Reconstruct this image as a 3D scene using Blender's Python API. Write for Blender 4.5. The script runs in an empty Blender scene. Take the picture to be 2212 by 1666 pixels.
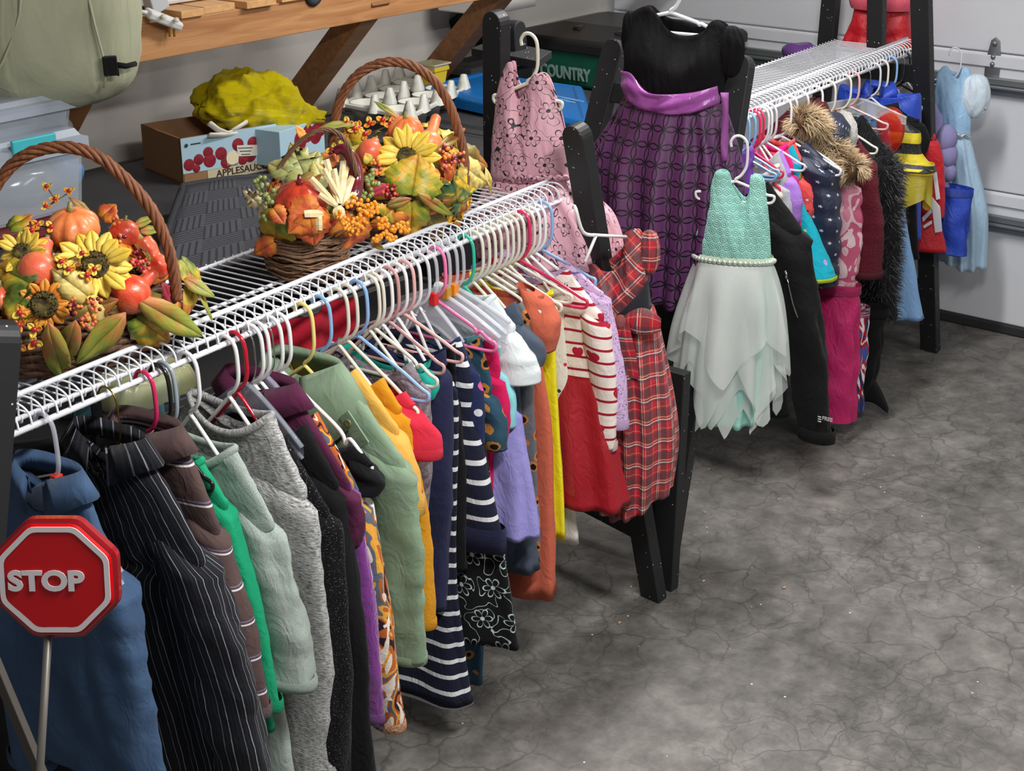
import bpy, math, random
from mathutils import Vector, Matrix, noise
V = Vector
# ------------------------------------------------------------------ camera
CAM_H, FPX, CX, CY = 2.3, 3292.0, 1106.0, 833.0
PITCH, YAW = math.atan(1353 / FPX), math.radians(37.9)
cp, sp, ct, st = math.cos(PITCH), math.sin(PITCH), math.cos(YAW), math.sin(YAW)
CO = V((0, 0, CAM_H)); FW = V((ct * cp, st * cp, -sp)); RT = V((st, -ct, 0)); UP = RT.cross(FW)
scene = bpy.context.scene; COL = scene.collection
cd = bpy.data.cameras.new('camera'); cam = bpy.data.objects.new('camera', cd); COL.objects.link(cam)
cd.sensor_width = 36; cd.lens = 36 * FPX / 2212; cd.clip_start = 0.05
cam.matrix_world = Matrix.Translation(CO) @ Matrix((RT, UP, -FW)).transposed().to_4x4()
scene.camera = cam
# ------------------------------------------------------------------ light
w = bpy.data.worlds.new('world'); scene.world = w; w.use_nodes = True
w.node_tree.nodes['Background'].inputs[0].default_value = (0.93, 0.96, 1, 1)
w.node_tree.nodes['Background'].inputs[1].default_value = 0.33
def area(name, loc, sx, sy, power, rot=(0, 0, 0), col=(1, 0.985, 0.96)):
    l = bpy.data.lights.new(name, 'AREA'); l.shape = 'RECTANGLE'; l.size = sx; l.size_y = sy
    l.energy = power; l.color = col
    o = bpy.data.objects.new(name, l); o.location = loc; o.rotation_euler = rot; COL.objects.link(o); return o
area('ceiling_lamp_light', (1.9, 0.7, 2.78), 1.2, 0.22, 74)
area('ceiling_lamp_light', (4.1, 2.25, 2.78), 1.2, 0.22, 50)
area('ceiling_lamp_light', (4.6, -0.9, 2.78), 1.2, 0.22, 46)
vs = scene.view_settings
vs.view_transform = 'Standard'; vs.look = 'None'; vs.exposure = 0.22; vs.gamma = 1; vs.use_curve_mapping = False
# ------------------------------------------------------------------ helpers
def ray(x, y): return FW + RT * ((x - CX) / FPX) - UP * ((y - CY) / FPX)
def pz(x, y, z): r = ray(x, y); return CO + r * ((z - CAM_H) / r.z)
def pl(x, y, p0, n): r = ray(x, y); return CO + r * ((V(p0) - CO).dot(V(n)) / r.dot(V(n)))
def py_(x, y, Y): return pl(x, y, (0, Y, 0), (0, 1, 0))
def px_(x, y, X): return pl(x, y, (X, 0, 0), (1, 0, 0))
def projx(p):
    d = V(p) - CO; return CX + FPX * d.dot(RT) / d.dot(FW)
def pxm(p): return (V(p) - CO).dot(FW) / FPX      # metres per pixel at p
def lin(c):
    c = c / 255; return c / 12.92 if c <= 0.04045 else ((c + 0.055) / 1.055) ** 2.4
def C3(c): return (lin(c[0]), lin(c[1]), lin(c[2]), 1)
def sm(t): t = max(0, min(1, t)); return t * t * (3 - 2 * t)
def lerp(a, b, t): return a + (b - a) * t
def spline(pts, n):
    """Catmull-Rom through pts, n samples per span (any tuple length)"""
    P = [pts[0]] + list(pts) + [pts[-1]]; out = []
    for i in range(1, len(P) - 2):
        for k in range(n):
            t = k / n; a, b, c, d = P[i - 1], P[i], P[i + 1], P[i + 2]
            out.append(tuple(0.5 * (2 * b[j] + (c[j] - a[j]) * t + (2 * a[j] - 5 * b[j] + 4 * c[j] - d[j]) * t * t
                       + (3 * b[j] - a[j] - 3 * c[j] + d[j]) * t ** 3) for j in range(len(b))))
    out.append(tuple(P[-2])); return out
ORG = {}
def org(p): return ORG[p.name].copy() if p else V((0, 0, 0))   # world position of an object's origin
class MB:
    def __init__(s): s.v = []; s.f = []; s.uv = []
    def face(s, ids, uvs=None): s.f.append(ids); s.uv.append(uvs or [(0, 0)] * len(ids))
    def grid(s, rows, closed=False, uvs=None, flip=False):
        b = len(s.v); n = len(rows[0])
        for r in rows: s.v.extend(r)
        for i in range(len(rows) - 1):
            for j in range(n if closed else n - 1):
                k = (j + 1) % n
                ids = [b + i * n + j, b + i * n + k, b + (i + 1) * n + k, b + (i + 1) * n + j]
                if uvs: u = [uvs[i][j], uvs[i][j + 1], uvs[i + 1][j + 1], uvs[i + 1][j]]
                else: u = [(j / n, i), ((j + 1) / n, i), ((j + 1) / n, i + 1), (j / n, i + 1)]
                if flip: ids.reverse(); u.reverse()
                s.face(ids, u)
        return b
    def tube(s, path, r, seg=8, closed=False, cap=True, rw=1.0, up=None):
        path = [V(p) for p in path]; n = len(path); rows = []; uvs = []; L = 0; nrm = None
        for i, p in enumerate(path):
            a = path[(i - 1) % n] if closed or i else path[0]; c = path[(i + 1) % n] if closed or i < n - 1 else path[-1]
            t = (c - a).normalized()
            if up is not None: nrm = (V(up) - t * t.dot(V(up))).normalized()
            elif nrm is None: nrm = t.orthogonal().normalized()
            else: nrm = (nrm - t * t.dot(nrm)).normalized()
            bn = t.cross(nrm); rr = r[i] if isinstance(r, (list, tuple)) else r
            if i: L += (p - path[i - 1]).length
            rows.append([p + nrm * (math.cos(2 * math.pi * k / seg) * rr * rw) + bn * (math.sin(2 * math.pi * k / seg) * rr) for k in range(seg)])
            uvs.append([(k / seg * 6.28 * rr, L) for k in range(seg + 1)])
        if closed: rows.append(rows[0]); uvs.append(uvs[-1])
        b = s.grid(rows, True, uvs)
        if cap and not closed:
            s.face([b + k for k in reversed(range(seg))]); s.face([b + (n - 1) * seg + k for k in range(seg)])
    def box(s, c, ex, ey, ez):
        """c centre, ex ey ez half-extent vectors"""
        c, ex, ey, ez = V(c), V(ex), V(ey), V(ez); b = len(s.v)
        for i in (-1, 1):
            for j in (-1, 1):
                for k in (-1, 1): s.v.append(c + ex * i + ey * j + ez * k)
        L = (ex.length * 2, ey.length * 2, ez.length * 2)
        for f, d in (((0, 1, 3, 2), (1, 2)), ((4, 6, 7, 5), (1, 2)), ((0, 4, 5, 1), (0, 2)), ((2, 3, 7, 6), (0, 2)), ((0, 2, 6, 4), (0, 1)), ((1, 5, 7, 3), (0, 1))):
            u = []
            for q in f:
                cc = ((q >> 2) & 1, (q >> 1) & 1, q & 1); u.append((cc[d[0]] * L[d[0]], cc[d[1]] * L[d[1]]))
            s.face([b + q for q in f], u)
    def bx(s, x0, x1, y0, y1, z0, z1):
        s.box(((x0 + x1) / 2, (y0 + y1) / 2, (z0 + z1) / 2), ((x1 - x0) / 2, 0, 0), (0, (y1 - y0) / 2, 0), (0, 0, (z1 - z0) / 2))
    def beam(s, a, b, wv, tv):
        a, b = V(a), V(b); s.box((a + b) / 2, (b - a) / 2, V(wv), V(tv))
    def lathe(s, prof, c, ax=(0, 0, 1), seg=24, rib=0, ribn=8, bend=None, sq=1.0):
        """prof: (r, h) along ax from c"""
        ax = V(ax).normalized(); e1 = ax.orthogonal().normalized(); e2 = ax.cross(e1); rows = []; uvs = []
        for r, h in prof:
            o = V(c) + ax * h + (bend(h) if bend else V((0, 0, 0)))
            rows.append([o + (e1 * math.cos(t) + e2 * math.sin(t) * sq) * (r * (1 - rib * (1 - abs(math.sin(ribn * t / 2))))) for t in [2 * math.pi * k / seg for k in range(seg)]])
            uvs.append([(k / seg, h) for k in range(seg + 1)])
        s.grid(rows, True, uvs)
    def ball(s, c, r, seg=10, ring=6, e=(1, 1, 1)):
        rows = []
        for i in range(ring + 1):
            ph = math.pi * i / ring
            rows.append([V(c) + V((r * e[0] * math.sin(ph) * math.cos(2 * math.pi * k / seg), r * e[1] * math.sin(ph) * math.sin(2 * math.pi * k / seg), -r * e[2] * math.cos(ph))) for k in range(seg)])
        s.grid(rows, True)
    def build(s, name, mat, parent=None, smooth=True, bevel=0, solid=0, sub=0):
        off = org(parent)
        m = bpy.data.meshes.new(name); m.from_pydata([tuple(V(q) - off) for q in s.v], [], s.f); m.update()
        uvl = m.uv_layers.new(name='UVMap'); flat = []
        for u in s.uv:
            for a in u: flat += [a[0], a[1]]
        uvl.data.foreach_set('uv', flat)
        if smooth: m.polygons.foreach_set('use_smooth', [True] * len(m.polygons))
        m.materials.append(mat); o = bpy.data.objects.new(name, m); COL.objects.link(o)
        if parent: o.parent = parent
        ORG[o.name] = off
        if bevel:
            b = o.modifiers.new('b', 'BEVEL'); b.width = bevel; b.segments = 2; b.limit_method = 'ANGLE'
        if solid:
            b = o.modifiers.new('s', 'SOLIDIFY'); b.thickness = solid; b.offset = 0
        if sub:
            b = o.modifiers.new('u', 'SUBSURF'); b.levels = b.render_levels = sub
        return o
def tag(o, label, cat, group=None, kind=None):
    if label: o['label'] = label
    if cat: o['category'] = cat
    if group: o['group'] = group
    if kind: o['kind'] = kind
    return o
def thing(name, label, cat, loc, group=None):
    o = bpy.data.objects.new(name, None); COL.objects.link(o); o.location = loc; ORG[o.name] = V(loc)
    o.empty_display_size = 0.05
    return tag(o, label, cat, group)
def struct(o): o['kind'] = 'structure'; return o
def inst(src, name, parent, mw):
    """another object sharing src's mesh; mw = matrix relative to parent"""
    o = bpy.data.objects.new(name, src.data); COL.objects.link(o); o.parent = parent; o.matrix_local = mw
    for md in src.modifiers:
        n = o.modifiers.new(md.name, md.type)
        if md.type == 'SOLIDIFY': n.thickness = md.thickness; n.offset = 0
    return o
def text(s, name, mat, parent, origin, right, up, size, ext=0.0008, bold=0.0, sx=1.0, align='CENTER', cat=None, label=None):
    cu = bpy.data.curves.new(name, 'FONT'); cu.body = s; cu.size = size; cu.extrude = ext; cu.offset = bold
    cu.align_x = align; cu.align_y = 'CENTER'; cu.resolution_u = 4
    tmp = bpy.data.objects.new(name, cu); me = bpy.data.meshes.new_from_object(tmp); bpy.data.objects.remove(tmp)
    me.materials.clear(); me.materials.append(mat)
    o = bpy.data.objects.new(name, me); COL.objects.link(o)
    right, up = V(right).normalized(), V(up).normalized(); n = right.cross(up)
    off = org(parent)
    M = Matrix((right * sx, up, n)).transposed().to_4x4(); o.parent = parent
    o.matrix_local = Matrix.Translation(V(origin) - off) @ M
    return o
# ------------------------------------------------------------------ materials
class NB:
    def __init__(s, name):
        s.m = bpy.data.materials.new(name); s.m.use_nodes = True; s.t = s.m.node_tree
        s.b = s.t.nodes['Principled BSDF']; s._uv = None
    def n(s, ty, **k):
        o = s.t.nodes.new(ty)
        for a, b in k.items(): setattr(o, a, b)
        return o
    def link(s, a, b): s.t.links.new(a, b)
    def put(s, sock, val):
        if hasattr(val, 'is_linked') or isinstance(val, bpy.types.NodeSocket): s.link(val, sock)
        else: sock.default_value = val
    def uv(s):
        if not s._uv: s._uv = s.n('ShaderNodeTexCoord')
        return s._uv.outputs['UV']
    def obj(s):
        s.uv(); return s._uv.outputs['Object']
    def math(s, op, a, b=0.0, c=0.0):
        o = s.n('ShaderNodeMath', operation=op)
        s.put(o.inputs[0], a); s.put(o.inputs[1], b); s.put(o.inputs[2], c); return o.outputs[0]
    def xy(s, vec):
        o = s.n('ShaderNodeSeparateXYZ'); s.put(o.inputs[0], vec); return o.outputs[0], o.outputs[1], o.outputs[2]
    def scale(s, vec, sc):
        o = s.n('ShaderNodeMapping'); s.put(o.inputs['Vector'], vec); o.inputs['Scale'].default_value = sc; return o.outputs[0]
    def mix(s, f, a, b):
        o = s.n('ShaderNodeMix', data_type='RGBA'); s.put(o.inputs[0], f); s.put(o.inputs[6], a); s.put(o.inputs[7], b); return o.outputs[2]
    def noise(s, vec, sc, det=3, rough=0.55, dist=0.0):
        o = s.n('ShaderNodeTexNoise'); s.put(o.inputs['Vector'], vec); o.inputs['Scale'].default_value = sc
        o.inputs['Detail'].default_value = det; o.inputs['Roughness'].default_value = rough; o.inputs['Distortion'].default_value = dist; return o.outputs[0]
    def vor(s, vec, sc, feat='F1', rnd=1.0, out='Distance'):
        o = s.n('ShaderNodeTexVoronoi', feature=feat); s.put(o.inputs['Vector'], vec); o.inputs['Scale'].default_value = sc
        o.inputs['Randomness'].default_value = rnd; return o.outputs[out]
    def ramp(s, f, stops, mode='LINEAR'):
        o = s.n('ShaderNodeValToRGB'); s.put(o.inputs[0], f); e = o.color_ramp; e.interpolation = mode
        while len(e.elements) < len(stops): e.elements.new(0.5)
        for q, (p, c) in zip(e.elements, stops): q.position = p; q.color = c
        return o.outputs[0]
    def lt(s, a, b): return s.math('LESS_THAN', a, b)
    def gt(s, a, b): return s.math('GREATER_THAN', a, b)
    def stripe(s, x, period, duty, off=0.0):
        return s.lt(s.math('FRACT', s.math('MULTIPLY_ADD', x, 1 / period, off)), duty)
    def bump(s, h, strength=0.3, dist=0.002):
        o = s.n('ShaderNodeBump'); s.put(o.inputs['Height'], h); o.inputs['Strength'].default_value = strength
        o.inputs['Distance'].default_value = dist; s.link(o.outputs[0], s.b.inputs['Normal'])
    def set(s, **k):
        for a, v in k.items(): s.put(s.b.inputs[a.replace('_', ' ')], v)
        return s
W4, B4 = (1, 1, 1, 1), (0, 0, 0, 1)
def shade(nb, col, sc=6, amt=0.12):
    """slight colour variation that belongs to the cloth"""
    f = nb.noise(nb.obj(), sc, 3)
    o = nb.n('ShaderNodeHueSaturation'); nb.put(o.inputs['Color'], col)
    nb.put(o.inputs['Value'], nb.math('MULTIPLY_ADD', f, amt * 2, 1 - amt)); return o.outputs[0]
def plastic(name, c, rough=0.35, trans=0.0, var=0.0, coat=0.0, metal=0.0, alpha=1.0):
    nb = NB(name); col = C3(c)
    if var: col = shade(nb, col, 9, var)
    nb.set(Base_Color=col, Roughness=rough, Metallic=metal)
    if trans: nb.set(Transmission_Weight=trans, IOR=1.3)
    if coat: nb.set(Coat_Weight=coat)
    if alpha < 1: nb.set(Alpha=alpha)
    return nb.m
WEAVE = {}
def cloth(name, kind='plain', c=((128, 128, 128),), p=None, rough=0.88, bump=0.6, bs=900, sheen=0.04, wr=34, **kw):
    nb = NB(name); uv = nb.uv(); x, y, _ = nb.xy(uv); k = [C3(q) for q in c]; p = p or {}
    if kind == 'plain': col = k[0]
    elif kind == 'vstripe': col = nb.mix(nb.stripe(x, p[0], p[1]), k[0], k[1])
    elif kind == 'hstripe':
        wv = nb.math('ADD', y, nb.math('MULTIPLY', nb.math('SUBTRACT', nb.noise(uv, 6, 1), 0.5), 0.02)); col = nb.mix(nb.stripe(wv, p[0], p[1]), k[0], k[1])
    elif kind == 'pin':
        f = nb.stripe(x, p[0], 0.05); g = nb.stripe(x, p[0], 0.045, 0.38); h = nb.stripe(x, p[0] / 5, 0.35)
        col = nb.mix(nb.math('MULTIPLY', h, .35), k[0], k[1]); col = nb.mix(f, col, k[2]); col = nb.mix(g, col, nb.mix(0.5, k[2], k[0]))
    elif kind == 'brownstripe':
        f = nb.stripe(y, p[0], 0.05); g = nb.stripe(y, p[0], 0.04, 0.9); col = nb.mix(f, k[0], k[1]); col = nb.mix(g, col, k[2])
    elif kind == 'plaid':
        P = p[0]; col = k[0]
        for ax in (x, y):
            col = nb.mix(nb.math('MULTIPLY', nb.stripe(ax, P, 0.34, 0.1), 0.55), col, k[1])
            col = nb.mix(nb.math('MULTIPLY', nb.stripe(ax, P, 0.16, 0.42), 0.5), col, k[1])
            col = nb.mix(nb.math('MULTIPLY', nb.stripe(ax, P, 0.045, 0.30), 0.75), col, k[2])
            col = nb.mix(nb.math('MULTIPLY', nb.stripe(ax, P, 0.045, 0.18), 0.75), col, k[3])
            col = nb.mix(nb.math('MULTIPLY', nb.stripe(ax, P, 0.03, 0.68), 0.5), col, k[3])
    elif kind == 'heather':
        f = nb.noise(nb.scale(uv, (p[0], p[1], 1)), 1, 4, 0.7); col = nb.ramp(f, [(0.36, k[0]), (0.62, k[1])])
    elif kind == 'speckle':
        f = nb.noise(nb.scale(uv, (p[0], p[1], 1)), 1, 2, 0.6); col = nb.ramp(f, [(p[2], k[0]), (p[2] + 0.03, k[1])])
    elif kind == 'dots':
        d = nb.vor(uv, p[0]); cc = nb.vor(uv, p[0], out='Color'); r, g, _b = nb.xy(cc)
        col = nb.mix(nb.math('MULTIPLY', nb.lt(d, p[1]), nb.gt(r, p[2] if len(p) > 2 else 0)), k[0], nb.mix(nb.gt(g, 0.5), k[1], k[-1]))
    elif kind == 'leopard':
        d = nb.math('ADD', nb.vor(uv, p[0]), nb.math('MULTIPLY', nb.math('SUBTRACT', nb.noise(uv, p[0] * 2.2, 2), 0.5), 0.35))
        col = nb.ramp(d, [(0.0, k[2]), (0.22, k[1]), (0.38, k[0])], 'CONSTANT')
    elif kind == 'blotch':
        f = nb.noise(nb.scale(uv, (1, 0.55, 1)), p[0], 1, 0.5, 1.6)
        n = len(k); col = nb.ramp(f, [(0.0 if i == 0 else 0.3 + 0.4 * i / n, k[(i * 1) % n]) for i in range(n)], 'CONSTANT')
        g = nb.noise(nb.scale(uv, (1, 0.4, 1)), p[0] * 1.7, 1, 0.5, 2.0); col = nb.mix(nb.gt(g, 0.62), col, k[-1])
    elif kind in ('flower', 'circles', 'lattice', 'hearts', 'stars'):
        P = p[0]; off = nb.math('MULTIPLY', nb.math('FLOOR', nb.math('DIVIDE', y, P)), 0.5 if kind != 'lattice' else 0.0)
        lx = nb.math('SUBTRACT', nb.math('FRACT', nb.math('ADD', nb.math('DIVIDE', x, P), off)), 0.5)
        ly = nb.math('SUBTRACT', nb.math('FRACT', nb.math('DIVIDE', y, P)), 0.5)
        r = nb.math('SQRT', nb.math('ADD', nb.math('MULTIPLY', lx, lx), nb.math('MULTIPLY', ly, ly))); an = nb.math('ARCTAN2', ly, lx)
        if kind == 'flower':
            pe = nb.math('ABSOLUTE', nb.math('COSINE', nb.math('MULTIPLY', an, 3)))
            e = nb.math('SUBTRACT', r, nb.math('MULTIPLY_ADD', nb.math('POWER', pe, 0.6), 0.26, 0.06))
            ring = nb.math('MAXIMUM', nb.lt(nb.math('ABSOLUTE', e), 0.022), nb.lt(r, 0.07))
            sw = nb.lt(nb.math('ABSOLUTE', nb.math('SUBTRACT', nb.noise(uv, 1.6 / P, 0, 0.5, 1.2), 0.5)), 0.012)
            sw = nb.math('MULTIPLY', sw, nb.gt(r, 0.3)); f = nb.math('MAXIMUM', ring, sw); col = nb.mix(f, k[0], k[1])
        elif kind == 'circles':
            f = nb.math('SINE', nb.math('MULTIPLY', r, 26)); f = nb.math('MULTIPLY', f, nb.lt(r, 0.5))
            col = nb.mix(nb.math('MULTIPLY_ADD', f, 0.22, 0.3), k[0], k[1]); kw['h'] = f
        elif kind == 'lattice':
            f = 0.0
            for cx, cy in ((0.5, 0.5), (-0.5, 0.5), (0.5, -0.5), (-0.5, -0.5)):
                dx = nb.math('SUBTRACT', lx, cx); dy = nb.math('SUBTRACT', ly, cy)
                rr = nb.math('SQRT', nb.math('ADD', nb.math('MULTIPLY', dx, dx), nb.math('MULTIPLY', dy, dy)))
                f = nb.math('MAXIMUM', f, nb.lt(nb.math('ABSOLUTE', nb.math('SUBTRACT', rr, 0.66)), 0.045))
            f = nb.math('MAXIMUM', f, nb.lt(r, 0.1)); col = nb.mix(f, k[0], k[1])
        elif kind == 'hearts':
            col = nb.mix(nb.stripe(y, P * 0.36, 0.2), k[0], k[1])
            hx = nb.math('MULTIPLY', lx, 7.5); hy = nb.math('MULTIPLY_ADD', ly, 7.5, -0.2); h2 = nb.math('MULTIPLY', hx, hx)
            q = nb.math('SUBTRACT', nb.math('ADD', h2, nb.math('MULTIPLY', hy, hy)), 1.0)
            g = nb.math('SUBTRACT', nb.math('POWER', q, 3.0), nb.math('MULTIPLY', h2, nb.math('MULTIPLY', hy, nb.math('MULTIPLY', hy, hy))))
            col = nb.mix(nb.lt(g, 0.0), col, k[2])
        else:
            e = nb.math('SUBTRACT', r, nb.math('MULTIPLY_ADD', nb.math('POWER', nb.math('ABSOLUTE', nb.math('COSINE', nb.math('MULTIPLY', an, 2.5))), 2.0), 0.09, 0.05)); col = nb.mix(nb.lt(e, 0), k[0], k[1])
    fn = nb.noise(uv, bs, 2)
    col = shade(nb, col, 7, kw.get('var', 0.1))
    crs = nb.math('ABSOLUTE', nb.math('SUBTRACT', nb.noise(nb.scale(uv, (1.6, 0.8, 1)), wr * 0.55, 3, 0.5, 0.7), 0.5))
    h = nb.math('ADD', nb.math('MULTIPLY', fn, 0.16), nb.math('MULTIPLY', crs, -2.4 * kw.get('crinkle', 1.0)))
    if 'h' in kw: h = nb.math('ADD', h, nb.math('MULTIPLY', kw['h'], 0.35))
    nb.bump(h, bump, 0.0055)
    nb.set(Base_Color=col, Roughness=rough, Sheen_Weight=sheen, Specular_IOR_Level=kw.get('spec', 0.22 if rough > .6 else 0.5))
    if 'alpha' in kw: nb.set(Alpha=kw['alpha'])
    if 'trans' in kw: nb.set(Transmission_Weight=kw['trans'])
    return nb.m
def flower_mat(name, c1, c2, sc=14, rough=0.55, gloss=0.0, uvy=False):
    nb = NB(name); f = nb.noise(nb.obj(), sc, 3, 0.6, 0.6)
    if uvy:
        x, y, _ = nb.xy(nb.uv()); f = nb.math('MULTIPLY_ADD', nb.math('SUBTRACT', f, 0.5), 0.9, y)
    col = nb.ramp(f, [(0.35, C3(c1)), (0.65, C3(c2))])
    nb.bump(nb.noise(nb.obj(), 120, 3), 0.35, 0.003); nb.set(Base_Color=col, Roughness=rough, Coat_Weight=gloss, Coat_Roughness=0.2); return nb.m
def leafmat(name, cs, veins=(120, 70, 30)):
    nb = NB(name); uv = nb.uv(); x, y, _ = nb.xy(uv)
    f = nb.math('ADD', nb.math('MULTIPLY', nb.noise(nb.obj(), 22, 3, 0.6, 0.8), 0.8), nb.math('MULTIPLY', y, 0.35))
    n = len(cs); col = nb.ramp(f, [(0.32 + 0.42 * i / (n - 1), C3(q)) for i, q in enumerate(cs)])
    ax = nb.math('ABSOLUTE', x); br = nb.math('FRACT', nb.math('MULTIPLY', nb.math('SUBTRACT', y, nb.math('MULTIPLY', ax, 0.9)), 6.0))
    vn = nb.math('MAXIMUM', nb.lt(ax, 0.02), nb.lt(br, 0.07)); col = nb.mix(nb.math('MULTIPLY', vn, 0.45), col, C3(veins))
    nb.bump(nb.math('MULTIPLY', vn, -1.0), 0.4, 0.002); nb.set(Base_Color=col, Roughness=0.5); return nb.m
def wood(name, c1, c2, sc=1.0, ax=0):
    nb = NB(name); s = [14 * sc] * 3; s[ax] = 1.2 * sc
    f = nb.noise(nb.scale(nb.obj(), s), 2.2, 5, 0.6, 1.2); kn = nb.vor(nb.scale(nb.obj(), (2.2, 5, 5)), 1.0)
    col = nb.ramp(f, [(0.3, C3(c1)), (0.7, C3(c2))]); col = nb.mix(nb.lt(kn, 0.09), col, C3((120, 70, 35)))
    nb.bump(f, 0.15, 0.003); nb.set(Base_Color=col, Roughness=0.6); return nb.m
def blackpaint():
    nb = NB('black_painted_wood'); d = nb.vor(nb.obj(), 85); cc = nb.vor(nb.obj(), 85, out='Color'); r, g, _ = nb.xy(cc)
    f = nb.math('MULTIPLY', nb.lt(d, 0.16), nb.gt(r, 0.86)); col = nb.mix(f, C3((26, 26, 28)), C3((190, 190, 190)))
    nb.set(Base_Color=col, Roughness=0.55); nb.bump(nb.noise(nb.obj(), 60, 3), 0.1, 0.002); return nb.m
M_BLACK = blackpaint()
M_WIRE = plastic('white_coated_wire', (236, 238, 244), 0.35)
# ------------------------------------------------------------------ setting
nb = NB('concrete_floor'); o_ = nb.obj()
big = nb.noise(o_, 0.9, 5, 0.62, 0.6); fine = nb.noise(o_, 9, 6, 0.7)
col = nb.ramp(nb.math('ADD', nb.math('MULTIPLY', big, 0.42), nb.math('MULTIPLY', fine, 0.58)), [(0.36, C3((72, 70, 67))), (0.5, C3((106, 103, 99))), (0.64, C3((136, 133, 127)))])
wob = nb.n('ShaderNodeVectorMath', operation='ADD'); nb.put(wob.inputs[0], o_)
wn = nb.n('ShaderNodeTexNoise'); nb.put(wn.inputs['Vector'], o_); wn.inputs['Scale'].default_value = 7; wn.inputs['Detail'].default_value = 4
ws = nb.n('ShaderNodeVectorMath', operation='SCALE'); nb.put(ws.inputs[0], wn.outputs['Color']); ws.inputs['Scale'].default_value = 0.16; nb.put(wob.inputs[1], ws.outputs[0])
cr1 = nb.vor(wob.outputs[0], 6.5, 'DISTANCE_TO_EDGE'); cr2 = nb.vor(wob.outputs[0], 15, 'DISTANCE_TO_EDGE')
msk = nb.noise(o_, 1.4, 3, 0.6)
c1 = nb.math('MULTIPLY', nb.ramp(cr1, [(0.0, W4), (0.035, B4)]), nb.ramp(msk, [(0.36, B4), (0.52, W4)]))
c2 = nb.math('MULTIPLY', nb.ramp(cr2, [(0.0, W4), (0.05, B4)]), nb.ramp(nb.noise(o_, 2.1, 2), [(0.43, B4), (0.57, W4)]))
crk = nb.math('MAXIMUM', nb.math('MULTIPLY', c1, 0.55), nb.math('MULTIPLY', c2, 0.42))
col = nb.mix(crk, col, C3((58, 55, 52)))
spk = nb.vor(o_, 34); spc = nb.vor(o_, 34, out='Color'); sr, sg, _ = nb.xy(spc)
col = nb.mix(nb.math('MULTIPLY', nb.lt(spk, 0.11), nb.gt(sr, 0.95)), col, C3((206, 198, 184)))
nb.bump(nb.math('SUBTRACT', nb.math('MULTIPLY', fine, 0.4), crk), 0.25, 0.006)
nb.set(Base_Color=col, Roughness=nb.math('MULTIPLY_ADD', big, 0.3, 0.4)); M_FLOOR = nb.m
m = MB(); m.grid([[(-2.5, -4.5, 0), (6.9, -4.5, 0)], [(-2.5, 4.6, 0), (6.9, 4.6, 0)]]); struct(m.build('floor', M_FLOOR, smooth=False))
nb = NB('painted_wall'); nb.set(Base_Color=shade(nb, C3((196, 192, 186)), 1.2, 0.05), Roughness=0.85); nb.bump(nb.noise(nb.obj(), 40, 4), 0.12, 0.003); M_WALL = nb.m
M_STEM = plastic('stem_wall_paint', (206, 203, 196), 0.8, var=0.1)
WY = 4.3
m = MB(); m.bx(-2.5, 6.9, WY, WY + 0.15, 0.985, 3.1); struct(m.build('wall_left', M_WALL, smooth=False))
m = MB(); m.bx(-2.5, 6.9, WY - 0.012, WY + 0.13, 0, 0.94); struct(m.build('wall_left', M_STEM, smooth=False))
m = MB(); m.bx(-2.5, 6.9, WY - 0.02, WY + 0.05, 0.94, 0.985); struct(m.build('baseboard_left', M_STEM, smooth=False, bevel=0.004))
m = MB(); m.bx(-2.5, 6.9, -4.65, -4.5, 0, 3.1); struct(m.build('wall_right', M_WALL, smooth=False))
m = MB(); m.bx(-2.5, 6.9, -4.65, 4.6, 2.95, 3.05); struct(m.build('ceiling', M_WALL, smooth=False))
# garage door: four sections of steel panel with struts and hinges
DX = 6.19
M_DOOR = plastic('white_steel_door', (214, 216, 222), 0.45, var=0.04); M_GALV = plastic('galvanised_steel', (138, 140, 142), 0.38, metal=0.7); M_DARK = plastic('black_rubber_seal', (40, 40, 42), 0.7)
dr = struct(thing('door_1', None, None, (DX, 0, 0)))
SEC = 0.572
for i in range(5):
    z0 = 0.045 + i * SEC
    m = MB(); m.bx(DX, DX + 0.045, -4.4, 4.2, z0, z0 + SEC - 0.006); m.build('door_panel', M_DOOR, dr, smooth=False, bevel=0.006)
    if i:
        m = MB(); m.bx(DX - 0.012, DX + 0.002, -4.4, 4.2, z0 - 0.06, z0 - 0.012); m.build('panel_rail', M_DOOR, dr, smooth=False, bevel=0.003)
        zs = z0 - 0.10
        m = MB(); m.bx(DX - 0.03, DX, -4.4, 4.2, zs - 0.028, zs); m.bx(DX - 0.055, DX - 0.03, -4.4, 4.2, zs - 0.04, zs - 0.028); m.bx(DX - 0.03, DX, -4.4, 4.2, zs - 0.065, zs - 0.04)
        m.build('strut', M_GALV, dr, smooth=False, bevel=0.003)
m = MB(); m.bx(DX - 0.01, DX + 0.05, -4.4, 4.2, 0.0, 0.045); m.build('bottom_seal', M_DARK, dr, smooth=False, bevel=0.008)
hp = px_(2148, 122, DX)
m = MB(); prof = [(-0.03, -0.10), (0.03, -0.10), (0.032, 0.0), (0.018, 0.085), (0.0, 0.10), (-0.018, 0.085), (-0.032, 0.0)]
m.grid([[(DX - 0.004, hp.y + a, hp.z - 0.02 + b) for a, b in prof], [(DX - 0.009, hp.y + a, hp.z - 0.02 + b) for a, b in prof]], True); k0 = len(m.v) - 7; m.face([k0 + i for i in range(7)])
for dz in (0.055, 0.0, -0.03): m.ball((DX - 0.012, hp.y, hp.z + dz), 0.011, 10, 6)
m.tube([(DX - 0.016, hp.y - 0.035, hp.z - 0.1), (DX - 0.016, hp.y + 0.035, hp.z - 0.1)], 0.014)
m.bx(DX - 0.02, DX - 0.004, hp.y - 0.035, hp.y + 0.035, hp.z - 0.145, hp.z - 0.105)
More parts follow.
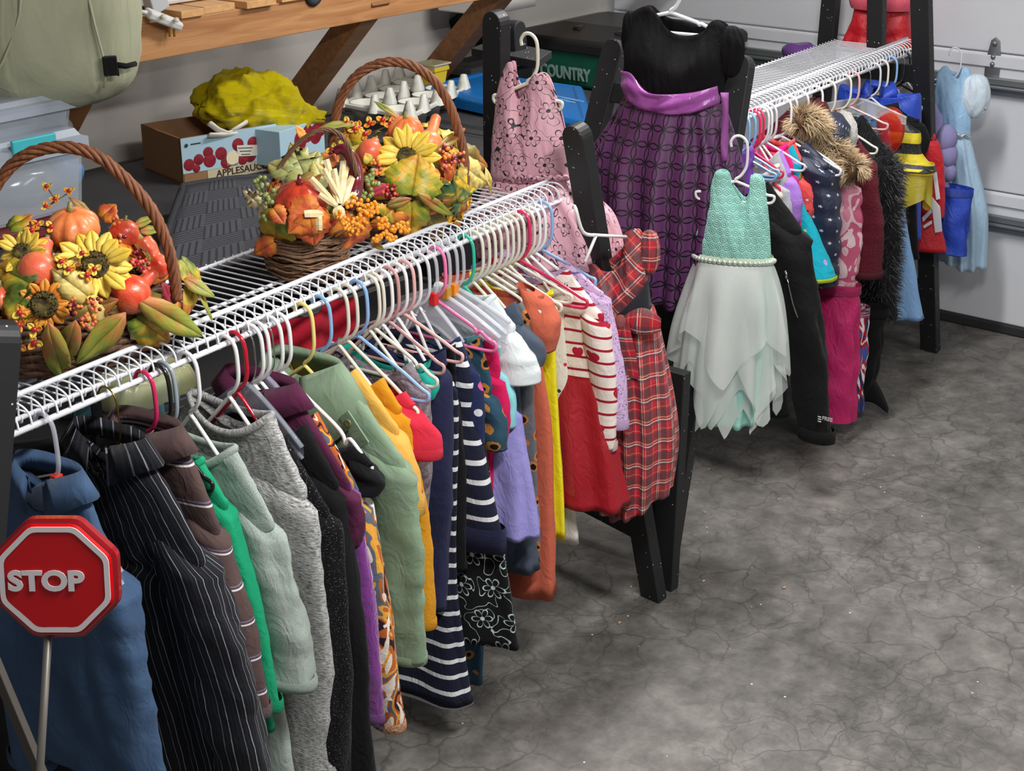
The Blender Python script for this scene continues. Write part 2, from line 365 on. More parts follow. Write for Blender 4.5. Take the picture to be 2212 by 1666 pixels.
m.build('hinge', M_GALV, dr, bevel=0.001)
# ------------------------------------------------------------------ wall storage shelf
M_PINE = wood('stained_pine', (160, 106, 62), (198, 146, 96)); M_PINE2 = wood('cut_pine', (196, 142, 88), (224, 176, 118), 1, 1)
M_BRACE = wood('brace_pine', (120, 80, 48), (158, 108, 64))
BY = 3.65; zb = py_(560, 88, BY).z
sh = thing('storage_shelf', 'long brown timber storage shelf fixed along the grey left wall', 'shelf', (3, 4.0, zb))
m = MB(); m.bx(1.2, 5.9, BY, BY + 0.04, zb, zb + 0.108); m.build('front_beam', M_PINE, sh, smooth=False, bevel=0.003)
m = MB(); m.bx(1.2, 5.9, WY - 0.04, WY - 0.001, zb, zb + 0.108); m.build('wall_beam', M_PINE, sh, smooth=False, bevel=0.003)
def brace(px0, px1):
    a = py_(px0[0], px0[1], BY + 0.06); b = V((a.x + 0.0, WY - 0.03, 1.0))
    m = MB(); m.beam(V((a.x, BY + 0.02, zb + 0.08)), V((a.x, WY - 0.02, px1)), (0.045, 0, 0), (0, 0.03, 0.03)); return m
for q, z1, lb in (((795, 60), 0.93, None), ((1100, 20), 0.93, None), ((215, 230), 0.86, None)):
    brace(q, z1).build('brace', M_BRACE, sh, smooth=False, bevel=0.003)
for px, wv in ((300, .05), (415, .05), (480, .07), (560, .07), (640, .07), (735, .06), (840, .07)):
    a = py_(px, 40, BY); x = a.x
    m = MB(); m.bx(x - wv, x + wv * 0.8, BY + 0.0 - 0.012 * (px % 3), WY - 0.05, zb + 0.108, zb + 0.13); m.build('slat', M_PINE2, sh, smooth=False, bevel=0.002)
# ------------------------------------------------------------------ wire shelves on leaning ladder frames
dN = V((1.854, 0.150, 0)).normalized(); RN = V((1.328, 2.136, 1.23)); aN = V((dN.y, -dN.x, 0))
dF = V((1.554, 0.088, 0)).normalized(); RF = V((4.25, 2.392, 1.23)); aF = V((dF.y, -dF.x, 0))
def rodpt(px, far=False):
    o, d = (RF, dF) if far else (RN, dN); lo, hi = -1.0, 3.5
    for _ in range(40):
        mid = (lo + hi) / 2
        if projx(o + d * mid) < px: lo = mid
        else: hi = mid
    return o + d * mid
ZT = 1.274; DK = 1.238   # raised front rail and deck heights
def wire_shelf(name, label, O, d, a, s0, s1, depth, mid, group):
    """O rod line; a = direction toward the aisle; deck lies on the wall side"""
    back = -a; t = thing(name, label, 'shelf', O + d * ((s0 + s1) / 2), group)
    Tf = back * 0.046 + V((0, 0, ZT - O.z)); P = lambda s, off: O + d * s + off
    def rail(off, r, e0=s0, e1=s1, nm='rail'):
        m = MB(); m.tube([P(e0, off), P(e1, off)], r, 8); return m.build(nm, M_WIRE, t)
    rail(V((0, 0, 0)), 0.0062, s0, s1 + 0.012, 'hanging_rod'); rail(Tf, 0.0056, nm='front_rail'); rail(back * 0.046, 0.0052, nm='lip_rail')
    rail(back * (.046 + mid), 0.0045, nm='middle_rail'); rail(back * (.046 + depth) + V((0, 0, .006)), 0.0050, nm='back_rail')
    n = int((s1 - s0) / 0.0292)
    zt = ZT - O.z
    pts = [tuple(back * (depth + .048) + V((0, 0, .012))), tuple(back * (depth + .036) + V((0, 0, .0065))), tuple(back * (.046 + depth * .5) + V((0, 0, .0065))), tuple(back * .043 + V((0, 0, .0065)))]
    pts2 = [tuple(a * q[0] + V((0, 0, q[1])) + d * q[2]) for q in ((.001, -.006, 0), (.003, .010, 0), (-.001, .026, -.001), (-.012, .037, -.004), (-.026, zt - .002, -.008), (-.038, zt - .002, -.011), (-.046, .033, -.013), (-.048, .012, -.014), (-.049, -.006, -.014), (-.043, -.008, -.014), (-.040, .003, -.014))]
    base = None
    for i in range(n + 1):
        s = s0 + 0.01 + i * (s1 - s0 - 0.02) / n; o = P(s, V((0, 0, 0)))
        if base is None:
            m = MB(); m.tube([o + V(q) for q in spline(pts, 3)], 0.0021, 5); m.tube([o + V(q) for q in spline(pts2, 3)], 0.0021, 5)
            base = m.build('shelf_wire', M_WIRE, t)
        else: inst(base, 'shelf_wire', t, Matrix.Translation(o - base_o))
        if i == 0: base_o = o
    return t
wire_shelf('wire_shelf', 'white wire shelf nearer the camera, three autumn baskets standing on it', RN, dN, aN, -0.35, 1.845, 0.315, 0.122, 'white wire shelves')
wire_shelf('wire_shelf', 'empty white wire shelf farther away in front of the garage door', RF, dF, aF, -0.12, 1.56, 0.30, 0.127, 'white wire shelves')
def post(m, a, b, wd=0.021, dp=0.034, side=V((0, 1, 0))):
    """timber post with a rounded top end; a foot, b top"""
    a, b = V(a), V(b); up = (b - a).normalized(); sx = (side - up * side.dot(up)).normalized(); sz = up.cross(sx)
    out = [(-1, 0)] + [(-math.cos(math.pi * k / 10), math.sin(math.pi * k / 10)) for k in range(11)] + [(1, 0)]
    ring = [a - sx * dp, a + sx * dp] + [b - up * dp + sx * (dp * math.cos(math.pi * k / 10)) + up * (dp * math.sin(math.pi * k / 10)) for k in range(11)]
    k0 = len(m.v); n = len(ring); m.v += [q - sz * wd for q in ring] + [q + sz * wd for q in ring]
    m.face([k0 + i for i in range(n)]); m.face([k0 + n + i for i in reversed(range(n))])
    for i in range(n): j = (i + 1) % n; m.face([k0 + i, k0 + n + i, k0 + n + j, k0 + j])
def ladder(label, ff, ft, bf, bt, rungs, plate=None):
    t = thing('rack_frame', label, 'clothes rack', (V(ff) + V(bf)) / 2, 'black timber rack frames')
    sd = (V(bf) - V(ff)).normalized()
    for a, b in ((ff, ft), (bf, bt)):
        m = MB(); post(m, a, b, side=sd); m.build('post', M_BLACK, t, smooth=False, bevel=0.003)
    for f in rungs:
        a = V(ff).lerp(V(ft), f); b = V(bf).lerp(V(bt), f); up = (V(ft) - V(ff)).normalized()
        m = MB(); m.beam(a + sd * .03, b - sd * .03, up * 0.03, up.cross(sd) * 0.012); m.build('rung', M_BLACK, t, smooth=False, bevel=0.002)
    return t
# near rack, far end
bt = py_(1072, 22, 2.62)
fA = ladder('black timber frame with rounded post tops at the far end of the basket shelf', (3.37, 2.09, 0), (3.085, 2.2, 1.455), (3.42, 2.72, 0), bt, (0.16, 0.42))
pc = bt + V((0.10, 0.0, -0.14))
q0, q1, q2, q3 = [pz(x, y, bt.z - 0.13) for x, y in ((1018, 104), (1066, 84), (1192, 110), (1160, 132))]
m = MB(); k = [q0, q1, q2, q3]; m.grid([[p for p in k], [p - V((0, 0, .022)) for p in k]], True); m.face([3, 2, 1, 0]); m.face([4, 5, 6, 7]); m.build('top_board', M_BLACK, fA, smooth=False, bevel=0.002)
m = MB(); post(m, py_(1118, 135, 2.66), py_(1112, 44, 2.66), 0.017, 0.028, V((1, 0, 0))); m.build('post', M_BLACK, fA, smooth=False, bevel=0.003)
# far rack, near end
fB = ladder('black timber frame behind the purple party dress', (3.50, 2.14, 0), (3.89, 2.185, 1.515), (3.46, 2.74, 0), (3.855, 2.6, 1.52), (0.12, 0.3, 0.78, 0.9))
m = MB(); m.beam(V((3.445, 2.10, 0)), py_(1462, 800, 2.10), (0.0, 0.036, 0), (0.02, 0, 0)); m.build('leg_brace', M_BLACK, fB, smooth=False, bevel=0.003)
# far rack, far end: three posts
fe = pz(2010, 757, 0)
tf = py_(1988, -90, 2.36); bb = py_(1801, -60, 2.98); bfoot = py_(1785, 110, 2.98); bfoot = bb + (bfoot - bb) * (bb.z / (bb.z - bfoot.z))
fC = thing('rack_frame', 'tall black timber frame in front of the garage door', 'clothes rack', (fe.x, 2.6, 0), 'black timber rack frames')
tm = py_(1895, -80, 2.64)
for a, b in ((fe, tf), (bfoot, bb)):
    m = MB(); post(m, a, b, 0.022, 0.036, V((0, 1, 0))); m.build('post', M_BLACK, fC, smooth=False, bevel=0.003)
m = MB(); post(m, py_(1893, 104, 2.62), tm, 0.02, 0.034, V((0, 1, 0))); m.build('post', M_BLACK, fC, smooth=False, bevel=0.003)
for z in (0.28, 1.19):
    f = z / tf.z; a = fe.lerp(tf, f); b = bfoot.lerp(bb, f)
    m = MB(); m.beam(a, b, (0.012, 0, 0), (0, 0, 0.034)); m.build('rung', M_BLACK, fC, smooth=False, bevel=0.002)
# near rack, near end
tp = py_(4, 690, 2.09); ft0 = pz(-150, 1650, 0.0)
fD = ladder('black timber frame whose rounded post top shows at the left picture edge', tp + (py_(-58, 1500, 2.05) - tp) * (tp.z / (tp.z - py_(-58, 1500, 2.05).z)), tp, (tp.x - .3, 2.7, 0), (tp.x + 0.02, 2.55, tp.z), (0.2, 0.8))
lo, hi = pl(0, 1460, RN + dN * -0.05 + aN * 0.16, dN), pl(100, 1700, RN + dN * -0.05 + aN * 0.16, dN)
M_GREYBAR = plastic('grey_brown_bar', (92, 86, 80), 0.7)
m = MB(); m.beam(lo - (hi - lo) * 0.7, hi + (hi - lo) * 0.35, (hi - lo).normalized().cross(dN) * 0.014, dN * 0.007); m.build('diagonal_brace', M_GREYBAR, fD, smooth=False, bevel=0.002)
# ------------------------------------------------------------------ hangers and garments
class Frame:
    def __init__(s, hx, far=False, yaw=0.0, rod=None, U=None):
        if U is not None: s.o = V(rod); s.U = V(U).normalized(); s.W = V((-s.U.y, s.U.x, 0)); s.Z = V((0, 0, 1)); return
        d = dF if far else dN; a = aF if far else aN
        s.o = V(rod) if rod is not None else rodpt(hx, far); c, q = math.cos(math.radians(yaw)), math.sin(math.radians(yaw))
        s.U = a * c + d * q; s.W = V((-s.U.y, s.U.x, 0)); s.Z = V((0, 0, 1))
    def P(s, u, w, z): return s.o + s.U * u + s.W * w + s.Z * z
    def fit(s, px):
        p = pl(px[0], px[1], s.o, s.W) - s.o; return p.dot(s.U), p.z
HM = {}
def hmat(c, clear=False):
    k = (c, clear)
    if k not in HM: HM[k] = plastic('hanger_plastic_clear' if clear else 'hanger_plastic', c, 0.22, alpha=0.42 if clear else 1.0, coat=0.3)
    return HM[k]
M_CHROME = plastic('chrome_wire', (205, 208, 214), 0.15, metal=1.0); M_BRASS = plastic('brass_wire', (150, 125, 60), 0.3, metal=1.0)
def hanger(fr, label, col, w=0.2, zt=-0.27, style='tube', hook=None, group=None, notch=False, tag_col=None, ztop=0.0, drop=0.115, r=0.0043, tag_text=None):
    """plastic clothes hanger: hook over the rod, sloping arms, lower bar"""
    t = thing('clothes_hanger', label, 'hanger', fr.o + V((0, 0, zt)), group)
    mat = hmat(col, style == 'clear'); hm = {'chrome': M_CHROME, 'brass': M_BRASS}.get(hook, mat); rr = 0.0017 if hook in ('chrome', 'brass') else r
    k = drop / 0.105
    hp = [(-0.017, -0.016), (-0.019, 0.0), (-0.008, 0.0145), (0.010, 0.0145), (0.025, -0.002), (0.029, -0.035 * k), (0.027, -0.066 * k), (0.014, -0.088 * k), (0.0, -0.098 * k), (0.0, -0.107 * k)]
    m = MB(); m.tube([fr.P(u, 0, z) for u, z in spline(hp, 4)], rr, 8, up=fr.W, rw=0.62 if style == 'flat' else 1); m.build('hook', hm, t)
    zn = -0.103 * k; s = w - 0.02; dz = (zt - zn)
    if style in ('tube', 'flat'):
        top = [(0.0, zn), (s * 0.35, zn + dz * 0.30), (s * 0.72, zn + dz * 0.62)]
        if notch: top += [(s * 0.78, zn + dz * 0.80), (s * 0.84, zn + dz * 0.70)]
        top += [(s, zn + dz * 0.9), (w, zt), (w - 0.006, zt - 0.018), (s - 0.02, zt - 0.022)]
        loop = spline(top, 4)
        path = loop + [(-u, z) for u, z in reversed(loop)][0:-1]
        m = MB(); m.tube([fr.P(u, 0, z) for u, z in path], r, 8, closed=True, up=fr.W)
        m.grid([[fr.P(0.016 * q, 0.0015 * e, zn - 0.002 - abs(q) * 0.006) for q in (-1, 0, 1)] for e in (-1, 1)])
        m.build('arms', mat, t)
    elif style == 'wire':
        loop = spline([(0, zn), (s, zn + dz * .9), (w, zt), (s - .02, zt - .012)], 4); path = loop + [(-u, z) for u, z in reversed(loop)][0:-1]
        m = MB(); m.tube([fr.P(u, 0, z) for u, z in path], 0.0016, 6, closed=True); m.build('arms', hm, t)
        m = MB(); m.tube([fr.P(-s, 0, zt - .012), fr.P(s, 0, zt - .012)], 0.006, 8); m.build('paper_tube', plastic('card_tube', (186, 176, 156), 0.8), t)
    else:   # clear moulded body
        m = MB(); n = 16; top = []; bot = []
        for i in range(n + 1):
            u = lerp(-w, w, i / n); f = abs(u) / w; top.append((u, zn + 0.01 + dz * f ** 1.25)); bot.append((u, zn - 0.045 + (dz + 0.03) * f ** 1.4))
        for e in (-1, 1): m.grid([[fr.P(u, 0.0045 * e, z) for u, z in top], [fr.P(u, 0.0045 * e, z) for u, z in bot]], flip=e > 0)
        m.grid([[fr.P(u, 0.0045 * e, z) for u, z in top] for e in (-1, 1)], flip=True); m.grid([[fr.P(u, 0.0045 * e, z) for u, z in bot] for e in (-1, 1)])
        m.tube([fr.P(u, 0, z) for u, z in top], 0.0058, 8, up=fr.W); m.tube([fr.P(u, 0, z) for u, z in bot], 0.0045, 8, up=fr.W)
        m.build('body', mat, t)
    if tag_col:
        m = MB(); m.box(fr.P(0.018, 0, -0.1 * k + 0.012), fr.U * 0.0085, fr.W * 0.009, V((0, 0, 0.015))); g = m.build('size_tag', plastic('size_tag', tag_col, 0.4), t, smooth=False, bevel=0.002)
        if tag_text: text(tag_text, 'lettering', hmat((240, 236, 230)), g, fr.P(0.018, -.0096, -0.1 * k + 0.012), V((0, 0, 1)), -fr.U, .014, .0004, .0006)
    return t
def fbm(p, s): return noise.noise(V(p) * s)
def garment(name, label, cat, mat, fr, sh, hem, cuff=None, hpx=None, nk=0.075, nz=-0.12, group=None, b=0.02, body_b=None, wr=0.006, pleat=0.0, npl=9, slr=(0.062, 0.042),
            collar=None, parts=None, waist=None, skirt=None, scoop=0.05, sleeve_mat=None, ncol=64, seed=0, mid=None, hem_mat=None, hemh=0.02, cuff_mat=None, lean=0.0, hang=True, shf=None, inner=True, top_b=None, puff=0.0, quilt=0, zig=0.0, nzig=6, V_=0.0, roll=0.0):
    """sh, hem, cuff: aisle-side silhouette points as pixels (tuple len 2) or (u, z, 0) in hanger space"""
    g = lambda q: q[:2] if len(q) == 3 else fr.fit(q)
    us, zs = g(sh); uh, zh = g(hem); rnd = random.Random(seed or hash(label) % 9999 if False else seed + len(label)); ph = [rnd.uniform(0, 6.28) for _ in range(4)]; sd = rnd.uniform(0, 50)
    t = thing(name, label, cat, fr.o + V((0, 0, zh)), group); bb = body_b or b * 1.25
    slv = cuff is not None; chest = us - (0.03 if slv else 0.0)
    # key rings: (a, b, z_side, z_front, pleat)
    K = [(nk, 0.030, nz, nz - scoop, 0), (lerp(nk, us, 0.35), 0.026, lerp(nz, zs, 0.35) , nz - scoop - 0.02, 0), (lerp(nk, us, 0.75), b, lerp(nz, zs, 0.75), zs - 0.02, 0), (us - 0.008, b, zs, zs - 0.045, 0),
         (chest, bb, zs - 0.07, zs - 0.10, 0)]
    if waist:
        uw, zw = g(waist); K += [(lerp(chest, uw, .6), bb, lerp(zs - .07, zw, .5), lerp(zs - .1, zw, .5), 0), (uw, bb * 0.95, zw, zw, 0)]
        K += [(uw + (uh - uw) * .12, bb * 1.15, zw - 0.03, zw - 0.03, pleat * .25), (lerp(uw, uh, 0.55), lerp(bb, top_b or bb * 1.7, .6), lerp(zw, zh, .5), lerp(zw, zh, .5), pleat)]
    elif mid:
        um, zm = g(mid); K += [(um, bb, zm, zm, pleat * .5)]
    else: K += [(lerp(chest, uh, 0.5), bb, lerp(zs - 0.07, zh, .5), lerp(zs - .1, zh, .5), pleat * .5)]
    K += [(uh, top_b or (bb * 1.7 if waist else bb), zh, zh - 0.004, pleat)]
    ks = spline(K, 7); nks = len(ks); i0_ = 7 * 6 if waist else 7 * 4
    ks = [tuple(k) + (max(0, (i - i0_) / (nks - 1 - i0_)) ** 1.5, max(0, 1 - i / 10)) for i, k in enumerate(ks)]
    def rowof(k, sc=1.0):
        a, bw, z0, z1, pa = k[:5]; row = []; uv = []; cum = 0.0; lp_ = None
        for j in range(ncol + 1):
            th = math.pi + 2 * math.pi * j / ncol; c, s_ = math.cos(th), math.sin(th); cu = abs(c); z = lerp(z1, z0, cu ** 2.2)
            dep = max(0, (zs - z) / max(0.1, zs - zh)); w_ = math.copysign(abs(s_) ** 0.75, s_) * bw; u_ = c * a
            pl_ = math.sin(npl * th + ph[0] + 0.8 * math.sin(3 * th + ph[1] + z * 4)) * pa
            nn = fbm((u_ * 1.0 + sd, w_ * 2, z * 0.45), 14) * wr * (0.4 + 1.3 * min(1, dep)) + fbm((u_ + sd, w_, z * 1.6), 34) * wr * 0.45
            w_ += (nn + pl_) * (1 if s_ >= 0 else -1) * abs(s_) ** 0.5; u_ += (pl_ * 0.7 + nn * 0.7) * c
            if quilt: w_ += 0.008 * (abs(math.sin(math.pi * z / quilt)) ** .6 - .6) * (1 if s_ >= 0 else -1)
            if zig and len(k) > 5: z -= k[5] * zig * abs(((th * nzig / 6.2832 + 0.3) % 1) * 2 - 1)
            if roll: z += roll * c * a * max(0, 1 - max(0, zs - z) * 6)
            if V_ and len(k) > 6: z -= V_ * k[6] * max(0, 1 - abs(u_) / max(nk, .01)) ** 1.0
            q_ = (c * a, math.copysign(abs(s_) ** .75, s_) * bw); cum += 0 if lp_ is None else math.hypot(q_[0] - lp_[0], q_[1] - lp_[1]); lp_ = q_
            row.append(fr.P(u_, w_, z)); uv.append((cum, z))
        hc = uv[ncol // 2][0]; uv = [(q[0] - hc, q[1]) for q in uv]
        return row[:-1], uv
    split = [0, len(ks)]
    if waist: split = [0, 7 * 6 + 1, len(ks)]
    def piece(i0, i1, nm, mt, par, thick=0.003, roll=True):
        m = MB(); rows = []; uvs = []
        seq = ks[i0:i1]
        if roll and i1 == len(ks):   # turned-in hem
            e = seq[-1]; seq = list(seq) + [(e[0] - .006, e[1] * .8, e[2] + .004, e[3] + .004, e[4]) + e[5:], (e[0] - .010, e[1] * .7, e[2] + .03, e[3] + .03, e[4]) + e[5:]]
        if i0 == 0:
            e = seq[0]; seq = [(e[0] - .004, e[1] * .8, e[2] - .02, e[3] - .02, 0) + e[5:]] + list(seq)
        for k in seq: r, u = rowof(k); rows.append(r); uvs.append(u)
        m.grid(rows, True, uvs, flip=True); return m.build(nm, mt, par)
    if waist and skirt:
        bd = piece(0, 7 * 6 + 1, 'bodice', mat, t); sk = piece(7 * 6, len(ks), 'skirt', skirt, t)
    else: bd = piece(0, len(ks), 'body', mat, t)
    # sleeves
    if slv:
        uc, zc = g(cuff); L = zs - zc; short = L < 0.2
        for sg in ((1, -1) if inner else (1,)):
            r0, r1 = slr; n = 6 if short else 9; pts = []; rad = []
            for i in range(n + 1):
                f = i / n; r = lerp(r0, r1, f ** 0.8) * (1 + puff * math.sin(math.pi * min(1, f * 1.05)))
                u = lerp(us - r0 * 0.75, uc - r1, f ** (0.85 if short else 1.0)) + 0.012 * math.sin(math.pi * f)
                z = zs - 0.006 - (L - 0.006) * f + roll * sg * us
                pts.append((u, (fbm((f * 3, sd, sg), 1) * 0.006), z, r))
            pts = spline(pts, 3); m = MB(); rows = []; uvs = []; ns = 28
            rin = [(pts[0][0] - r0 * .55, 0, pts[0][2] + r0 * 0.42, r0 * 0.55)]
            allp = rin + pts; last = allp[-1]; allp = allp + [(last[0], last[1], last[2] + 0.004, last[3] * .85), (last[0], last[1], last[2] + 0.03, last[3] * .75)]
            for i, (u, w_, z, r) in enumerate(allp):
                f = min(1, i / len(pts)); row = []; uv = []
                for k in range(ns + 1):
                    th = math.pi + 2 * math.pi * k / ns; c, s_ = math.cos(th), math.sin(th)
                    nn = fbm((c * .05 + sd, s_ * .05 + sg, z * .28), 20) * wr * 1.3 + fbm((c * .03 + sd + z * .6, s_ * .03, z * 1.3), 26) * wr * .55 + (math.sin(3 * th + ph[2] + z * 5) * 0.0032 + math.sin(5 * th + ph[3] - z * 7) * .0016) * min(1, r / .05)
                    if quilt: nn += 0.0075 * (abs(math.sin(math.pi * z / quilt)) ** 0.6 - 0.6)
                    rr = r * (1 + nn / 0.05) ; flat = (b * 1.15 + 0.005) / r0 * lerp(1, 1.15, f)
                    row.append(fr.P(sg * (u + c * rr), w_ + s_ * rr * min(0.8, flat), z - (c * r * 0.28 if i == 0 else c * r * 0.25 * (1 - f) ** 2) + 0.2 * nn)); uv.append(((th - 2 * math.pi) * lerp(r0, r1, .5) * .75, z))
                rows.append(row[:-1]); uvs.append(uv)
            m.grid(rows, True, uvs, flip=sg > 0); s_o = m.build('sleeve', sleeve_mat or mat, t)
            if cuff_mat or not short:
                # cuff band
                m = MB(); u, w_, z, r = pts[-1]; rows = []; h = hemh
                for dz, q in ((h + .004, 1.0), (h, 1.09), (0.0, 1.09), (-0.003, 1.0), (-0.001, 0.9)):
                    rows.append([fr.P(sg * (u + math.cos(2 * math.pi * k / ns) * r * q), w_ + math.sin(2 * math.pi * k / ns) * r * q * min(0.8, (b * 1.15 + 0.005) / r0 * 1.15), z + dz) for k in range(ns)])
                m.grid(rows, True, flip=sg > 0); m.build('cuff', cuff_mat or sleeve_mat or mat, s_o)
    # collar
    if collar == 'shirt':
        m = MB(); rows = [[], [], []]; uvs = [[], [], []]
        for k in range(25):
            th = -math.pi / 2 + 0.22 + (2 * math.pi - 0.44) * k / 24; c, s_ = math.cos(th), math.sin(th)
            zz = lerp(nz - scoop * (0.55 if s_ < 0 else 0.1), nz, abs(c)); pt = 0.018 * max(0, -s_) ** 4
            for i, (q, dz) in enumerate(((0.92, 0.0), (0.95, 0.034), (1.35, -0.012 - pt * 1.6))):
                rows[i].append(fr.P(c * nk * q, s_ * 0.034 * (q if i < 2 else 1.25), zz + dz)); uvs[i].append((k * 0.01, i * 0.03))
        m.grid(rows, False, uvs); m.build('collar', mat, t, solid=0.003)
    elif collar == 'lapel':
        m = MB(); rows = [[], [], [], []]; uvs = [[], [], [], []]
        for k in range(29):
            th = -math.pi / 2 + 0.15 + (2 * math.pi - 0.30) * k / 28; c, s_ = math.cos(th), math.sin(th); fr_ = max(0, -s_)
            zz = lerp(nz - scoop * (0.9 if s_ < 0 else 0.1), nz, abs(c))
            for i, (q, dz) in enumerate(((0.9, 0.0), (0.96, 0.022), (1.25, 0.004 - .03 * fr_), (1.62, -0.045 - .10 * fr_ ** 1.5))):
                rows[i].append(fr.P(c * nk * q, s_ * 0.038 * (q if i < 2 else 1.15 + .12 * i), zz + dz - .02 * abs(c) * (i > 1))); uvs[i].append((k * 0.012, i * 0.03))
        m.grid(rows, False, uvs); m.build('collar', mat, t, solid=0.003)
    elif collar == 'crew' or collar == 'wide':
        m = MB(); q = 1.0; pth = []
        for k in range(28):
            th = 2 * math.pi * k / 28; c, s_ = math.cos(th), math.sin(th); zz = lerp(nz - scoop * (1 if s_ < 0 else 0.5), nz, abs(c) ** 2.2)
            pth.append(fr.P(c * nk, s_ * 0.031, zz))
        m.tube(pth, 0.006, 6, closed=True, up=(0, 0, 1), rw=1.6); m.build('neckband', hem_mat or mat, t)
    elif collar == 'hood':
        m = MB(); m.lathe([(0.01, 0.045), (0.06, 0.03), (0.09, 0.0), (0.085, -0.05), (0.05, -0.09)], fr.P(0, 0.02, nz - 0.01), (0, 0, 1), 18, sq=0.5); m.build('hood', mat, t)
    if hem_mat and collar not in ('crew',):
        m = MB(); e = ks[-1]; rows = []
        for dz, q in ((hemh + .004, 0), (hemh, 0.002), (-0.002, 0.002), (-0.003, -0.004)):
            r, _ = rowof((e[0] + q, e[1] + q, e[2] + dz, e[3] + dz, e[4])); rows.append(r)
        m.grid(rows, True, flip=True); m.build('hem_band', hem_mat, t)
    t_fr = dict(t=t, bd=bd, rowof=rowof, nk=nk, nz=nz, us=us, zs=zs, uh=uh, zh=zh, ks=ks, bb=bb); return t_fr
WH, CR = (236, 236, 236), (222, 218, 204)
PINKH, MAGH, REDH, BLUH, YELH, TEALH, ROSEH = (236, 120, 170), (206, 40, 96), (190, 18, 44), (140, 180, 226), (236, 218, 130), (52, 178, 150), (226, 176, 172)
def on_hanger(hx, hl, col, gname, gl, cat, mat, far=False, yaw=0.0, hk=None, w=None, fr=None, **k):
    fr = fr or Frame(hx, far, yaw); hk = dict(hk or {})
    res = garment(gname, gl, cat, mat, fr, **k)
    if col is not None:
        hk.setdefault('w', w or max(0.10, res['us'] - 0.035)); hk.setdefault('zt', min(res['zs'] - 0.008, -0.16))
        hanger(fr, hl, col, **hk)
    return fr, res
def band(fr, t, name, mat, a, b, z0, z1, bulge=0.004, slope=0.0, n=56, twist=0.0):
    m = MB(); rows = []; uvs = []
    for i in range(7):
        f = i / 6; q = math.sin(math.pi * f) * bulge
        rows.append([fr.P(math.cos(2 * math.pi * k / n) * (a + q), math.copysign(abs(math.sin(2 * math.pi * k / n)) ** .8, math.sin(2 * math.pi * k / n)) * (b + q) , lerp(z0, z1, f) + slope * math.cos(2 * math.pi * k / n) + twist * math.sin(4 * math.pi * k / n + 1)) for k in range(n)])
        uvs.append([(k / n * 2, f * .1) for k in range(n + 1)])
    m.grid(rows, True, uvs, flip=z1 < z0); return m.build(name, mat, t)
def fur_on(o, n, length, wd, mat, parent, name='fur', seed=1, droop=0.6, test=None):
    me = o.data; rnd = random.Random(seed); off = org(o); m = MB(); P = me.polygons; cnt = 0
    areas = [p.area for p in P]; idx = rnd.choices(range(len(P)), areas, k=n)
    for i in idx:
        p = P[i]; vs = [me.vertices[v].co for v in p.vertices]; a, b = rnd.random(), rnd.random()
        c = vs[0].lerp(vs[1], a).lerp(vs[3 % len(vs)].lerp(vs[2], a), b) + off
        if test and not test(c): continue
        nr = p.normal; d = (nr + V((rnd.uniform(-.5, .5), rnd.uniform(-.5, .5), rnd.uniform(-.5, .5) - droop))).normalized() * length * rnd.uniform(.6, 1.2)
        s_ = d.orthogonal().normalized() * wd; k = len(m.v); m.v += [c - s_, c + s_, c + d * .6 + V((0, 0, .1 * length)) + s_ * .6, c + d * .6 + V((0, 0, .1 * length)) - s_ * .6, c + d]
        u = rnd.random(); m.face([k, k + 1, k + 2, k + 3], [(u, 0), (u, 0), (u, .6), (u, .6)]); m.face([k + 3, k + 2, k + 4], [(u, .6), (u, .6), (u, 1)])
    q = m.build(name, mat, parent); q['kind'] = 'stuff'; return q
def lone_hanger(hx, hl, col, far=False, yaw=0.0, **k): fr = Frame(hx, far, yaw); hanger(fr, hl, col, **k); return fr
GT = 'tops on the near rack'
GH = 'hangers on the near rack'
# cloths
c_blue = cloth('slate_blue_twill', c=((64, 88, 120),), bs=1200)
c_pin = cloth('black_pinstripe_cotton', 'pin', ((24, 25, 30), (46, 48, 58), (150, 152, 160)), (0.036,))
c_brown = cloth('brown_jersey', 'brownstripe', ((86, 68, 66), (214, 210, 216), (120, 110, 140)), (0.075,))
c_green = cloth('green_jersey', c=((22, 148, 104),), bs=500)
c_tee = cloth('pale_sage_jersey', 'heather', ((128, 142, 134), (176, 186, 180)), (500, 500))
c_card = cloth('grey_heather_knit', 'heather', ((88, 88, 88), (206, 206, 204)), (90, 420), bump=0.5)
c_spark = cloth('black_sparkle_knit', 'speckle', ((12, 12, 15), (150, 150, 156)), (260, 420, 0.64), bump=0.6)
c_blk = cloth('black_jersey', c=((17, 17, 20),)); c_blk2 = cloth('black_fabric', c=((11, 11, 13),))
c_mar = cloth('maroon_fleece', c=((84, 32, 62),)); c_pur = cloth('purple_fuzzy_knit', c=((118, 40, 132),), bs=300, bump=0.9, sheen=0.6)
c_org = cloth('rust_art_print', 'blotch', ((186, 96, 44), (44, 26, 38), (186, 96, 44), (226, 160, 60), (96, 104, 116), (186, 96, 44), (232, 220, 206)), (13,))
c_sage = cloth('sage_cotton_twill', c=((130, 152, 126),), bs=1100, bump=0.5); c_sagein = cloth('sage_dark', c=((64, 78, 66),))
c_mus1 = cloth('mustard_light_jersey', c=((222, 168, 78),)); c_mus2 = cloth('mustard_fleece', c=((206, 142, 28),))
c_red = cloth('red_jersey', c=((206, 44, 66),)); c_gpur = cloth('washed_plum_grey_jersey', 'heather', ((92, 82, 92), (150, 140, 146)), (60, 60))
c_teal = cloth('teal_jersey', c=((32, 166, 148),)); c_navy = cloth('navy_jersey', c=((40, 42, 74),))
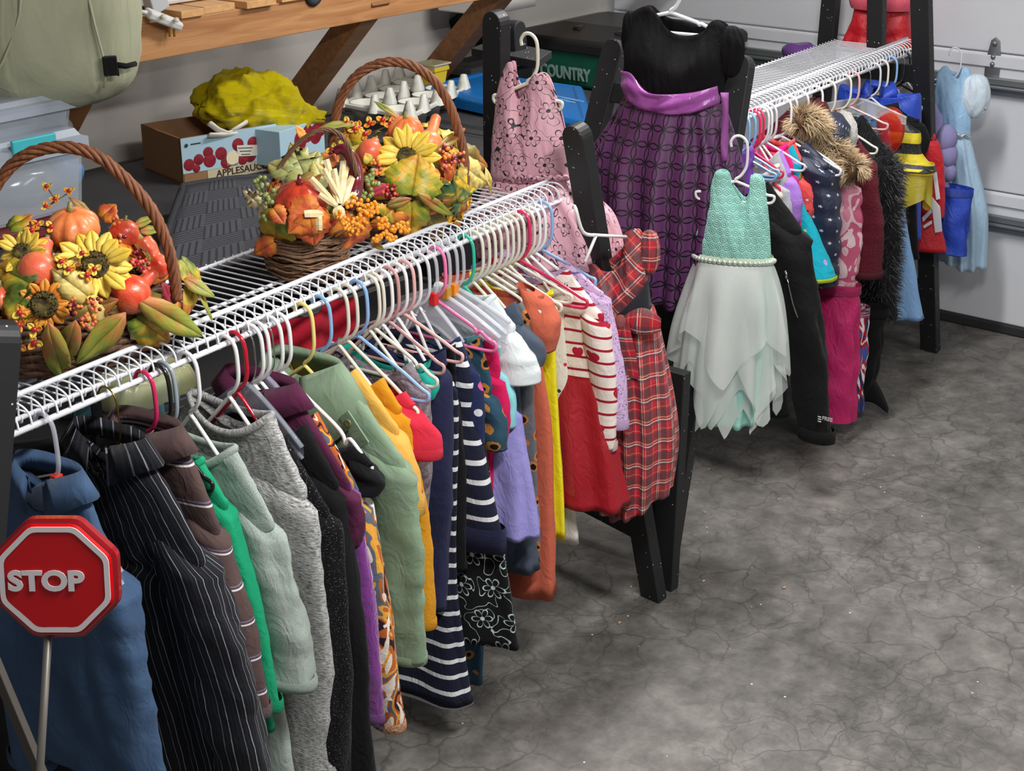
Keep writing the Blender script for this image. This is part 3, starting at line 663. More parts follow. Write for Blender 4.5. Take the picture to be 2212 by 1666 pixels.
c_bret = cloth('navy_white_stripe_knit', 'hstripe', ((26, 30, 50), (220, 222, 226)), (0.047, 0.26)); c_bret2 = cloth('navy_stripe_skirt', 'hstripe', ((24, 28, 48), (220, 222, 226)), (0.043, 0.26))
c_leo = cloth('teal_leopard_print', 'leopard', ((44, 76, 96), (190, 128, 56), (14, 16, 20)), (26,)); c_leo2 = cloth('grey_leopard_print', 'leopard', ((104, 104, 108), (190, 116, 56), (14, 14, 16)), (26,))
c_nflo = cloth('navy_floral_print', 'dots', ((34, 44, 84), (208, 92, 150), (214, 214, 220)), (24, 0.3, 0.45)); c_bflo = cloth('black_daisy_embroidery', 'flower', ((18, 19, 23), (196, 214, 214)), (0.085,))
c_mag = cloth('magenta_jersey', c=((206, 24, 88),)); c_lblue = cloth('aqua_jersey', c=((140, 214, 222),)); c_wht = cloth('white_graphic_jersey', 'speckle', ((216, 224, 226), (168, 186, 150)), (11, 11, 0.66))
c_den = cloth('denim_dark', c=((72, 82, 98),), bs=1400); c_rust = cloth('terracotta_corduroy', c=((196, 98, 74),)); c_yel = cloth('bright_yellow_satin', c=((236, 226, 26),), rough=0.45)
c_wprt = cloth('white_script_print', 'dots', ((224, 220, 212), (60, 60, 60), (220, 40, 60)), (40, 0.22, 0.6)); c_hrt = cloth('cream_red_stripe_hearts', 'hearts', ((232, 220, 212), (160, 26, 46), (176, 26, 52)), (0.098,))
c_tul = cloth('red_tulle', c=((168, 4, 28),), alpha=0.88, rough=0.6); c_tulin = cloth('red_lining', c=((170, 6, 30),))
c_lil = cloth('lilac_sketch_print', 'flower', ((206, 176, 214), (120, 96, 150)), (0.045,)); c_plaid = cloth('red_tartan_taffeta', 'plaid', ((190, 24, 46), (34, 56, 60), (206, 214, 208), (206, 150, 120)), (0.060,), rough=0.55)
c_lav = cloth('lavender_tulle', c=((160, 154, 222),), alpha=0.86); c_lav2 = cloth('lavender_net_overlay', c=((190, 178, 226),), alpha=0.45)
ST = (0, 0)
on_hanger(92, 'translucent white plastic hanger with red size tag inside the blue shirt', (214, 218, 226), 'shirt', 'slate blue long-sleeved button shirt at the left end of the rack', 'shirt', c_blue, hk=dict(style='clear', tag_text='B/P', tag_col=(214, 52, 30), zt=-0.26, w=0.16, drop=0.13),
          sh=(262, 1262), hem=(330, 1700), cuff=(368, 1790), collar='shirt', b=0.032, nk=0.085, nz=-0.11, slr=(0.075, 0.055), wr=0.011, seed=1, body_b=0.045)
lone_hanger(340, 'black plastic hanger hook beside the magenta hanger', (26, 26, 28), w=0.12, zt=-0.2)
on_hanger(228, 'thin twisted brass wire hanger with card tube in the pinstripe shirt', (180, 160, 90), 'shirt', 'black shirt with grey pinstripes and pointed collar on a brass hanger', 'shirt', c_pin, hk=dict(style='wire', hook='brass', drop=0.125),
          sh=(450, 1215), hem=(540, 1720), cuff=(606, 1750), collar='shirt', b=0.03, nk=0.095, nz=-0.10, slr=(0.085, 0.07), wr=0.011, seed=2, body_b=0.036)
on_hanger(308, 'magenta plastic hanger holding the brown shirt', MAGH, 'shirt', 'brown shirt with thin white and violet stripes on its sleeve', 'shirt', c_brown,
          sh=(480, 1150), hem=(560, 1560), cuff=(578, 1550), collar='shirt', b=0.022, nk=0.09, nz=-0.11, slr=(0.055, 0.042), seed=3)
on_hanger(352, 'clear plastic hanger between the brown and green shirts', (150, 160, 170), 'shirt', 'emerald green long-sleeved top between brown and pale sage tops', 'top', c_green, hk=dict(style='tube', drop=0.125),
          sh=(498, 1095), hem=(590, 1580), cuff=(608, 1535), collar='crew', b=0.02, nk=0.08, nz=-0.17, slr=(0.05, 0.036), seed=4)
on_hanger(402, 'white plastic hanger in the pale sage T-shirt', WH, 't_shirt', 'pale sage grey T-shirt with wide short sleeves', 't-shirt', c_tee,
          sh=(598, 1140), hem=(640, 1780), cuff=(676, 1490), collar='crew', b=0.024, nk=0.11, nz=-0.16, slr=(0.075, 0.085), seed=5, wr=0.008)
on_hanger(487, 'white plastic hanger in the grey heather cardigan', WH, 'cardigan', 'light grey heather knit cardigan, sleeve to the picture bottom', 'cardigan', c_card,
          sh=(668, 1075), hem=(690, 1800), cuff=(722, 1760), collar='crew', b=0.03, nk=0.11, nz=-0.13, slr=(0.075, 0.07), seed=6, wr=0.009)
on_hanger(506, 'glossy red plastic hanger in the black sparkle knit', REDH, 'sweater', 'black knit sweater flecked with silver thread beside grey cardigan', 'sweater', c_spark,
          sh=(718, 1115), hem=(740, 1830), cuff=(752, 1790), collar='crew', b=0.022, nk=0.12, nz=-0.19, slr=(0.055, 0.055), seed=7)
lone_hanger(525, 'clear hanger with chrome hook and black clip by the red hanger', (170, 176, 190), style='clear', hook='chrome', w=0.14, zt=-0.22)
on_hanger(542, 'white plastic hanger directly right of the red one', WH, 'sweater', 'plain black long-sleeved top left of the purple sweater', 'sweater', c_blk,
          sh=(738, 1055), hem=(800, 1700), cuff=(812, 1800), b=0.022, nk=0.13, nz=-0.17, slr=(0.055, 0.05), seed=8)
on_hanger(556, 'second white plastic hanger right of the red one', WH, 'shirt', 'maroon shirt with stitched shoulder seam hanging over the purple sweater', 'shirt', c_mar,
          sh=(765, 1058), hem=(762, 1340), cuff=(775, 1180), collar='shirt', b=0.018, nk=0.10, nz=-0.13, slr=(0.055, 0.04), seed=9)
on_hanger(566, 'clear hanger with chrome hook holding the purple sweater', (190, 186, 206), 'sweater', 'fuzzy purple knit sweater with ribbed bottom edge', 'sweater', c_pur, hk=dict(style='clear', hook='chrome'),
          sh=(768, 1062), hem=(832, 1572), cuff=(830, 1560), b=0.018, nk=0.12, nz=-0.2, slr=(0.055, 0.05), seed=10, body_b=0.018)
on_hanger(584, 'white plastic hanger above the rust printed blouse', WH, 'blouse', 'rust orange blouse with black, blue and white abstract print', 'blouse', c_org,
          sh=(792, 1085), hem=(852, 1560), cuff=(872, 1580), b=0.02, nk=0.11, nz=-0.17, slr=(0.05, 0.04), seed=11)
on_hanger(602, 'white notched hanger reaching over the sage jacket', WH, 'top', 'black cap-sleeved top half hidden behind the sage jacket', 'top', c_blk, hk=dict(notch=True, zt=-0.27, w=0.23),
          sh=(812, 1010), hem=(760, 1300), cuff=(820, 1068), b=0.016, nk=0.19, nz=-0.235, slr=(0.035, 0.04), seed=12)
frj, rj = on_hanger(652, 'pale yellow plastic hanger in the sage jacket', YELH, 'jacket', 'sage green cotton jacket with wide collar and buttoned shoulder tab', 'jacket', c_sage,
          sh=(880, 1008), hem=(850, 1270), cuff=(915, 1435), collar='lapel', b=0.03, nk=0.10, nz=-0.12, slr=(0.075, 0.058), seed=13, wr=0.01, hk=dict(drop=0.125))
ta, tb_ = [pl(x, y, frj.o - dN * .034, dN) for x, y in ((745, 893), (790, 962))]
m = MB(); ax_ = (tb_ - ta); sd_ = ax_.cross(dN).normalized(); m.box((ta + tb_) / 2 - dN * .003, ax_ / 2, sd_ * .016, dN * .002); tab_ = m.build('shoulder_tab', c_sage, rj['t'], smooth=False, bevel=.001)
m = MB(); m.lathe([(.0005, .003), (.006, .003), (.0085, .004), (.009, 0)], pl(752, 914, frj.o - dN * .04, dN), -dN, 16); m.build('button', plastic('olive_button', (110, 116, 84), .35), tab_)
on_hanger(690, 'light blue plastic hanger just right of the yellow hanger', BLUH, 'shirt', 'light mustard shirt with turned-back elbow sleeve', 'shirt', c_mus1,
          sh=(868, 935), hem=(846, 1340), cuff=(908, 1115), collar=None, b=0.022, nk=0.09, nz=-0.13, slr=(0.055, 0.052), seed=14, hemh=0.045, cuff_mat=c_mus1)
on_hanger(728, 'cream hanger over the deep mustard fleece', CR, 'sweater', 'deep mustard long-sleeved fleece top behind the light mustard shirt', 'sweater', c_mus2,
          sh=(872, 890), hem=(900, 1300), cuff=(938, 1358), b=0.02, nk=0.115, nz=-0.165, slr=(0.05, 0.042), seed=15)
on_hanger(748, 'cream hanger whose arm ends at the red sleeve', CR, 't_shirt', 'red T-shirt with hemmed short sleeve between mustard and navy', 't-shirt', c_red, hk=dict(w=0.185),
          sh=(900, 880), hem=(880, 1200), cuff=(950, 990), b=0.022, nk=0.15, nz=-0.20, slr=(0.06, 0.062), seed=16, cuff_mat=c_red)
lone_hanger(770, 'pale blue hanger between cream hangers above the red sleeve', BLUH, w=0.19, zt=-0.21)
on_hanger(796, 'left cream hanger of the pair beside the pale blue one', CR, 'top', 'mottled plum grey top between the red and teal sleeves', 'top', c_gpur,
          sh=(915, 830), hem=(916, 1150), cuff=(922, 1130), b=0.018, nk=0.11, nz=-0.165, slr=(0.045, 0.04), seed=17)
lone_hanger(806, 'right cream hanger of the pair beside the pale blue one', CR, w=0.17, zt=-0.20, notch=True)
on_hanger(824, 'white notched hanger right of the cream pair', WH, 't_shirt', 'small teal short-sleeved T-shirt left of the navy top', 't-shirt', c_teal, hk=dict(notch=True),
          sh=(925, 800), hem=(905, 1100), cuff=(935, 865), b=0.016, nk=0.13, nz=-0.17, slr=(0.035, 0.036), seed=18)
lone_hanger(838, 'dusty rose hanger left of a white one', (200, 150, 146), w=0.15, zt=-0.19)
on_hanger(856, 'white hanger between the two rose hangers', WH, 'sweater', 'navy blue long-sleeved children top with long plain sleeve', 'top', c_navy,
          sh=(962, 800), hem=(930, 1350), cuff=(962, 1316), b=0.024, nk=0.13, nz=-0.165, slr=(0.05, 0.04), seed=19, wr=0.009)
lone_hanger(872, 'pale pink hanger left of the magenta-pink one', ROSEH, w=0.16, zt=-0.18)
on_hanger(868, None, None, 'dress', 'long navy dress with thin white stripes reaching lowest in the middle', 'dress', c_bret2,
          sh=(0.15, -0.26, 0), hem=(1013, 1525), b=0.02, nk=0.08, nz=-0.2, pleat=0.006, npl=7, seed=20, body_b=0.022, top_b=0.05, mid=(985, 1260))
on_hanger(886, 'white hanger to the right of the pale pink hanger', WH, 'cardigan', 'black thin cardigan with gathered cuff between navy and striped tops', 'cardigan', c_blk2,
          sh=(985, 860), hem=(985, 1180), cuff=(1004, 1232), b=0.016, nk=0.12, nz=-0.17, slr=(0.042, 0.04), seed=21)
on_hanger(905, 'grey-white hanger left of the clear hangers', (206, 208, 214), 'sweater', 'navy and white striped sweater with plain navy hem band', 'sweater', c_bret,
          sh=(1030, 850), hem=(1088, 1195), b=0.034, nk=0.11, nz=-0.17, slr=(0.055, 0.05), seed=22, hem_mat=c_navy, hemh=0.06, body_b=0.04, inner=False)
on_hanger(922, 'clear moulded hanger with red size tag over dark tops', (222, 224, 232), 'dress', 'black dress with white outlined daisies, hem flaring right', 'dress', c_bflo, hk=dict(style='clear', tag_col=(206, 30, 34), zt=-0.2),
          sh=(0.13, -0.25, 0), hem=(1120, 1400), waist=(1062, 1060), skirt=c_bflo, b=0.018, nk=0.08, nz=-0.2, pleat=0.01, npl=8, seed=23, top_b=0.05)
on_hanger(912, None, None, 'top', 'navy top with pink and white flower print and black yoke', 'top', c_nflo,
          sh=(1020, 790), hem=(1035, 1180), cuff=(1045, 960), b=0.018, nk=0.10, nz=-0.17, slr=(0.045, 0.04), seed=24)
lone_hanger(940, 'hot pink plastic hanger among clear hangers', PINKH, w=0.17, zt=-0.19, notch=True)
on_hanger(950, 'clear moulded hanger with gold size tag beside the pink hanger', (222, 224, 232), 'dress', 'dark teal dress with tan leopard spots', 'dress', c_leo, hk=dict(style='clear', tag_col=(190, 140, 40), zt=-0.19, w=0.17),
          sh=(1068, 850), hem=(1040, 1478), cuff=(1090, 975), b=0.02, nk=0.11, nz=-0.19, slr=(0.045, 0.035), seed=25, pleat=0.005, body_b=0.022, top_b=0.03)
on_hanger(966, 'clear moulded hanger with orange size tag and black label', (222, 224, 232), 'top', 'magenta long-sleeved top left of the aqua edge', 'top', c_mag, hk=dict(style='clear', tag_col=(236, 140, 34), zt=-0.19, w=0.17),
          sh=(1085, 815), hem=(1060, 1110), cuff=(1094, 950), b=0.018, nk=0.13, nz=-0.19, slr=(0.04, 0.03), seed=26)
on_hanger(980, 'clear moulded hanger right of the orange-tagged one', (222, 224, 232), 'top', 'pale aqua long-sleeved top peeping beside the white T-shirt', 'top', c_lblue, hk=dict(style='clear', zt=-0.17, w=0.16),
          sh=(1092, 800), hem=(1085, 1050), cuff=(1112, 925), b=0.016, nk=0.12, nz=-0.17, slr=(0.035, 0.028), seed=27)
on_hanger(990, None, None, 'tutu_skirt', 'lavender tulle skirt with soft gathers below the aqua sleeve', 'skirt', c_lav,
          sh=(0.19, -0.41, 0), hem=(1160, 1160), b=0.03, nk=0.12, nz=-0.37, pleat=0.011, npl=13, seed=28, body_b=0.05, top_b=0.075, mid=(1148, 1060), scoop=0.0)
on_hanger(1002, 'jade green plastic hanger holding the white T-shirt', TEALH, 't_shirt', 'white T-shirt with pale green drawing and flared short sleeve', 't-shirt', c_wht,
          sh=(1118, 712), hem=(1110, 925), cuff=(1160, 828), collar='crew', b=0.03, nk=0.085, nz=-0.125, slr=(0.06, 0.07), seed=29, wr=0.011)
names = ['first', 'second', 'third', 'fourth', 'fifth', 'sixth', 'seventh', 'eighth', 'ninth']
on_hanger(1022, 'first cream hanger right of the jade green one', CR, 'dress', 'dark denim dress with gathered sleeve edge behind white T-shirt', 'dress', c_den,
          sh=(1135, 700), hem=(1158, 1236), cuff=(1172, 790), b=0.02, nk=0.12, nz=-0.14, slr=(0.045, 0.05), seed=30, pleat=0.006, body_b=0.03, top_b=0.05, puff=0.2)
on_hanger(1036, 'second cream hanger right of the jade green one', CR, 'dress', 'grey leopard-spotted dress hem showing beside the terracotta dress', 'dress', c_leo2,
          sh=(1150, 700), hem=(1168, 1218), b=0.016, nk=0.12, nz=-0.15, seed=31, body_b=0.02)
lone_hanger(1049, 'third cream hanger right of the jade green one', CR, w=0.16, zt=-0.175, notch=True)
on_hanger(1062, 'fourth cream hanger right of the jade green one', CR, 'dress', 'long terracotta dress with elastic ruffled shoulder', 'dress', c_rust,
          sh=(1178, 640), hem=(1200, 1290), cuff=(1198, 760), b=0.024, nk=0.14, nz=-0.155, slr=(0.045, 0.04), seed=32, pleat=0.006, npl=8, body_b=0.03, top_b=0.06, puff=0.25, mid=(1192, 950))
for i, (hx) in enumerate((1076, 1088)): lone_hanger(hx, names[4 + i] + ' cream hanger right of the jade green one', CR, w=0.17, zt=-0.18)
on_hanger(1100, 'seventh cream hanger right of the jade green one', CR, 'dress', 'bright yellow satin dress seen as a narrow strip', 'dress', c_yel,
          sh=(1196, 640), hem=(1222, 1165), b=0.016, nk=0.13, nz=-0.15, seed=33, pleat=0.005, body_b=0.022, top_b=0.03)
lone_hanger(1112, 'eighth cream hanger right of the jade green one', CR, w=0.17, zt=-0.17)
lone_hanger(1124, 'raspberry pink hanger near the right end of the near rod', (214, 44, 96), w=0.2, zt=-0.185)
on_hanger(1134, 'white hanger touching the raspberry pink one', CR, 'dress', 'white dress with black script and red heart print', 'dress', c_wprt,
          sh=(1222, 640), hem=(1246, 1175), b=0.016, nk=0.13, nz=-0.15, seed=34, body_b=0.022)
on_hanger(1146, 'first of the last white hangers before the blue one', WH, 'dress', 'cream and red striped heart dress with long sleeves and red tulle skirt', 'dress', c_hrt,
          sh=(1310, 690), hem=(1350, 1100), cuff=(1330, 972), waist=(1290, 815), skirt=c_tul, b=0.034, nk=0.11, nz=-0.13, slr=(0.045, 0.032), seed=35, pleat=0.012, npl=11, body_b=0.035, top_b=0.09, inner=False)
on_hanger(1158, 'second of the last white hangers before the blue one', WH, 'dress', 'pale lilac long-sleeved dress with sketch print', 'dress', c_lil,
          sh=(1310, 640), hem=(1330, 900), cuff=(1356, 925), b=0.018, nk=0.10, nz=-0.12, slr=(0.04, 0.034), seed=36)
lone_hanger(1173, 'pale blue hanger last on the near rod', BLUH, w=0.16, zt=-0.165)
def wpt(fr, w_): return fr.o + fr.W * w_
def dress2(name, label, fr, mat, smat, top, wl, wr_, rows_px, B=.05, depth=(.06, .10, .13), pleat=.012, npl=12, backup=.6, cat='dress', seed=0, wrk=.004, rot=0.0, group=None):
    """dress seen from the front: bodice panels cut along the armholes and neckline, pleated skirt"""
    q = lambda p: fr.fit(p); T = [q(p) for p in top]; L, Rr = q(wl), q(wr_); zlow = min(q(rows_px[-1][0])[1], q(rows_px[-1][1])[1])
    t = thing(name, label, cat, fr.P(0, 0, zlow), group); N = 48; tops = spline([(a, b) for a, b in T], 6); n = len(tops); cr, sr_ = math.cos(rot), math.sin(rot)
    zc = max(a[1] for a in tops)
    for sgn, nm in ((-1, 'bodice_front'), (1, 'bodice_back')):
        m = MB(); rows = []; uvs = []
        for i in range(17):
            f = i / 16; row = []; uv = []
            for j, (u, z) in enumerate(tops):
                g = j / (n - 1); mid = math.sin(math.pi * g)
                if sgn > 0 and .3 < g < .7: z = lerp(z, min(zc - .012, z + .06), backup * math.sin(math.pi * (g - .3) / .4))
                ub, zb2 = lerp(L[0], Rr[0], g), lerp(L[1], Rr[1], g); uu, zz = lerp(u, ub, f ** 1.0), lerp(z, zb2, f)
                e = (mid ** .5) * lerp(.010, B, sm(min(1, f * 1.6))) + .002; e += fbm((uu * 1.3 + seed, zz * .8, sgn), 16) * wrk * 1.6 + fbm((uu * 3 + seed, zz * 1.2 + uu * 2, sgn), 22) * wrk
                row.append(fr.P(uu, sgn * e, zz)); uv.append((uu * cr - zz * sr_, uu * sr_ + zz * cr))
            rows.append(row); uvs.append(uv)
        m.grid(rows, False, uvs, flip=sgn > 0); m.build(nm, mat, t, solid=.002)
    keys = [(L[0], L[1], Rr[0], Rr[1], B, 0)] 
    for i, (a, b) in enumerate(rows_px): a, b = q(a), q(b); keys.append((a[0], a[1], b[0], b[1], depth[min(i, len(depth) - 1)], (i + 1) / len(rows_px)))
    ks = spline(keys, 9); m = MB(); rows = []; uvs = []; nc = 132
    for (u0, z0, u1, z1, dp, f) in ks + [ks[-1][:4] + (ks[-1][4] - .008, 1.0)]:
        row = []; uv = []; cum = 0; last = None
        for k in range(nc + 1):
            th = math.pi / 2 + 2 * math.pi * k / nc; c, s_ = math.cos(th), math.sin(th); g = (c + 1) / 2
            pa = pleat * (.10 + .9 * f) * (.75 + .5 * fbm((c * 2 + seed, s_, f), 2)); fold = math.sin(npl * th + 1.4 * math.sin(3 * th + seed) + f * .6) ; fold = math.copysign(abs(fold) ** .7, fold)
            u = lerp(u0, u1, g) + fold * pa * .5 * c; w_ = s_ * dp * (1 if abs(s_) > 1 else 1) + fold * pa * (1 if s_ > 0 else -1) * abs(s_) ** .4
            w_ += fbm((c * .4 + seed, s_ * .3, f * .5), 9) * .006 * f; z = lerp(z0, z1, g) + .006 * f * math.sin(4 * th + seed)
            row.append(fr.P(u, w_, z)); qn = (lerp(u0, u1, g), s_ * dp); cum += 0 if last is None else math.hypot(qn[0] - last[0], qn[1] - last[1]) * 1.25; last = qn; uv.append((cum, z))
        hc = uv[nc // 2][0]; uv = [(a_[0] - hc, a_[1]) for a_ in uv]; rows.append(row[:-1]); uvs.append(uv)
    m.grid(rows, True, uvs, flip=True); m.build('skirt', smat, t)
    return dict(t=t, L=L, R=Rr)
def puff(t, fr, c, rx, rz, mat, name='sleeve', dep=.8, seed=0, nf=9):
    """gathered puff sleeve: c centre and half sizes in pixels"""
    p = pl(c[0], c[1], fr.o, fr.W); s = pxm(p); m = MB(); rows = []; uvs = []
    for i in range(19):
        ph = math.pi * i / 18; row = []; uv = []
        for k in range(49):
            th = 2 * math.pi * k / 48; r = 1 + .07 * math.sin(nf * th + 2 * math.cos(ph * 2) + seed) * (.4 + abs(math.cos(ph))) + fbm((math.cos(th) + seed, math.sin(th), ph), 2.2) * .10
            row.append(p + fr.U * (math.cos(th) * math.sin(ph) ** .8 * rx * s * r) + fr.W * (math.sin(th) * math.sin(ph) ** .8 * rx * s * dep * r) + V((0, 0, -math.cos(ph) * rz * s))); uv.append((th * rx * s, -math.cos(ph) * rz * s))
        rows.append(row[:-1]); uvs.append(uv)
    m.grid(rows, True, uvs); return m.build(name, mat, t)
def sash(t, fr, name, mat, topl, botl, off, seed=0, crease=.006):
    """ribbon round the front of a waist: upper and lower edges as pixel polylines"""
    a = spline([fr.fit(p) for p in topl], 8); b = spline([fr.fit(p) for p in botl], 8); n = min(len(a), len(b)); m = MB(); rows = []; uvs = []
    for i in range(9):
        f = i / 8; row = []; uv = []
        for j in range(n):
            g = j / (n - 1); u, z = lerp(a[j][0], b[j][0], f), lerp(a[j][1], b[j][1], f); e = off * (math.sin(math.pi * g) ** .5) + .008 + .5 * crease * math.sin(math.pi * f)
            e += crease * math.sin(9 * f + 14 * g + seed) * .45 + crease * 1.6 * abs(fbm((g * 1.5 + seed, f * .7 + g, 0), 3)); row.append(fr.P(u, -e, z)); uv.append((u, z))
        rows.append(row); uvs.append(uv)
    m.grid(rows, False, uvs); return m.build(name, mat, t, solid=.002)
# ------------------------------------------------------------------ dresses hung on the frames
c_vel = cloth('black_velvet', c=((11, 10, 13),), sheen=0.0); c_psat = cloth('purple_net_over_satin', 'lattice', ((98, 52, 100), (18, 13, 22)), (0.050,), rough=0.38, wr=25, crinkle=.4)
M_SASH = cloth('purple_satin_sash', c=((158, 82, 160),), rough=0.28, bump=0.35, bs=300, crinkle=.6)
fp = Frame(0, rod=py_(1452, -62, 2.33), U=(0.16, -0.987, 0))
rs = dress2('party_dress', 'purple and black party dress with satin sash on the frame between the shelves', fp, c_vel, c_psat,
            [(1352, 165), (1350, 90), (1362, 34), (1400, 12), (1424, 30), (1446, 62), (1482, 76), (1520, 68), (1542, 44), (1572, 58), (1580, 110), (1562, 195)], (1352, 205), (1562, 222),
            [((1318, 265), (1578, 275)), ((1275, 345), (1602, 380)), ((1282, 470), (1596, 500)), ((1306, 600), (1560, 655))], B=.07, depth=(.085, .11, .13, .14), pleat=.028, npl=15, seed=3, group='party dresses')
puff(rs['t'], fp, (1362, 72), 20, 48, c_vel, seed=1); puff(rs['t'], fp, (1578, 112), 30, 56, c_vel, seed=2)
hanger(fp, 'white plastic hanger of the purple party dress', (238, 240, 246), w=abs(fp.fit((1350, 45))[0]) * .95, zt=fp.fit((1540, 62))[1], notch=True, r=0.0055)
sash(rs['t'], fp, 'sash', M_SASH, [(1350, 148), (1385, 150), (1420, 182), (1470, 192), (1520, 190), (1562, 180)], [(1354, 188), (1380, 208), (1425, 226), (1475, 234), (1520, 232), (1560, 222)], .082, 1, .012)
m = MB(); m.grid([[pl(1556 + 5 * f + 3 * math.sin(6 * f), 200 + 150 * f, fp.o - fp.W * (.075 - .01 * f), fp.W), pl(1574 - 2 * f, 200 + 145 * f, fp.o - fp.W * (.06 + .01 * math.sin(7 * f)), fp.W)] for f in [i / 10 for i in range(11)]]); m.build('sash_tail', M_SASH, rs['t'], solid=0.002)
c_pk = cloth('pink_satin_black_embroidery', 'flower', ((216, 164, 178), (30, 24, 30)), (0.07,), rough=0.4, wr=25, crinkle=.5)
fk = Frame(0, rod=py_(1140, 86, 2.42), U=(0.2, -0.98, 0))
rk = dress2('party_dress', 'pink satin party dress with black embroidered flowers behind the black post', fk, c_pk, c_pk,
            [(1068, 255), (1078, 190), (1096, 140), (1110, 136), (1112, 175), (1122, 212), (1142, 190), (1158, 160), (1184, 166), (1205, 225), (1224, 295)], (1062, 385), (1230, 388),
            [((1040, 420), (1262, 415)), ((1030, 470), (1318, 470)), ((1050, 560), (1345, 560))], B=.05, depth=(.08, .12, .14), pleat=.018, npl=13, seed=7, group='party dresses')
m = MB(); m.tube([pl(x, 384 + 3 * math.sin(x * .4), fk.o - fk.W * (.012 + .05 * math.sin(math.pi * (x - 1062) / 168)), fk.W) for x in range(1064, 1232, 3)], .006, 6); m.build('waist_ruffle', c_pk, rk['t'])
hanger(fk, 'white plastic hanger of the pink party dress', CR, w=abs(fk.fit((1214, 222))[0]), zt=fk.fit((1214, 222))[1], r=0.005)
# tartan dress
c_plb = cloth('red_tartan_bodice', 'plaid', ((190, 24, 46), (34, 56, 60), (206, 214, 208), (206, 150, 120)), (0.060,), rough=0.5, crinkle=.5)
fq = Frame(0, rod=py_(1340, 446, 2.11), U=(0.42, -0.907, 0))
rq = dress2('tartan_dress', 'red tartan party dress with puff sleeves and bow hung on the black frame', fq, c_plb, c_plaid,
            [(1276, 655), (1258, 615), (1262, 578), (1284, 566), (1302, 582), (1326, 582), (1344, 562), (1350, 528), (1350, 504), (1382, 498), (1392, 545), (1396, 600)], (1302, 702), (1404, 655),
            [((1300, 725), (1418, 685)), ((1292, 850), (1448, 830)), ((1290, 960), (1463, 950)), ((1300, 1100), (1450, 1052))], B=.05, depth=(.07, .10, .12, .125), pleat=.017, npl=11, seed=5, rot=.75)
puff(rq['t'], fq, (1402, 545), 24, 50, c_plaid, seed=3); puff(rq['t'], fq, (1262, 600), 16, 30, c_plaid, seed=4)
sash(rq['t'], fq, 'sash', cloth('charcoal_band', c=((40, 40, 46),)), [(1300, 680), (1340, 662), (1380, 625), (1402, 600)], [(1304, 708), (1345, 694), (1385, 672), (1408, 660)], .066, 2, .004)
m = MB(); kn = V(pl(1342, 692, fq.P(0, -.075, 0), fq.W))
for sg, L_, dz_ in ((1, .105, .02), (-1, .07, -.02)):
    rows = []; uvs = []
    for i in range(11):
        f = i / 10; wd = 0.008 + 0.030 * math.sin(math.pi * f * .9); c = kn + fq.U * (sg * L_ * f) + V((0, 0, dz_ * f - 0.02 * f * f)) - fq.W * 0.012
        rows.append([c + V((0, 0, wd * math.cos(a))) - fq.W * (0.016 * math.sin(math.pi * f) * math.sin(a)) for a in [2 * math.pi * k / 12 for k in range(12)]]); uvs.append([(f * .1, k * .01) for k in range(13)])
    m.grid(rows, True, uvs, flip=sg > 0)
    m.grid([[kn + fq.U * (sg * (0.008 + .03 * f) + x_) - fq.W * (.02 + .008 * math.sin(6 * f + x_ * 60)) - V((0, 0, 0.15 * f)) for x_ in (-.018, 0, .018)] for f in [i / 6 for i in range(7)]], uvs=[[(x_, f * .16) for x_ in (0, .018, .036)] for f in [i / 6 for i in range(7)]])
m.ball(kn - fq.W * .014, 0.017, 10, 6, (1, 1, 1.2)); m.build('bow', c_plaid, rq['t'])
def white_hook(px, neck, tips, label, Y, r=0.0045):
    h, n_, a, b = [py_(q[0], q[1], Y) for q in (px, neck) + tips]; t = thing('clothes_hanger', label, 'hanger', n_)
    mid = h.lerp(n_, .5) + V((-.012, 0, -.02)); m = MB(); m.tube([V(p) for p in spline([tuple(h + V((0.02, 0.02, .0))), tuple(h + V((0, 0, .006))), tuple(mid), tuple(n_)], 4)], r, 8); m.build('hook', hmat((238, 238, 238)), t)
    m = MB(); m.tube([a, n_, b], r, 8); m.build('arms', hmat((238, 238, 238)), t); return t
white_hook((1243, 455), (1288, 508), ((1264, 566), (1352, 512)), 'white plastic hanger of the tartan dress hooked over the black frame', 2.07)
# mint dress
c_mint = cloth('mint_circle_embroidery', 'circles', ((146, 220, 204), (204, 248, 238)), (0.022,), bump=0.8, crinkle=.15)
c_mlin = cloth('mint_lining', c=((166, 222, 210),)); c_mtul = cloth('pale_mint_tulle', c=((244, 250, 247),), alpha=0.42, rough=0.7, crinkle=.3); c_mtul2 = cloth('pale_mint_tulle_under', c=((236, 247, 242),), alpha=0.62, rough=.7, crinkle=.3)
fm = Frame(0, rod=py_(1594, 306, 2.08), U=(0.42, -0.907, 0))
rm = dress2('party_dress', 'mint green sleeveless dress with jewelled belt and pale tulle skirt', fm, c_mint, c_mlin,
            [(1504, 505), (1516, 470), (1534, 410), (1546, 372), (1572, 370), (1584, 402), (1604, 432), (1614, 430), (1622, 402), (1622, 380), (1648, 384), (1656, 430), (1662, 490)], (1504, 562), (1666, 570),
            [((1494, 620), (1672, 625)), ((1490, 760), (1668, 760)), ((1500, 905), (1640, 905))], B=.042, depth=(.055, .07, .075), pleat=.012, npl=9, seed=9, backup=.15, group='party dresses')
tipu, tipz = fm.fit((1672, 428)); hanger(fm, 'small white plastic hanger of the mint dress', (240, 240, 240), w=tipu, zt=tipz + 0.004, r=0.0042)
uw, zw = fm.fit((1666, 562)); uw = (rm['R'][0] - rm['L'][0]) / 2; fm2 = Frame(0, rod=fm.o + fm.U * ((rm['R'][0] + rm['L'][0]) / 2), U=fm.U)
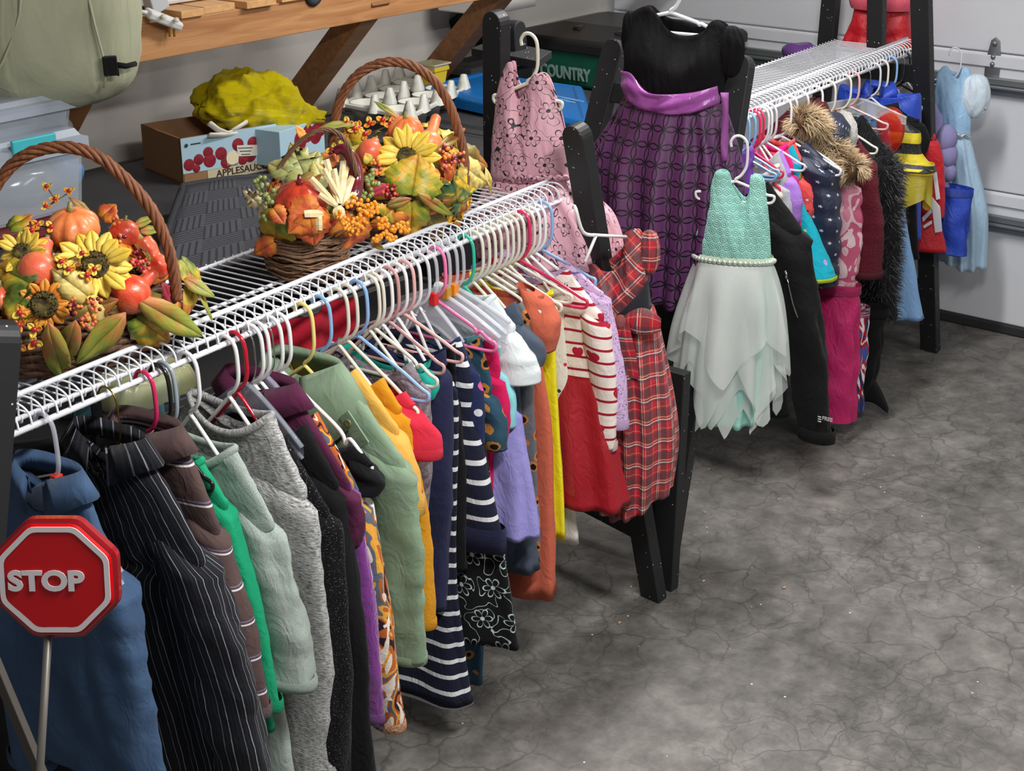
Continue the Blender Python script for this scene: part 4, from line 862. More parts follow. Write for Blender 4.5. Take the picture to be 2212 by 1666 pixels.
blt = band(fm2, rm['t'], 'belt', plastic('belt_ribbon', (196, 214, 190), 0.4), uw + .004, 0.046, zw + 0.012, zw - 0.012, 0.003)
m = MB()
for k in range(24):
    a = math.pi + math.pi * (k + .5) / 24; m.lathe([(0.001, .006), (.005, .005), (.0078, .001), (.0078, -.002)], fm2.P(math.cos(a) * (uw + .008), math.copysign(abs(math.sin(a)) ** .8, math.sin(a)) * 0.052, zw), -fm.W, 8)
m.build('rhinestones', plastic('rhinestones', (214, 226, 212), 0.12, metal=0.5), blt)
def tulle(a0, b0, a1, b1, z0, z1, mat, name, zig, nz, pl_a, seed, npl=11):
    m = MB(); rows = []; n = 110; rnd = random.Random(seed); p1 = rnd.uniform(0, 6)
    for i in range(17):
        f = i / 16; row = []
        for k in range(n):
            th = 2 * math.pi * k / n; q = pl_a * f * math.sin(npl * th + p1 + 2 * math.sin(2 * th)) + fbm((math.cos(th) * .2 + seed, math.sin(th) * .2, f * .15), 9) * .02 * f
            tri = abs(((th * nz / 6.2832 + p1) % 1) * 2 - 1)
            row.append(fm2.P(math.cos(th) * (lerp(a0, a1, f ** .8) + q), math.sin(th) * (lerp(b0, b1, f ** .8) + q), lerp(z0, z1, f) - zig * tri * f * f))
        rows.append(row)
    m.grid(rows, True, flip=True); return m.build(name, mat, rm['t'])
lh = abs(fm2.fit((1448, 780))[0]) * 0.9; zh_ = fm.fit((1560, 830))[1]
for a0, b0, a1, b1, dz, mt_, zg, nz_, pa_, sd_ in ((.0, .050, .86, .10, .03, c_mtul2, .14, 5, .016, 3), (.002, .054, 1.0, .12, .10, c_mtul, .20, 6, .020, 9), (.004, .057, 1.06, .14, .20, c_mtul, .16, 4, .022, 21), (-.004, .047, .7, .085, -.04, c_mtul2, .10, 7, .012, 14)):
    tulle(uw + a0, b0, lh * a1, b1, zw - .01, zh_ + dz, mt_, 'tulle_layer', zg, nz_, pa_, sd_)
# ------------------------------------------------------------------ garments on the far rack
FG = dict(far=True)
c_blkj = cloth('black_softshell', c=((19, 19, 20),)); c_lilac2 = cloth('lilac_jersey', c=((166, 120, 208),)); c_cream = cloth('cream_jersey', c=((214, 206, 196),))
c_gknit = cloth('pale_grey_heather', 'heather', ((150, 152, 158), (190, 192, 198)), (300, 300)); c_hp = cloth('hot_pink_jersey', c=((232, 34, 120),)); c_merm = cloth('turquoise_mermaid_print', 'dots', ((20, 158, 180), (216, 200, 70), (176, 150, 214)), (30, 0.28, 0.55))
c_coral = cloth('coral_sequin_star', 'dots', ((222, 84, 82), (240, 220, 220), (90, 40, 40)), (60, 0.25, 0.75)); c_star = cloth('navy_silver_star_quilt', 'stars', ((26, 34, 58), (200, 204, 214)), (0.042,), rough=0.45)
c_ppuf = cloth('pink_marbled_satin_quilt', 'blotch', ((222, 138, 164), (236, 196, 206), (206, 96, 130), (240, 210, 216)), (12,), rough=0.3); c_msh = cloth('maroon_sherpa', c=((98, 26, 40),), bump=1.0, bs=200, wr=160, rough=1.0)
c_furb = cloth('black_faux_fur_base', c=((22, 22, 24),)); c_snow = cloth('magenta_snow_pants_nylon', c=((188, 18, 96),), rough=0.5, wr=30, bump=0.8)
on_hanger(1603, 'left pale blue hanger beside the speckled post', BLUH, 't_shirt', 'violet top peeping out beside the speckled black post', 'top', cloth('violet_jersey', c=((120, 70, 170),)), far=True,
          sh=(1628, 318), hem=(1640, 480), b=0.02, nk=0.05, nz=-0.12, seed=50, hk=dict(w=.13))
lone_hanger(1616, 'right pale blue hanger beside the speckled post', BLUH, far=True, w=.12, zt=-.16)
lone_hanger(1626, 'left raspberry hanger at the start of the far rod', (224, 50, 90), far=True, w=.12, zt=-.17)
on_hanger(1634, 'right raspberry hanger at the start of the far rod', (224, 50, 90), 't_shirt', 'cream T-shirt above the black jacket beside the mint dress', 't-shirt', c_cream, far=True,
          sh=(1672, 400), hem=(1672, 640), cuff=(1680, 440), b=0.03, nk=0.09, nz=-0.16, slr=(.05, .05), seed=51, collar='crew')
on_hanger(1606, None, None, 'jacket', 'black softshell jacket with zipped sleeve pocket behind the mint dress', 'jacket', c_blkj, far=True,
          sh=(1736, 500), hem=(1700, 900), cuff=(1800, 958), b=0.04, nk=0.10, nz=-0.19, slr=(.095, .06), seed=52, wr=0.01, body_b=.05, hemh=.04)
bj = [o for o in COL.objects if o.type == 'EMPTY' and o.get('label', '').startswith('black softshell')][0]; fj = Frame(1606, True)
m = MB(); m.tube([pl(x, y, fj.o - dF * .075, dF) for x, y in ((1698, 590), (1704, 620), (1712, 655), (1723, 686))], .0022, 6); m.tube([pl(x, y, fj.o - dF * .08, dF) for x, y in ((1697, 585), (1699, 602))], .005, 6); m.build('sleeve_zip', M_CHROME, bj)
text('FREE', 'lettering', plastic('grey_print', (200, 200, 200), .5), bj, pl(1787, 906, fj.o - dF * .07, dF), fj.U * .9 + V((0, 0, .05)), (0, 0, 1), .018, .0006, .0004)
m = MB(); [m.box(pl(1770, y, fj.o - dF * .07, dF), fj.U * .006, fj.W * .0005, V((0, 0, .0022))) for y in (901, 906, 911)]; m.build('emblem', plastic('grey_print', (200, 200, 200), .5), bj)
on_hanger(1645, 'left white hanger right of the raspberry pair', WH, 'sweater', 'pale grey heather sweater shoulder above the lilac top', 'sweater', c_gknit, far=True,
          sh=(1704, 398), hem=(1712, 600), cuff=(1712, 560), b=0.03, nk=0.07, nz=-0.12, slr=(.05, .04), seed=53)
on_hanger(1652, 'right white hanger right of the raspberry pair', WH, 't_shirt', 'lilac T-shirt with hem showing between jacket and pink trousers', 't-shirt', c_lilac2, far=True,
          sh=(1712, 380), hem=(1778, 678), cuff=(1726, 480), b=0.03, nk=0.07, nz=-0.12, slr=(.05, .05), seed=54, body_b=.035)
lone_hanger(1662, 'greyish hanger before the gap on the far rod', (220, 216, 220), far=True, w=.14, zt=-.17)
on_hanger(1668, None, None, 'top', 'hot pink long-sleeved top left of the coral sequinned one', 'top', c_hp, far=True,
          sh=(1718, 375), hem=(1720, 620), cuff=(1724, 560), b=0.026, nk=0.06, nz=-0.12, slr=(.045, .04), seed=55, collar='crew')
on_hanger(1676, None, None, 'dress', 'turquoise sea creature print dress with lime hem', 'dress', c_merm, far=True,
          sh=(1735, 372), hem=(1802, 606), b=0.03, nk=0.07, nz=-0.12, seed=56, body_b=.05, top_b=.08, pleat=.005, hem_mat=cloth('lime_trim', c=((196, 220, 60),)), hemh=.008)
on_hanger(1684, None, None, 'top', 'coral red long-sleeved top with white sequins on the shoulder', 'top', c_coral, far=True,
          sh=(1752, 385), hem=(1752, 560), cuff=(1758, 480), b=0.026, nk=0.06, nz=-0.115, slr=(.05, .045), seed=57, collar='crew')
on_hanger(1694, 'first of three white hangers in front of the fur hood', WH, 'coat', 'navy quilted coat with silver stars and brown fur trimmed hood', 'coat', c_star, far=True, w=.22,
          sh=(1798, 360), hem=(1796, 620), cuff=(1806, 616), b=0.05, nk=0.09, nz=-0.12, slr=(.075, .06), seed=58, quilt=.085, body_b=.06)
coat_fr, = [Frame(1694, True)]
lone_hanger(1707, 'second of three white hangers in front of the fur hood', WH, far=True, w=.21, zt=-.21); lone_hanger(1731, 'third of three white hangers in front of the fur hood', WH, far=True, w=.19, zt=-.2)
c_fur = cloth('brown_faux_fur_base', c=((120, 92, 66),))
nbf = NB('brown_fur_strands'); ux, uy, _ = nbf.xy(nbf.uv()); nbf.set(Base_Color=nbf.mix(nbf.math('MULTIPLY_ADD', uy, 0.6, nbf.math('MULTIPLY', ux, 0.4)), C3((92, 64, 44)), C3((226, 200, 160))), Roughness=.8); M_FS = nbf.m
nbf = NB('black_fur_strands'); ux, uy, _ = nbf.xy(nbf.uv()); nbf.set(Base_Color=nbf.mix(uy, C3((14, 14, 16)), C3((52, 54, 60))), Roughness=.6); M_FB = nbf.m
nbf = NB('sherpa_tufts'); nbf.set(Base_Color=C3((228, 224, 220)), Roughness=.95); M_SHP = nbf.m
coat = [o for o in COL.objects if o.name.startswith('coat')][0]
Pd = lambda x, y, off: pl(x, y, coat_fr.o + dF * off, dF)
hp_ = [Pd(1725, 262, .02), Pd(1748, 262, .06), Pd(1765, 288, .10), Pd(1782, 312, .12), Pd(1808, 340, .12), Pd(1830, 362, .10), Pd(1845, 372, .08)]
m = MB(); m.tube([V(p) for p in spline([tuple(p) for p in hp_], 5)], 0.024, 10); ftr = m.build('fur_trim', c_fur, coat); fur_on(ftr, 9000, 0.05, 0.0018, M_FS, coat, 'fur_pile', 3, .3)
m = MB(); m.lathe([(0.01, .10), (.07, .08), (.10, .03), (.10, -.03), (.06, -.08)], Pd(1782, 300, .17), (0.4, -.3, .8), 18, sq=.7); m.build('hood', c_star, coat)
on_hanger(1745, None, None, 'jacket', 'pink marbled quilted jacket sleeve right of the navy star coat', 'jacket', c_ppuf, far=True,
          sh=(1850, 395), hem=(1840, 620), cuff=(1848, 622), b=0.045, nk=0.08, nz=-0.16, slr=(.06, .05), seed=59, quilt=.09)
def trousers(name, label, mat, fr, top, bot, wtop, wbot, thick=.03, seed=0, cat='trousers', wr=.008):
    """pair of trousers hanging from the waist: waistband and two legs"""
    t = thing(name, label, cat, fr.P(0, 0, bot[1])); u0, z0 = top; u1, z1 = bot
    for sg, nm in ((0, 'leg'), (1, 'leg')):
        m = MB(); rows = []; uvs = []
        for i in range(26):
            f = i / 25; r = lerp(wtop, wbot, f ** .6); row = []; uv = []
            for k in range(33):
                th = 2 * math.pi * k / 32; nn = fbm((math.cos(th) * .05 + seed + sg, math.sin(th) * .05, lerp(z0, z1, f) * .6), 22) * wr * 1.6
                row.append(fr.P(lerp(u0, u1, f) + math.cos(th) * (r + nn), math.sin(th) * (thick + nn) + (sg - .5) * thick * 1.3 * min(1, f * 3) , lerp(z0, z1, f) - (.014 * sg if f == 1 else 0))); uv.append((th * r, z0 - (z0 - z1) * f))
            rows.append(row[:-1]); uvs.append(uv)
        m.grid(rows, True, uvs, flip=True); m.build(nm, mat, t)
    m = MB(); rows = []
    for dz, q in ((.0, 1.02), (-.03, 1.04), (-.034, 1.0)): rows.append([fr.P(u0 + math.cos(2 * math.pi * k / 32) * wtop * q, math.sin(2 * math.pi * k / 32) * thick * 1.4 * q, z0 + dz) for k in range(32)])
    m.grid(rows, True, flip=True); m.build('waistband', mat, t); return t
ft_ = Frame(1735, True); a_ = ft_.fit((1812, 610)); b_ = ft_.fit((1806, 900)); trousers('snow_trousers', 'magenta snow trousers hanging below the pink quilted sleeve', c_snow, ft_, (a_[0] - .02, a_[1]), (b_[0] - .02, b_[1]), .10, .085, .045, 5)
on_hanger(1762, 'white hanger left of the white sherpa hood', WH, 'coat', 'maroon sherpa fleece coat with white fluffy collar', 'coat', c_msh, far=True,
          sh=(1886, 345), hem=(1866, 600), cuff=(1902, 600), b=0.05, nk=0.08, nz=-0.06, slr=(.085, .075), seed=60, body_b=.06, collar='hood')
cm = [o for o in COL.objects if o.name.startswith('coat')][-1]
cm = [o for o in COL.objects if o.type == 'EMPTY' and o.get('label', '').startswith('maroon sherpa')][0]
fr_ = Frame(1762, True); m = MB(); sc_ = pl(1825, 285, fr_.o - dF * .0, dF); m.lathe([(.005, .075), (.045, .06), (.07, .02), (.07, -.03), (.045, -.065), (.01, -.08)], sc_, (0.2, 0.3, .9), 16, sq=.55); shp = m.build('fluffy_collar', cloth('white_sherpa', c=((226, 222, 218),), bump=1.0, wr=150), cm); fur_on(shp, 1600, 0.009, 0.003, M_SHP, cm, 'sherpa_pile', 8, 0)
lone_hanger(1790, 'white hanger above the white sherpa collar', CR, far=True, w=.2, zt=-.2)
fb, rb = on_hanger(1824, 'white hanger left of the pale pink one on the far rod', CR, 'coat', 'long black faux fur coat on the far rack', 'coat', c_furb, far=True,
          sh=(1936, 350), hem=(1938, 690), cuff=(1930, 640), b=0.06, nk=0.08, nz=-0.12, slr=(.09, .08), seed=61, body_b=.075, hk=dict(w=.2))
for ch in list(rb['t'].children if hasattr(rb['t'], 'children') else []): pass
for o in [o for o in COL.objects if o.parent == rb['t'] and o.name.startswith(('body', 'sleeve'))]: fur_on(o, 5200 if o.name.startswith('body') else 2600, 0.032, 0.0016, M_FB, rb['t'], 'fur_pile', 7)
lone_hanger(1842, 'pale pink hanger on the far rod', ROSEH, far=True, w=.15, zt=-.16)
# ------------------------------------------------------------------ costumes at the far end
c_bee = cloth('bee_stripe_satin', 'hstripe', ((216, 196, 30), (22, 22, 22)), (0.075, 0.5), rough=0.35); c_pblue = cloth('pale_blue_satin', c=((122, 164, 212),), rough=.45); c_royal = cloth('royal_blue_satin', c=((30, 66, 176),), rough=.45)
c_rednyl = cloth('red_costume_satin', c=((190, 16, 34),), rough=.4); c_lavb = cloth('lavender_foam_costume', c=((150, 146, 196),)); c_ice = cloth('ice_blue_satin', c=((156, 196, 230),), rough=.35); c_sil = plastic('silver_foil', (206, 210, 214), .25, metal=.8)
M_YNET = cloth('yellow_net', c=((232, 214, 60),), alpha=.6, rough=.5); M_RNET = plastic('red_translucent_film', (200, 36, 24), .3, alpha=.6)
on_hanger(1880, None, None, 'dress', 'long pale blue satin dress with a plain hem right of the black fur coat', 'dress', c_pblue, far=True, sh=(1958, 420), hem=(1996, 690), b=.04, nk=.07, nz=-.14, seed=70, pleat=.006, body_b=.05, top_b=.09)
fbee, rbee = on_hanger(1888, 'grey-white hanger with a thick hook over the bee costume', (206, 208, 214), 'costume', 'yellow and black striped bee costume with yellow net skirt', 'costume', c_bee, far=True,
          sh=(1992, 290), hem=(2022, 372), b=.05, nk=.08, nz=-.15, seed=71, body_b=.065, top_b=.08)
uh_, zh2 = rbee['uh'], rbee['zh']; band(fbee, rbee['t'], 'trim', plastic('yellow_satin_trim', (236, 208, 40), .35), uh_ - .01, .075, zh2 + .012, zh2 - .012, .004)
m = MB(); rows = []
for i in range(7):
    f = i / 6; rows.append([fbee.P(math.cos(2 * math.pi * k / 90) * (uh_ * .95 + .012 * math.sin(11 * 2 * math.pi * k / 90) * f), math.sin(2 * math.pi * k / 90) * (.08 + .02 * f + .012 * math.sin(9 * 2 * math.pi * k / 90) * f), zh2 - .13 * f - .03 * f * math.sin(5 * 2 * math.pi * k / 90)) for k in range(90)])
m.grid(rows, True, flip=True); m.build('net_skirt', M_YNET, rbee['t'])
fw_ = Frame(1866, True); wg = thing('fairy_wings', 'translucent red wings with wire edge clipped in front of the bee costume', 'wings', fw_.P(.15, 0, -.4))
for pts in (((1895, 245), (1925, 232), (1950, 248), (1952, 290), (1938, 322), (1915, 330), (1898, 300)), ((1898, 345), (1925, 372), (1946, 400), (1938, 432), (1905, 440), (1890, 420))):
    q = [pl(a, b, fw_.o, dF) for a, b in pts]; cc = sum(q, V((0, 0, 0))) / len(q); sp_ = spline([tuple(p) for p in q] + [tuple(q[0])], 4)[:-1]
    m = MB(); m.grid([[cc + (V(p) - cc) * f + dF * (-.012 * (1 - f * f)) for p in sp_] for f in (1, .66, .33, .02)], True); m.build('wing_panel', M_RNET, wg, solid=.001)
    m = MB(); m.tube([V(p) for p in sp_], .0022, 6, closed=True); m.build('wire_edge', plastic('red_wire', (150, 40, 30), .4), wg)
hanger(fw_, 'clear clip hanger with chrome hook above the red wings', (214, 216, 220), w=.18, zt=-.16, style='clear', hook='chrome')
on_hanger(1905, 'white hanger in the royal blue collar', CR, 'costume', 'royal blue costume top behind a black lapelled coat', 'costume', c_royal, far=True, sh=(1992, 205), hem=(1985, 520), b=.05, nk=.06, nz=-.10, seed=72, collar='shirt')
on_hanger(1897, None, None, 'coat', 'black costume coat with stiff pointed lapels below the blue collar', 'coat', c_blk2, far=True, sh=(1990, 262), hem=(1985, 560), cuff=(2000, 330), b=.04, nk=.10, nz=-.16, slr=(.05, .04), seed=73, collar='shirt')
lone_hanger(1924, 'pale blue hanger near the far end of the far rod', BLUH, far=True, w=.14, zt=-.16)
on_hanger(1940, 'thin wire hanger near the black post', CR, 'costume', 'glossy red costume with white angular trim', 'costume', c_rednyl, far=True, hk=dict(hook='chrome'),
          sh=(2025, 300), hem=(2042, 545), cuff=(2036, 470), b=.045, nk=.08, nz=-.15, slr=(.06, .06), seed=74, body_b=.06)
rdc = [o for o in COL.objects if o.type == 'EMPTY' and o.get('label', '').startswith('glossy red costume')][0]
fr2 = Frame(1940, True); m = MB()
for pts in (((1998, 432), (2008, 420), (2030, 448), (2034, 500), (2020, 503), (2014, 455)), ((1992, 470), (2010, 452), (2012, 460), (1994, 480)), ((1994, 488), (2012, 476), (2012, 484), (1996, 494)), ((2015, 372), (2022, 370), (2030, 430), (2022, 432))):
    q = [pl(a, b, fr2.o - dF * .075, dF) for a, b in pts]; k = len(m.v); n = len(q); m.v += q + [p + dF * .006 for p in q]; m.face([k + i for i in range(n)]); m.face([k + n + i for i in reversed(range(n))])
    for i in range(n): m.face([k + i, k + n + i, k + n + (i + 1) % n, k + (i + 1) % n])
m.build('white_trim', plastic('white_trim', (226, 224, 226), .5), rdc, smooth=False)
on_hanger(1966, 'white hanger last on the far rod', WH, 'costume', 'lavender costume with padded bulging sleeve', 'costume', c_lavb, far=True, sh=(2040, 262), hem=(2040, 430), b=.045, nk=.09, nz=-.14, seed=75, body_b=.05)
lvc = [o for o in COL.objects if o.type == 'EMPTY' and o.get('label', '').startswith('lavender costume')][0]
fl = Frame(1966, True)
for (a, b, r) in ((2044, 300, 30), (2046, 335, 28), (2034, 368, 27), (2050, 372, 20), (2036, 405, 18)):
    q = pl(a, b, fl.o, dF); m = MB(); m.ball(q, r * pxm(q), 16, 10, (.8, .8, 1.05)); m.build('padding', c_lavb, lvc)
lone_hanger(1952, 'black plastic hanger near the far end of the far rod', (24, 24, 26), far=True, w=.14, zt=-.17)
fh = Frame(1966, True); a_ = fh.fit((2062, 430)); b_ = fh.fit((2058, 545)); trousers('costume_trousers', 'royal blue costume trousers under the lavender costume', c_royal, fh, (a_[0] - .02, a_[1] + .05), (b_[0] - .02, b_[1]), .09, .07, .03, 9)
# striped leggings and boot-shaped trousers low on the far rack
c_rwb = cloth('red_white_blue_print', 'blotch', ((60, 90, 160), (176, 28, 40), (224, 222, 226), (176, 28, 40), (40, 50, 90)), (9,))
fs = Frame(1775, True); a_ = fs.fit((1850, 660)); b_ = fs.fit((1838, 882)); trousers('leggings', 'red, white and blue printed leggings beside the black boot', c_rwb, fs, (a_[0] - .02, a_[1]), (b_[0] - .02, b_[1]), .07, .055, .03, 11)
fo = Frame(1800, True); a_ = fo.fit((1885, 660)); b_ = fo.fit((1868, 850))
bt_ = trousers('boot_costume', 'black costume leggings ending in pointed boot covers', c_blk2, fo, (a_[0] - .02, a_[1]), (b_[0] - .03, b_[1]), .085, .06, .032, 12, 'costume')
m = MB(); p0 = fo.P(b_[0] - .03, 0, b_[1] + .02); tp_ = pl(1918, 884, fo.o, dF); rows = []
for i in range(13):
    f = i / 12; c = p0.lerp(tp_, f) + V((0, 0, .03 * math.sin(math.pi * f) - .005)); r = lerp(.058, .012, f ** 1.6)
    rows.append([c + fo.W * (math.cos(2 * math.pi * k / 18) * r * .75) + V((0, 0, math.sin(2 * math.pi * k / 18) * r)) for k in range(18)])
m.grid(rows, True); m.face([len(m.v) - 18 + k for k in range(18)]); m.build('boot_cover', c_blk2, bt_)
# princess dress on the frame
fpn = Frame(0, rod=py_(2062, 112, 2.36), U=(0.45, -0.89, 0))
c_ictul = cloth('ice_blue_tulle', c=((176, 206, 230),), alpha=.85, rough=.5)
rp = dress2('princess_dress', 'ice blue princess costume dress with puff sleeve hung on the far frame', fpn, c_ice, c_ictul,
            [(2026, 270), (2020, 215), (2026, 160), (2044, 142), (2056, 160), (2070, 168), (2080, 146), (2098, 158), (2102, 200), (2096, 262)], (2036, 288), (2096, 294),
            [((2028, 330), (2108, 345)), ((2024, 440), (2134, 460)), ((2030, 560), (2130, 575))], B=.04, depth=(.07, .10, .11), pleat=.018, npl=10, seed=11, cat='costume')
puff(rp['t'], fpn, (2104, 208), 34, 48, cloth('ice_white_satin', c=((206, 222, 234),), rough=.4), seed=6)
m = MB(); m.tube([pl(2080 + 50 * f, 258 - 26 * f + 4 * math.sin(20 * f), fpn.o - fpn.W * .02, fpn.W) for f in [i / 24 for i in range(25)]], .009, 6); m.tube([pl(2036 + 60 * f, 290 + 4 * f + 3 * math.sin(22 * f), fpn.o - fpn.W * (.02 + .03 * math.sin(math.pi * f)), fpn.W) for f in [i / 24 for i in range(25)]], .008, 6); m.build('silver_trim', c_sil, rp['t'])
hanger(fpn, 'white thin plastic hanger of the ice blue princess dress', (236, 236, 240), w=.12, zt=-.11, r=.003)
frd = Frame(0, rod=py_(1915, -90, 2.72), U=(.25, -.97, 0))
rr_ = garment('red_dress', 'bright red costume dress with pink shimmering yoke behind the far frame posts', 'costume', c_rednyl, frd, sh=(1970, 10), hem=(1978, 106), nk=.05, nz=-.06, b=.04, body_b=.07, slr=(.05, .04), pleat=.01, seed=77, top_b=.10)
band(frd, rr_['t'], 'yoke', cloth('pink_shimmer', c=((232, 96, 116),), rough=.4), rr_['us'] + .006, .075, frd.fit((1960, -20))[1], frd.fit((1960, 22))[1], .012)
m = MB(); pb = pl(1730, 112, (5.6, 0, 0), (1, 0, 0)); m.ball(pb, .075, 18, 10, (.8, 1.1, .5)); 
for v_ in range(len(m.v)): m.v[v_] = V(m.v[v_]) + V((0, 0, 1)) * fbm(m.v[v_], 18) * .02
tag(m.build('purple_bag', plastic('purple_shiny_bag', (92, 56, 120), .25)), 'small shiny purple bag behind the far wire shelf', 'bag')
# ------------------------------------------------------------------ stop sign toy
rs_ = ray(123, 1248).normalized(); sc = CO + rs_ * 2.05; sn = V((-ct * .93, -st * .93 , .18)).normalized(); su = (V((0, 0, 1)) - sn * sn.z).normalized(); sr = su.cross(sn).normalized(); ppm = pxm(sc)
M_SRED = NB('translucent_red_plastic'); M_SRED.set(Base_Color=C3((202, 2, 14)), Roughness=.4, Specular_IOR_Level=.3); M_SRED.bump(M_SRED.noise(M_SRED.obj(), 260, 1), .1, .001); M_SRED = M_SRED.m
M_SDK = plastic('dark_red_plastic', (140, 6, 18), .2, coat=.5); M_SW = plastic('sign_white_paint', (232, 224, 226), .5)
sg = thing('stop_sign', 'red octagonal toy stop sign on a thin grey pole at the left edge', 'sign', V((sc.x, sc.y, 0)))
def octo(m, rin, rout, z0, z1, rnd_=.16):
    def ring(r, z):
        vs_ = [(r * math.cos(math.pi / 8 + k * math.pi / 4) / .96, r * math.sin(math.pi / 8 + k * math.pi / 4) / .96) for k in range(8)]; out = []
        for k in range(8):
            p, q, n_ = V(vs_[k]), V(vs_[k - 1]), V(vs_[(k + 1) % 8]); e = .13; a_, c_ = p.lerp(q, e), p.lerp(n_, e)
            for f in (0, .33, .67, 1): w_ = a_.lerp(p, f).lerp(p.lerp(c_, f), f); out.append(sc + sr * w_.x + su * w_.y + sn * z)
        return out
    if rin: m.grid([ring(rin, z0), ring(rout, z0), ring(rout, z1), ring(rin, z1)], True)
    else: m.grid([ring(.0005, z1), ring(rout - .004, z1), ring(rout, z1 - .003), ring(rout, z0), ring(.0005, z0)], True, flip=True)
R = 139 * ppm
m = MB(); octo(m, None, R, -.012, .006); m.build('sign_body', M_SDK, sg, smooth=False)
m = MB(); octo(m, None, R * .93, .004, .009); face_ = m.build('sign_face', M_SRED, sg, smooth=False)
m = MB(); octo(m, R * .80, R * .885, .0090, .0105); m.build('white_border', M_SW, face_, smooth=False)
text('STOP', 'lettering', M_SW, face_, sc + sn * .0105 - sr * 19 * ppm + su * (-4 * ppm), sr, su, 60 * ppm, .0008, 2.8 * ppm, 1.13)
m = MB()
for a, b in ((-22, -34), (-38, 30), (18, 38), (16, -48)): m.lathe([(.0005, 0), (.004, 0), (.004, .001)], sc + sr * a * ppm + su * b * ppm + sn * .0085, sn, 12)
pb_ = CO + ray(84, 1700).normalized() * 2.12
pt_ = sc - su * R * .9 - sr * 26 * ppm
m = MB(); m.tube([pt_ + (pt_ - pb_).normalized() * .03, pb_, pt_ + (pb_ - pt_) * 2.4], .0052, 10); m.build('pole', plastic('grey_metal_pole', (110, 106, 100), .45, metal=.5), sg)
# ------------------------------------------------------------------ autumn baskets
M_WICK = wood('brown_wicker', (96, 56, 34), (150, 92, 56), 3, 2); M_WICKD = wood('dark_wicker', (66, 42, 28), (112, 76, 50), 3, 2); M_TWIG = wood('grapevine_twig', (84, 60, 42), (140, 104, 76), 3, 2)
M_ORG = flower_mat('orange_pumpkin_skin', (238, 120, 58), (246, 166, 106), 14, .42, .2); M_ORR = flower_mat('red_orange_gourd_skin', (222, 52, 36), (244, 136, 84), 14, .36, .3); M_PINKO = flower_mat('salmon_gourd_skin', (236, 96, 66), (244, 150, 104), 12, .4, .25)
M_DKP = flower_mat('plum_red_pumpkin_skin', (218, 70, 40), (120, 34, 40), 13, .3, .5); M_DRED = flower_mat('dark_red_gourd_skin', (130, 16, 22), (84, 26, 50), 9, .2, .8); M_STEM2 = flower_mat('olive_stem', (110, 110, 60), (160, 150, 90), 60)
M_PET = leafmat('yellow_petal', ((236, 186, 56), (248, 218, 96), (242, 204, 66)), (190, 130, 30)); M_PETO = leafmat('orange_petal', ((236, 110, 40), (244, 176, 60)), (190, 90, 30)); M_DISC = flower_mat('sunflower_seed_disc', (44, 34, 18), (110, 96, 44), 90, .9)
M_BR = {k: plastic('berry_' + k, c, .22, coat=.5) for k, c in dict(red=(186, 30, 42), maroon=(124, 26, 48), orange=(236, 140, 60), amber=(232, 150, 40), green=(138, 150, 84), coral=(226, 110, 84), yellow=(232, 180, 60)).items()}
M_LG = leafmat('green_gold_leaf', ((70, 98, 34), (140, 150, 44), (216, 176, 50), (196, 120, 50))); M_LO = leafmat('orange_rust_leaf', ((206, 84, 36), (226, 140, 52), (196, 74, 48), (214, 120, 44))); M_LL = leafmat('lime_orange_long_leaf', ((200, 104, 62), (180, 124, 62), (156, 152, 60), (134, 150, 56)))
M_LY = leafmat('gold_lace_leaf', ((206, 176, 78), (238, 214, 130), (150, 130, 46)), (96, 84, 30)); M_LM = leafmat('maple_orange_green_leaf', ((60, 92, 60), (84, 110, 60), (240, 190, 40), (240, 130, 40)), (40, 70, 50)); M_LP = leafmat('pale_sage_leaf', ((120, 134, 84), (170, 176, 110), (204, 190, 110))); M_LD = leafmat('brown_olive_leaf', ((96, 84, 30), (132, 116, 44), (160, 92, 40))); M_HUSK = flower_mat('corn_husk', (226, 202, 150), (244, 230, 190), 20, .7)
OUT = dict(long=[(.02, 0), (.3, .12), (.46, .28), (.5, .45), (.44, .62), (.3, .8), (.12, .94), (0, 1)],
           maple=[(.03, .02), (.30, -.08), (.26, .06), (.52, .10), (.42, .22), (.66, .44), (.46, .42), (.40, .50), (.30, .50), (.36, .74), (.22, .68), (.14, .80), (0, 1)],
           vine=[(.03, .0), (.22, -.08), (.40, .0), (.44, .10), (.56, .22), (.50, .30), (.56, .42), (.46, .50), (.46, .62), (.34, .66), (.30, .78), (.18, .84), (.10, .92), (0, 1)],
           petal=[(.06, 0), (.3, .2), (.44, .5), (.36, .76), (.16, .92), (0, 1)])
def leaf(kind, a, b, nrm, wd, mat, parent, name='leaf', curl=.15, fold=.25, label=None):
    a, b = V(a), V(b); L = (b - a).length; y = (b - a) / L; n = (V(nrm) - y * V(nrm).dot(y)).normalized(); x = y.cross(n); o = OUT[kind]; m = MB()
    def P(u, v):
        z = -curl * L * (v - .4) ** 2 * 1.4 - fold * abs(u) * wd * .8 * (1 if abs(u) < 9 else 1) + .03 * L * math.sin(9 * v + 5 * u)
        return a + y * (v * L) + x * (u * wd) + n * z
    for s in (-1, 1):
        rows = []; uvs = []
        for f in (0, .5, 1): rows.append([P(s * q[0] * f, lerp(max(0, q[1]), q[1], f)) for q in o]); uvs.append([(s * q[0] * f, q[1]) for q in o])
        m.grid(rows, False, uvs, flip=s > 0)
    q = m.build(name, mat, parent, solid=.0012)
    if label: q['label'] = label
    return q
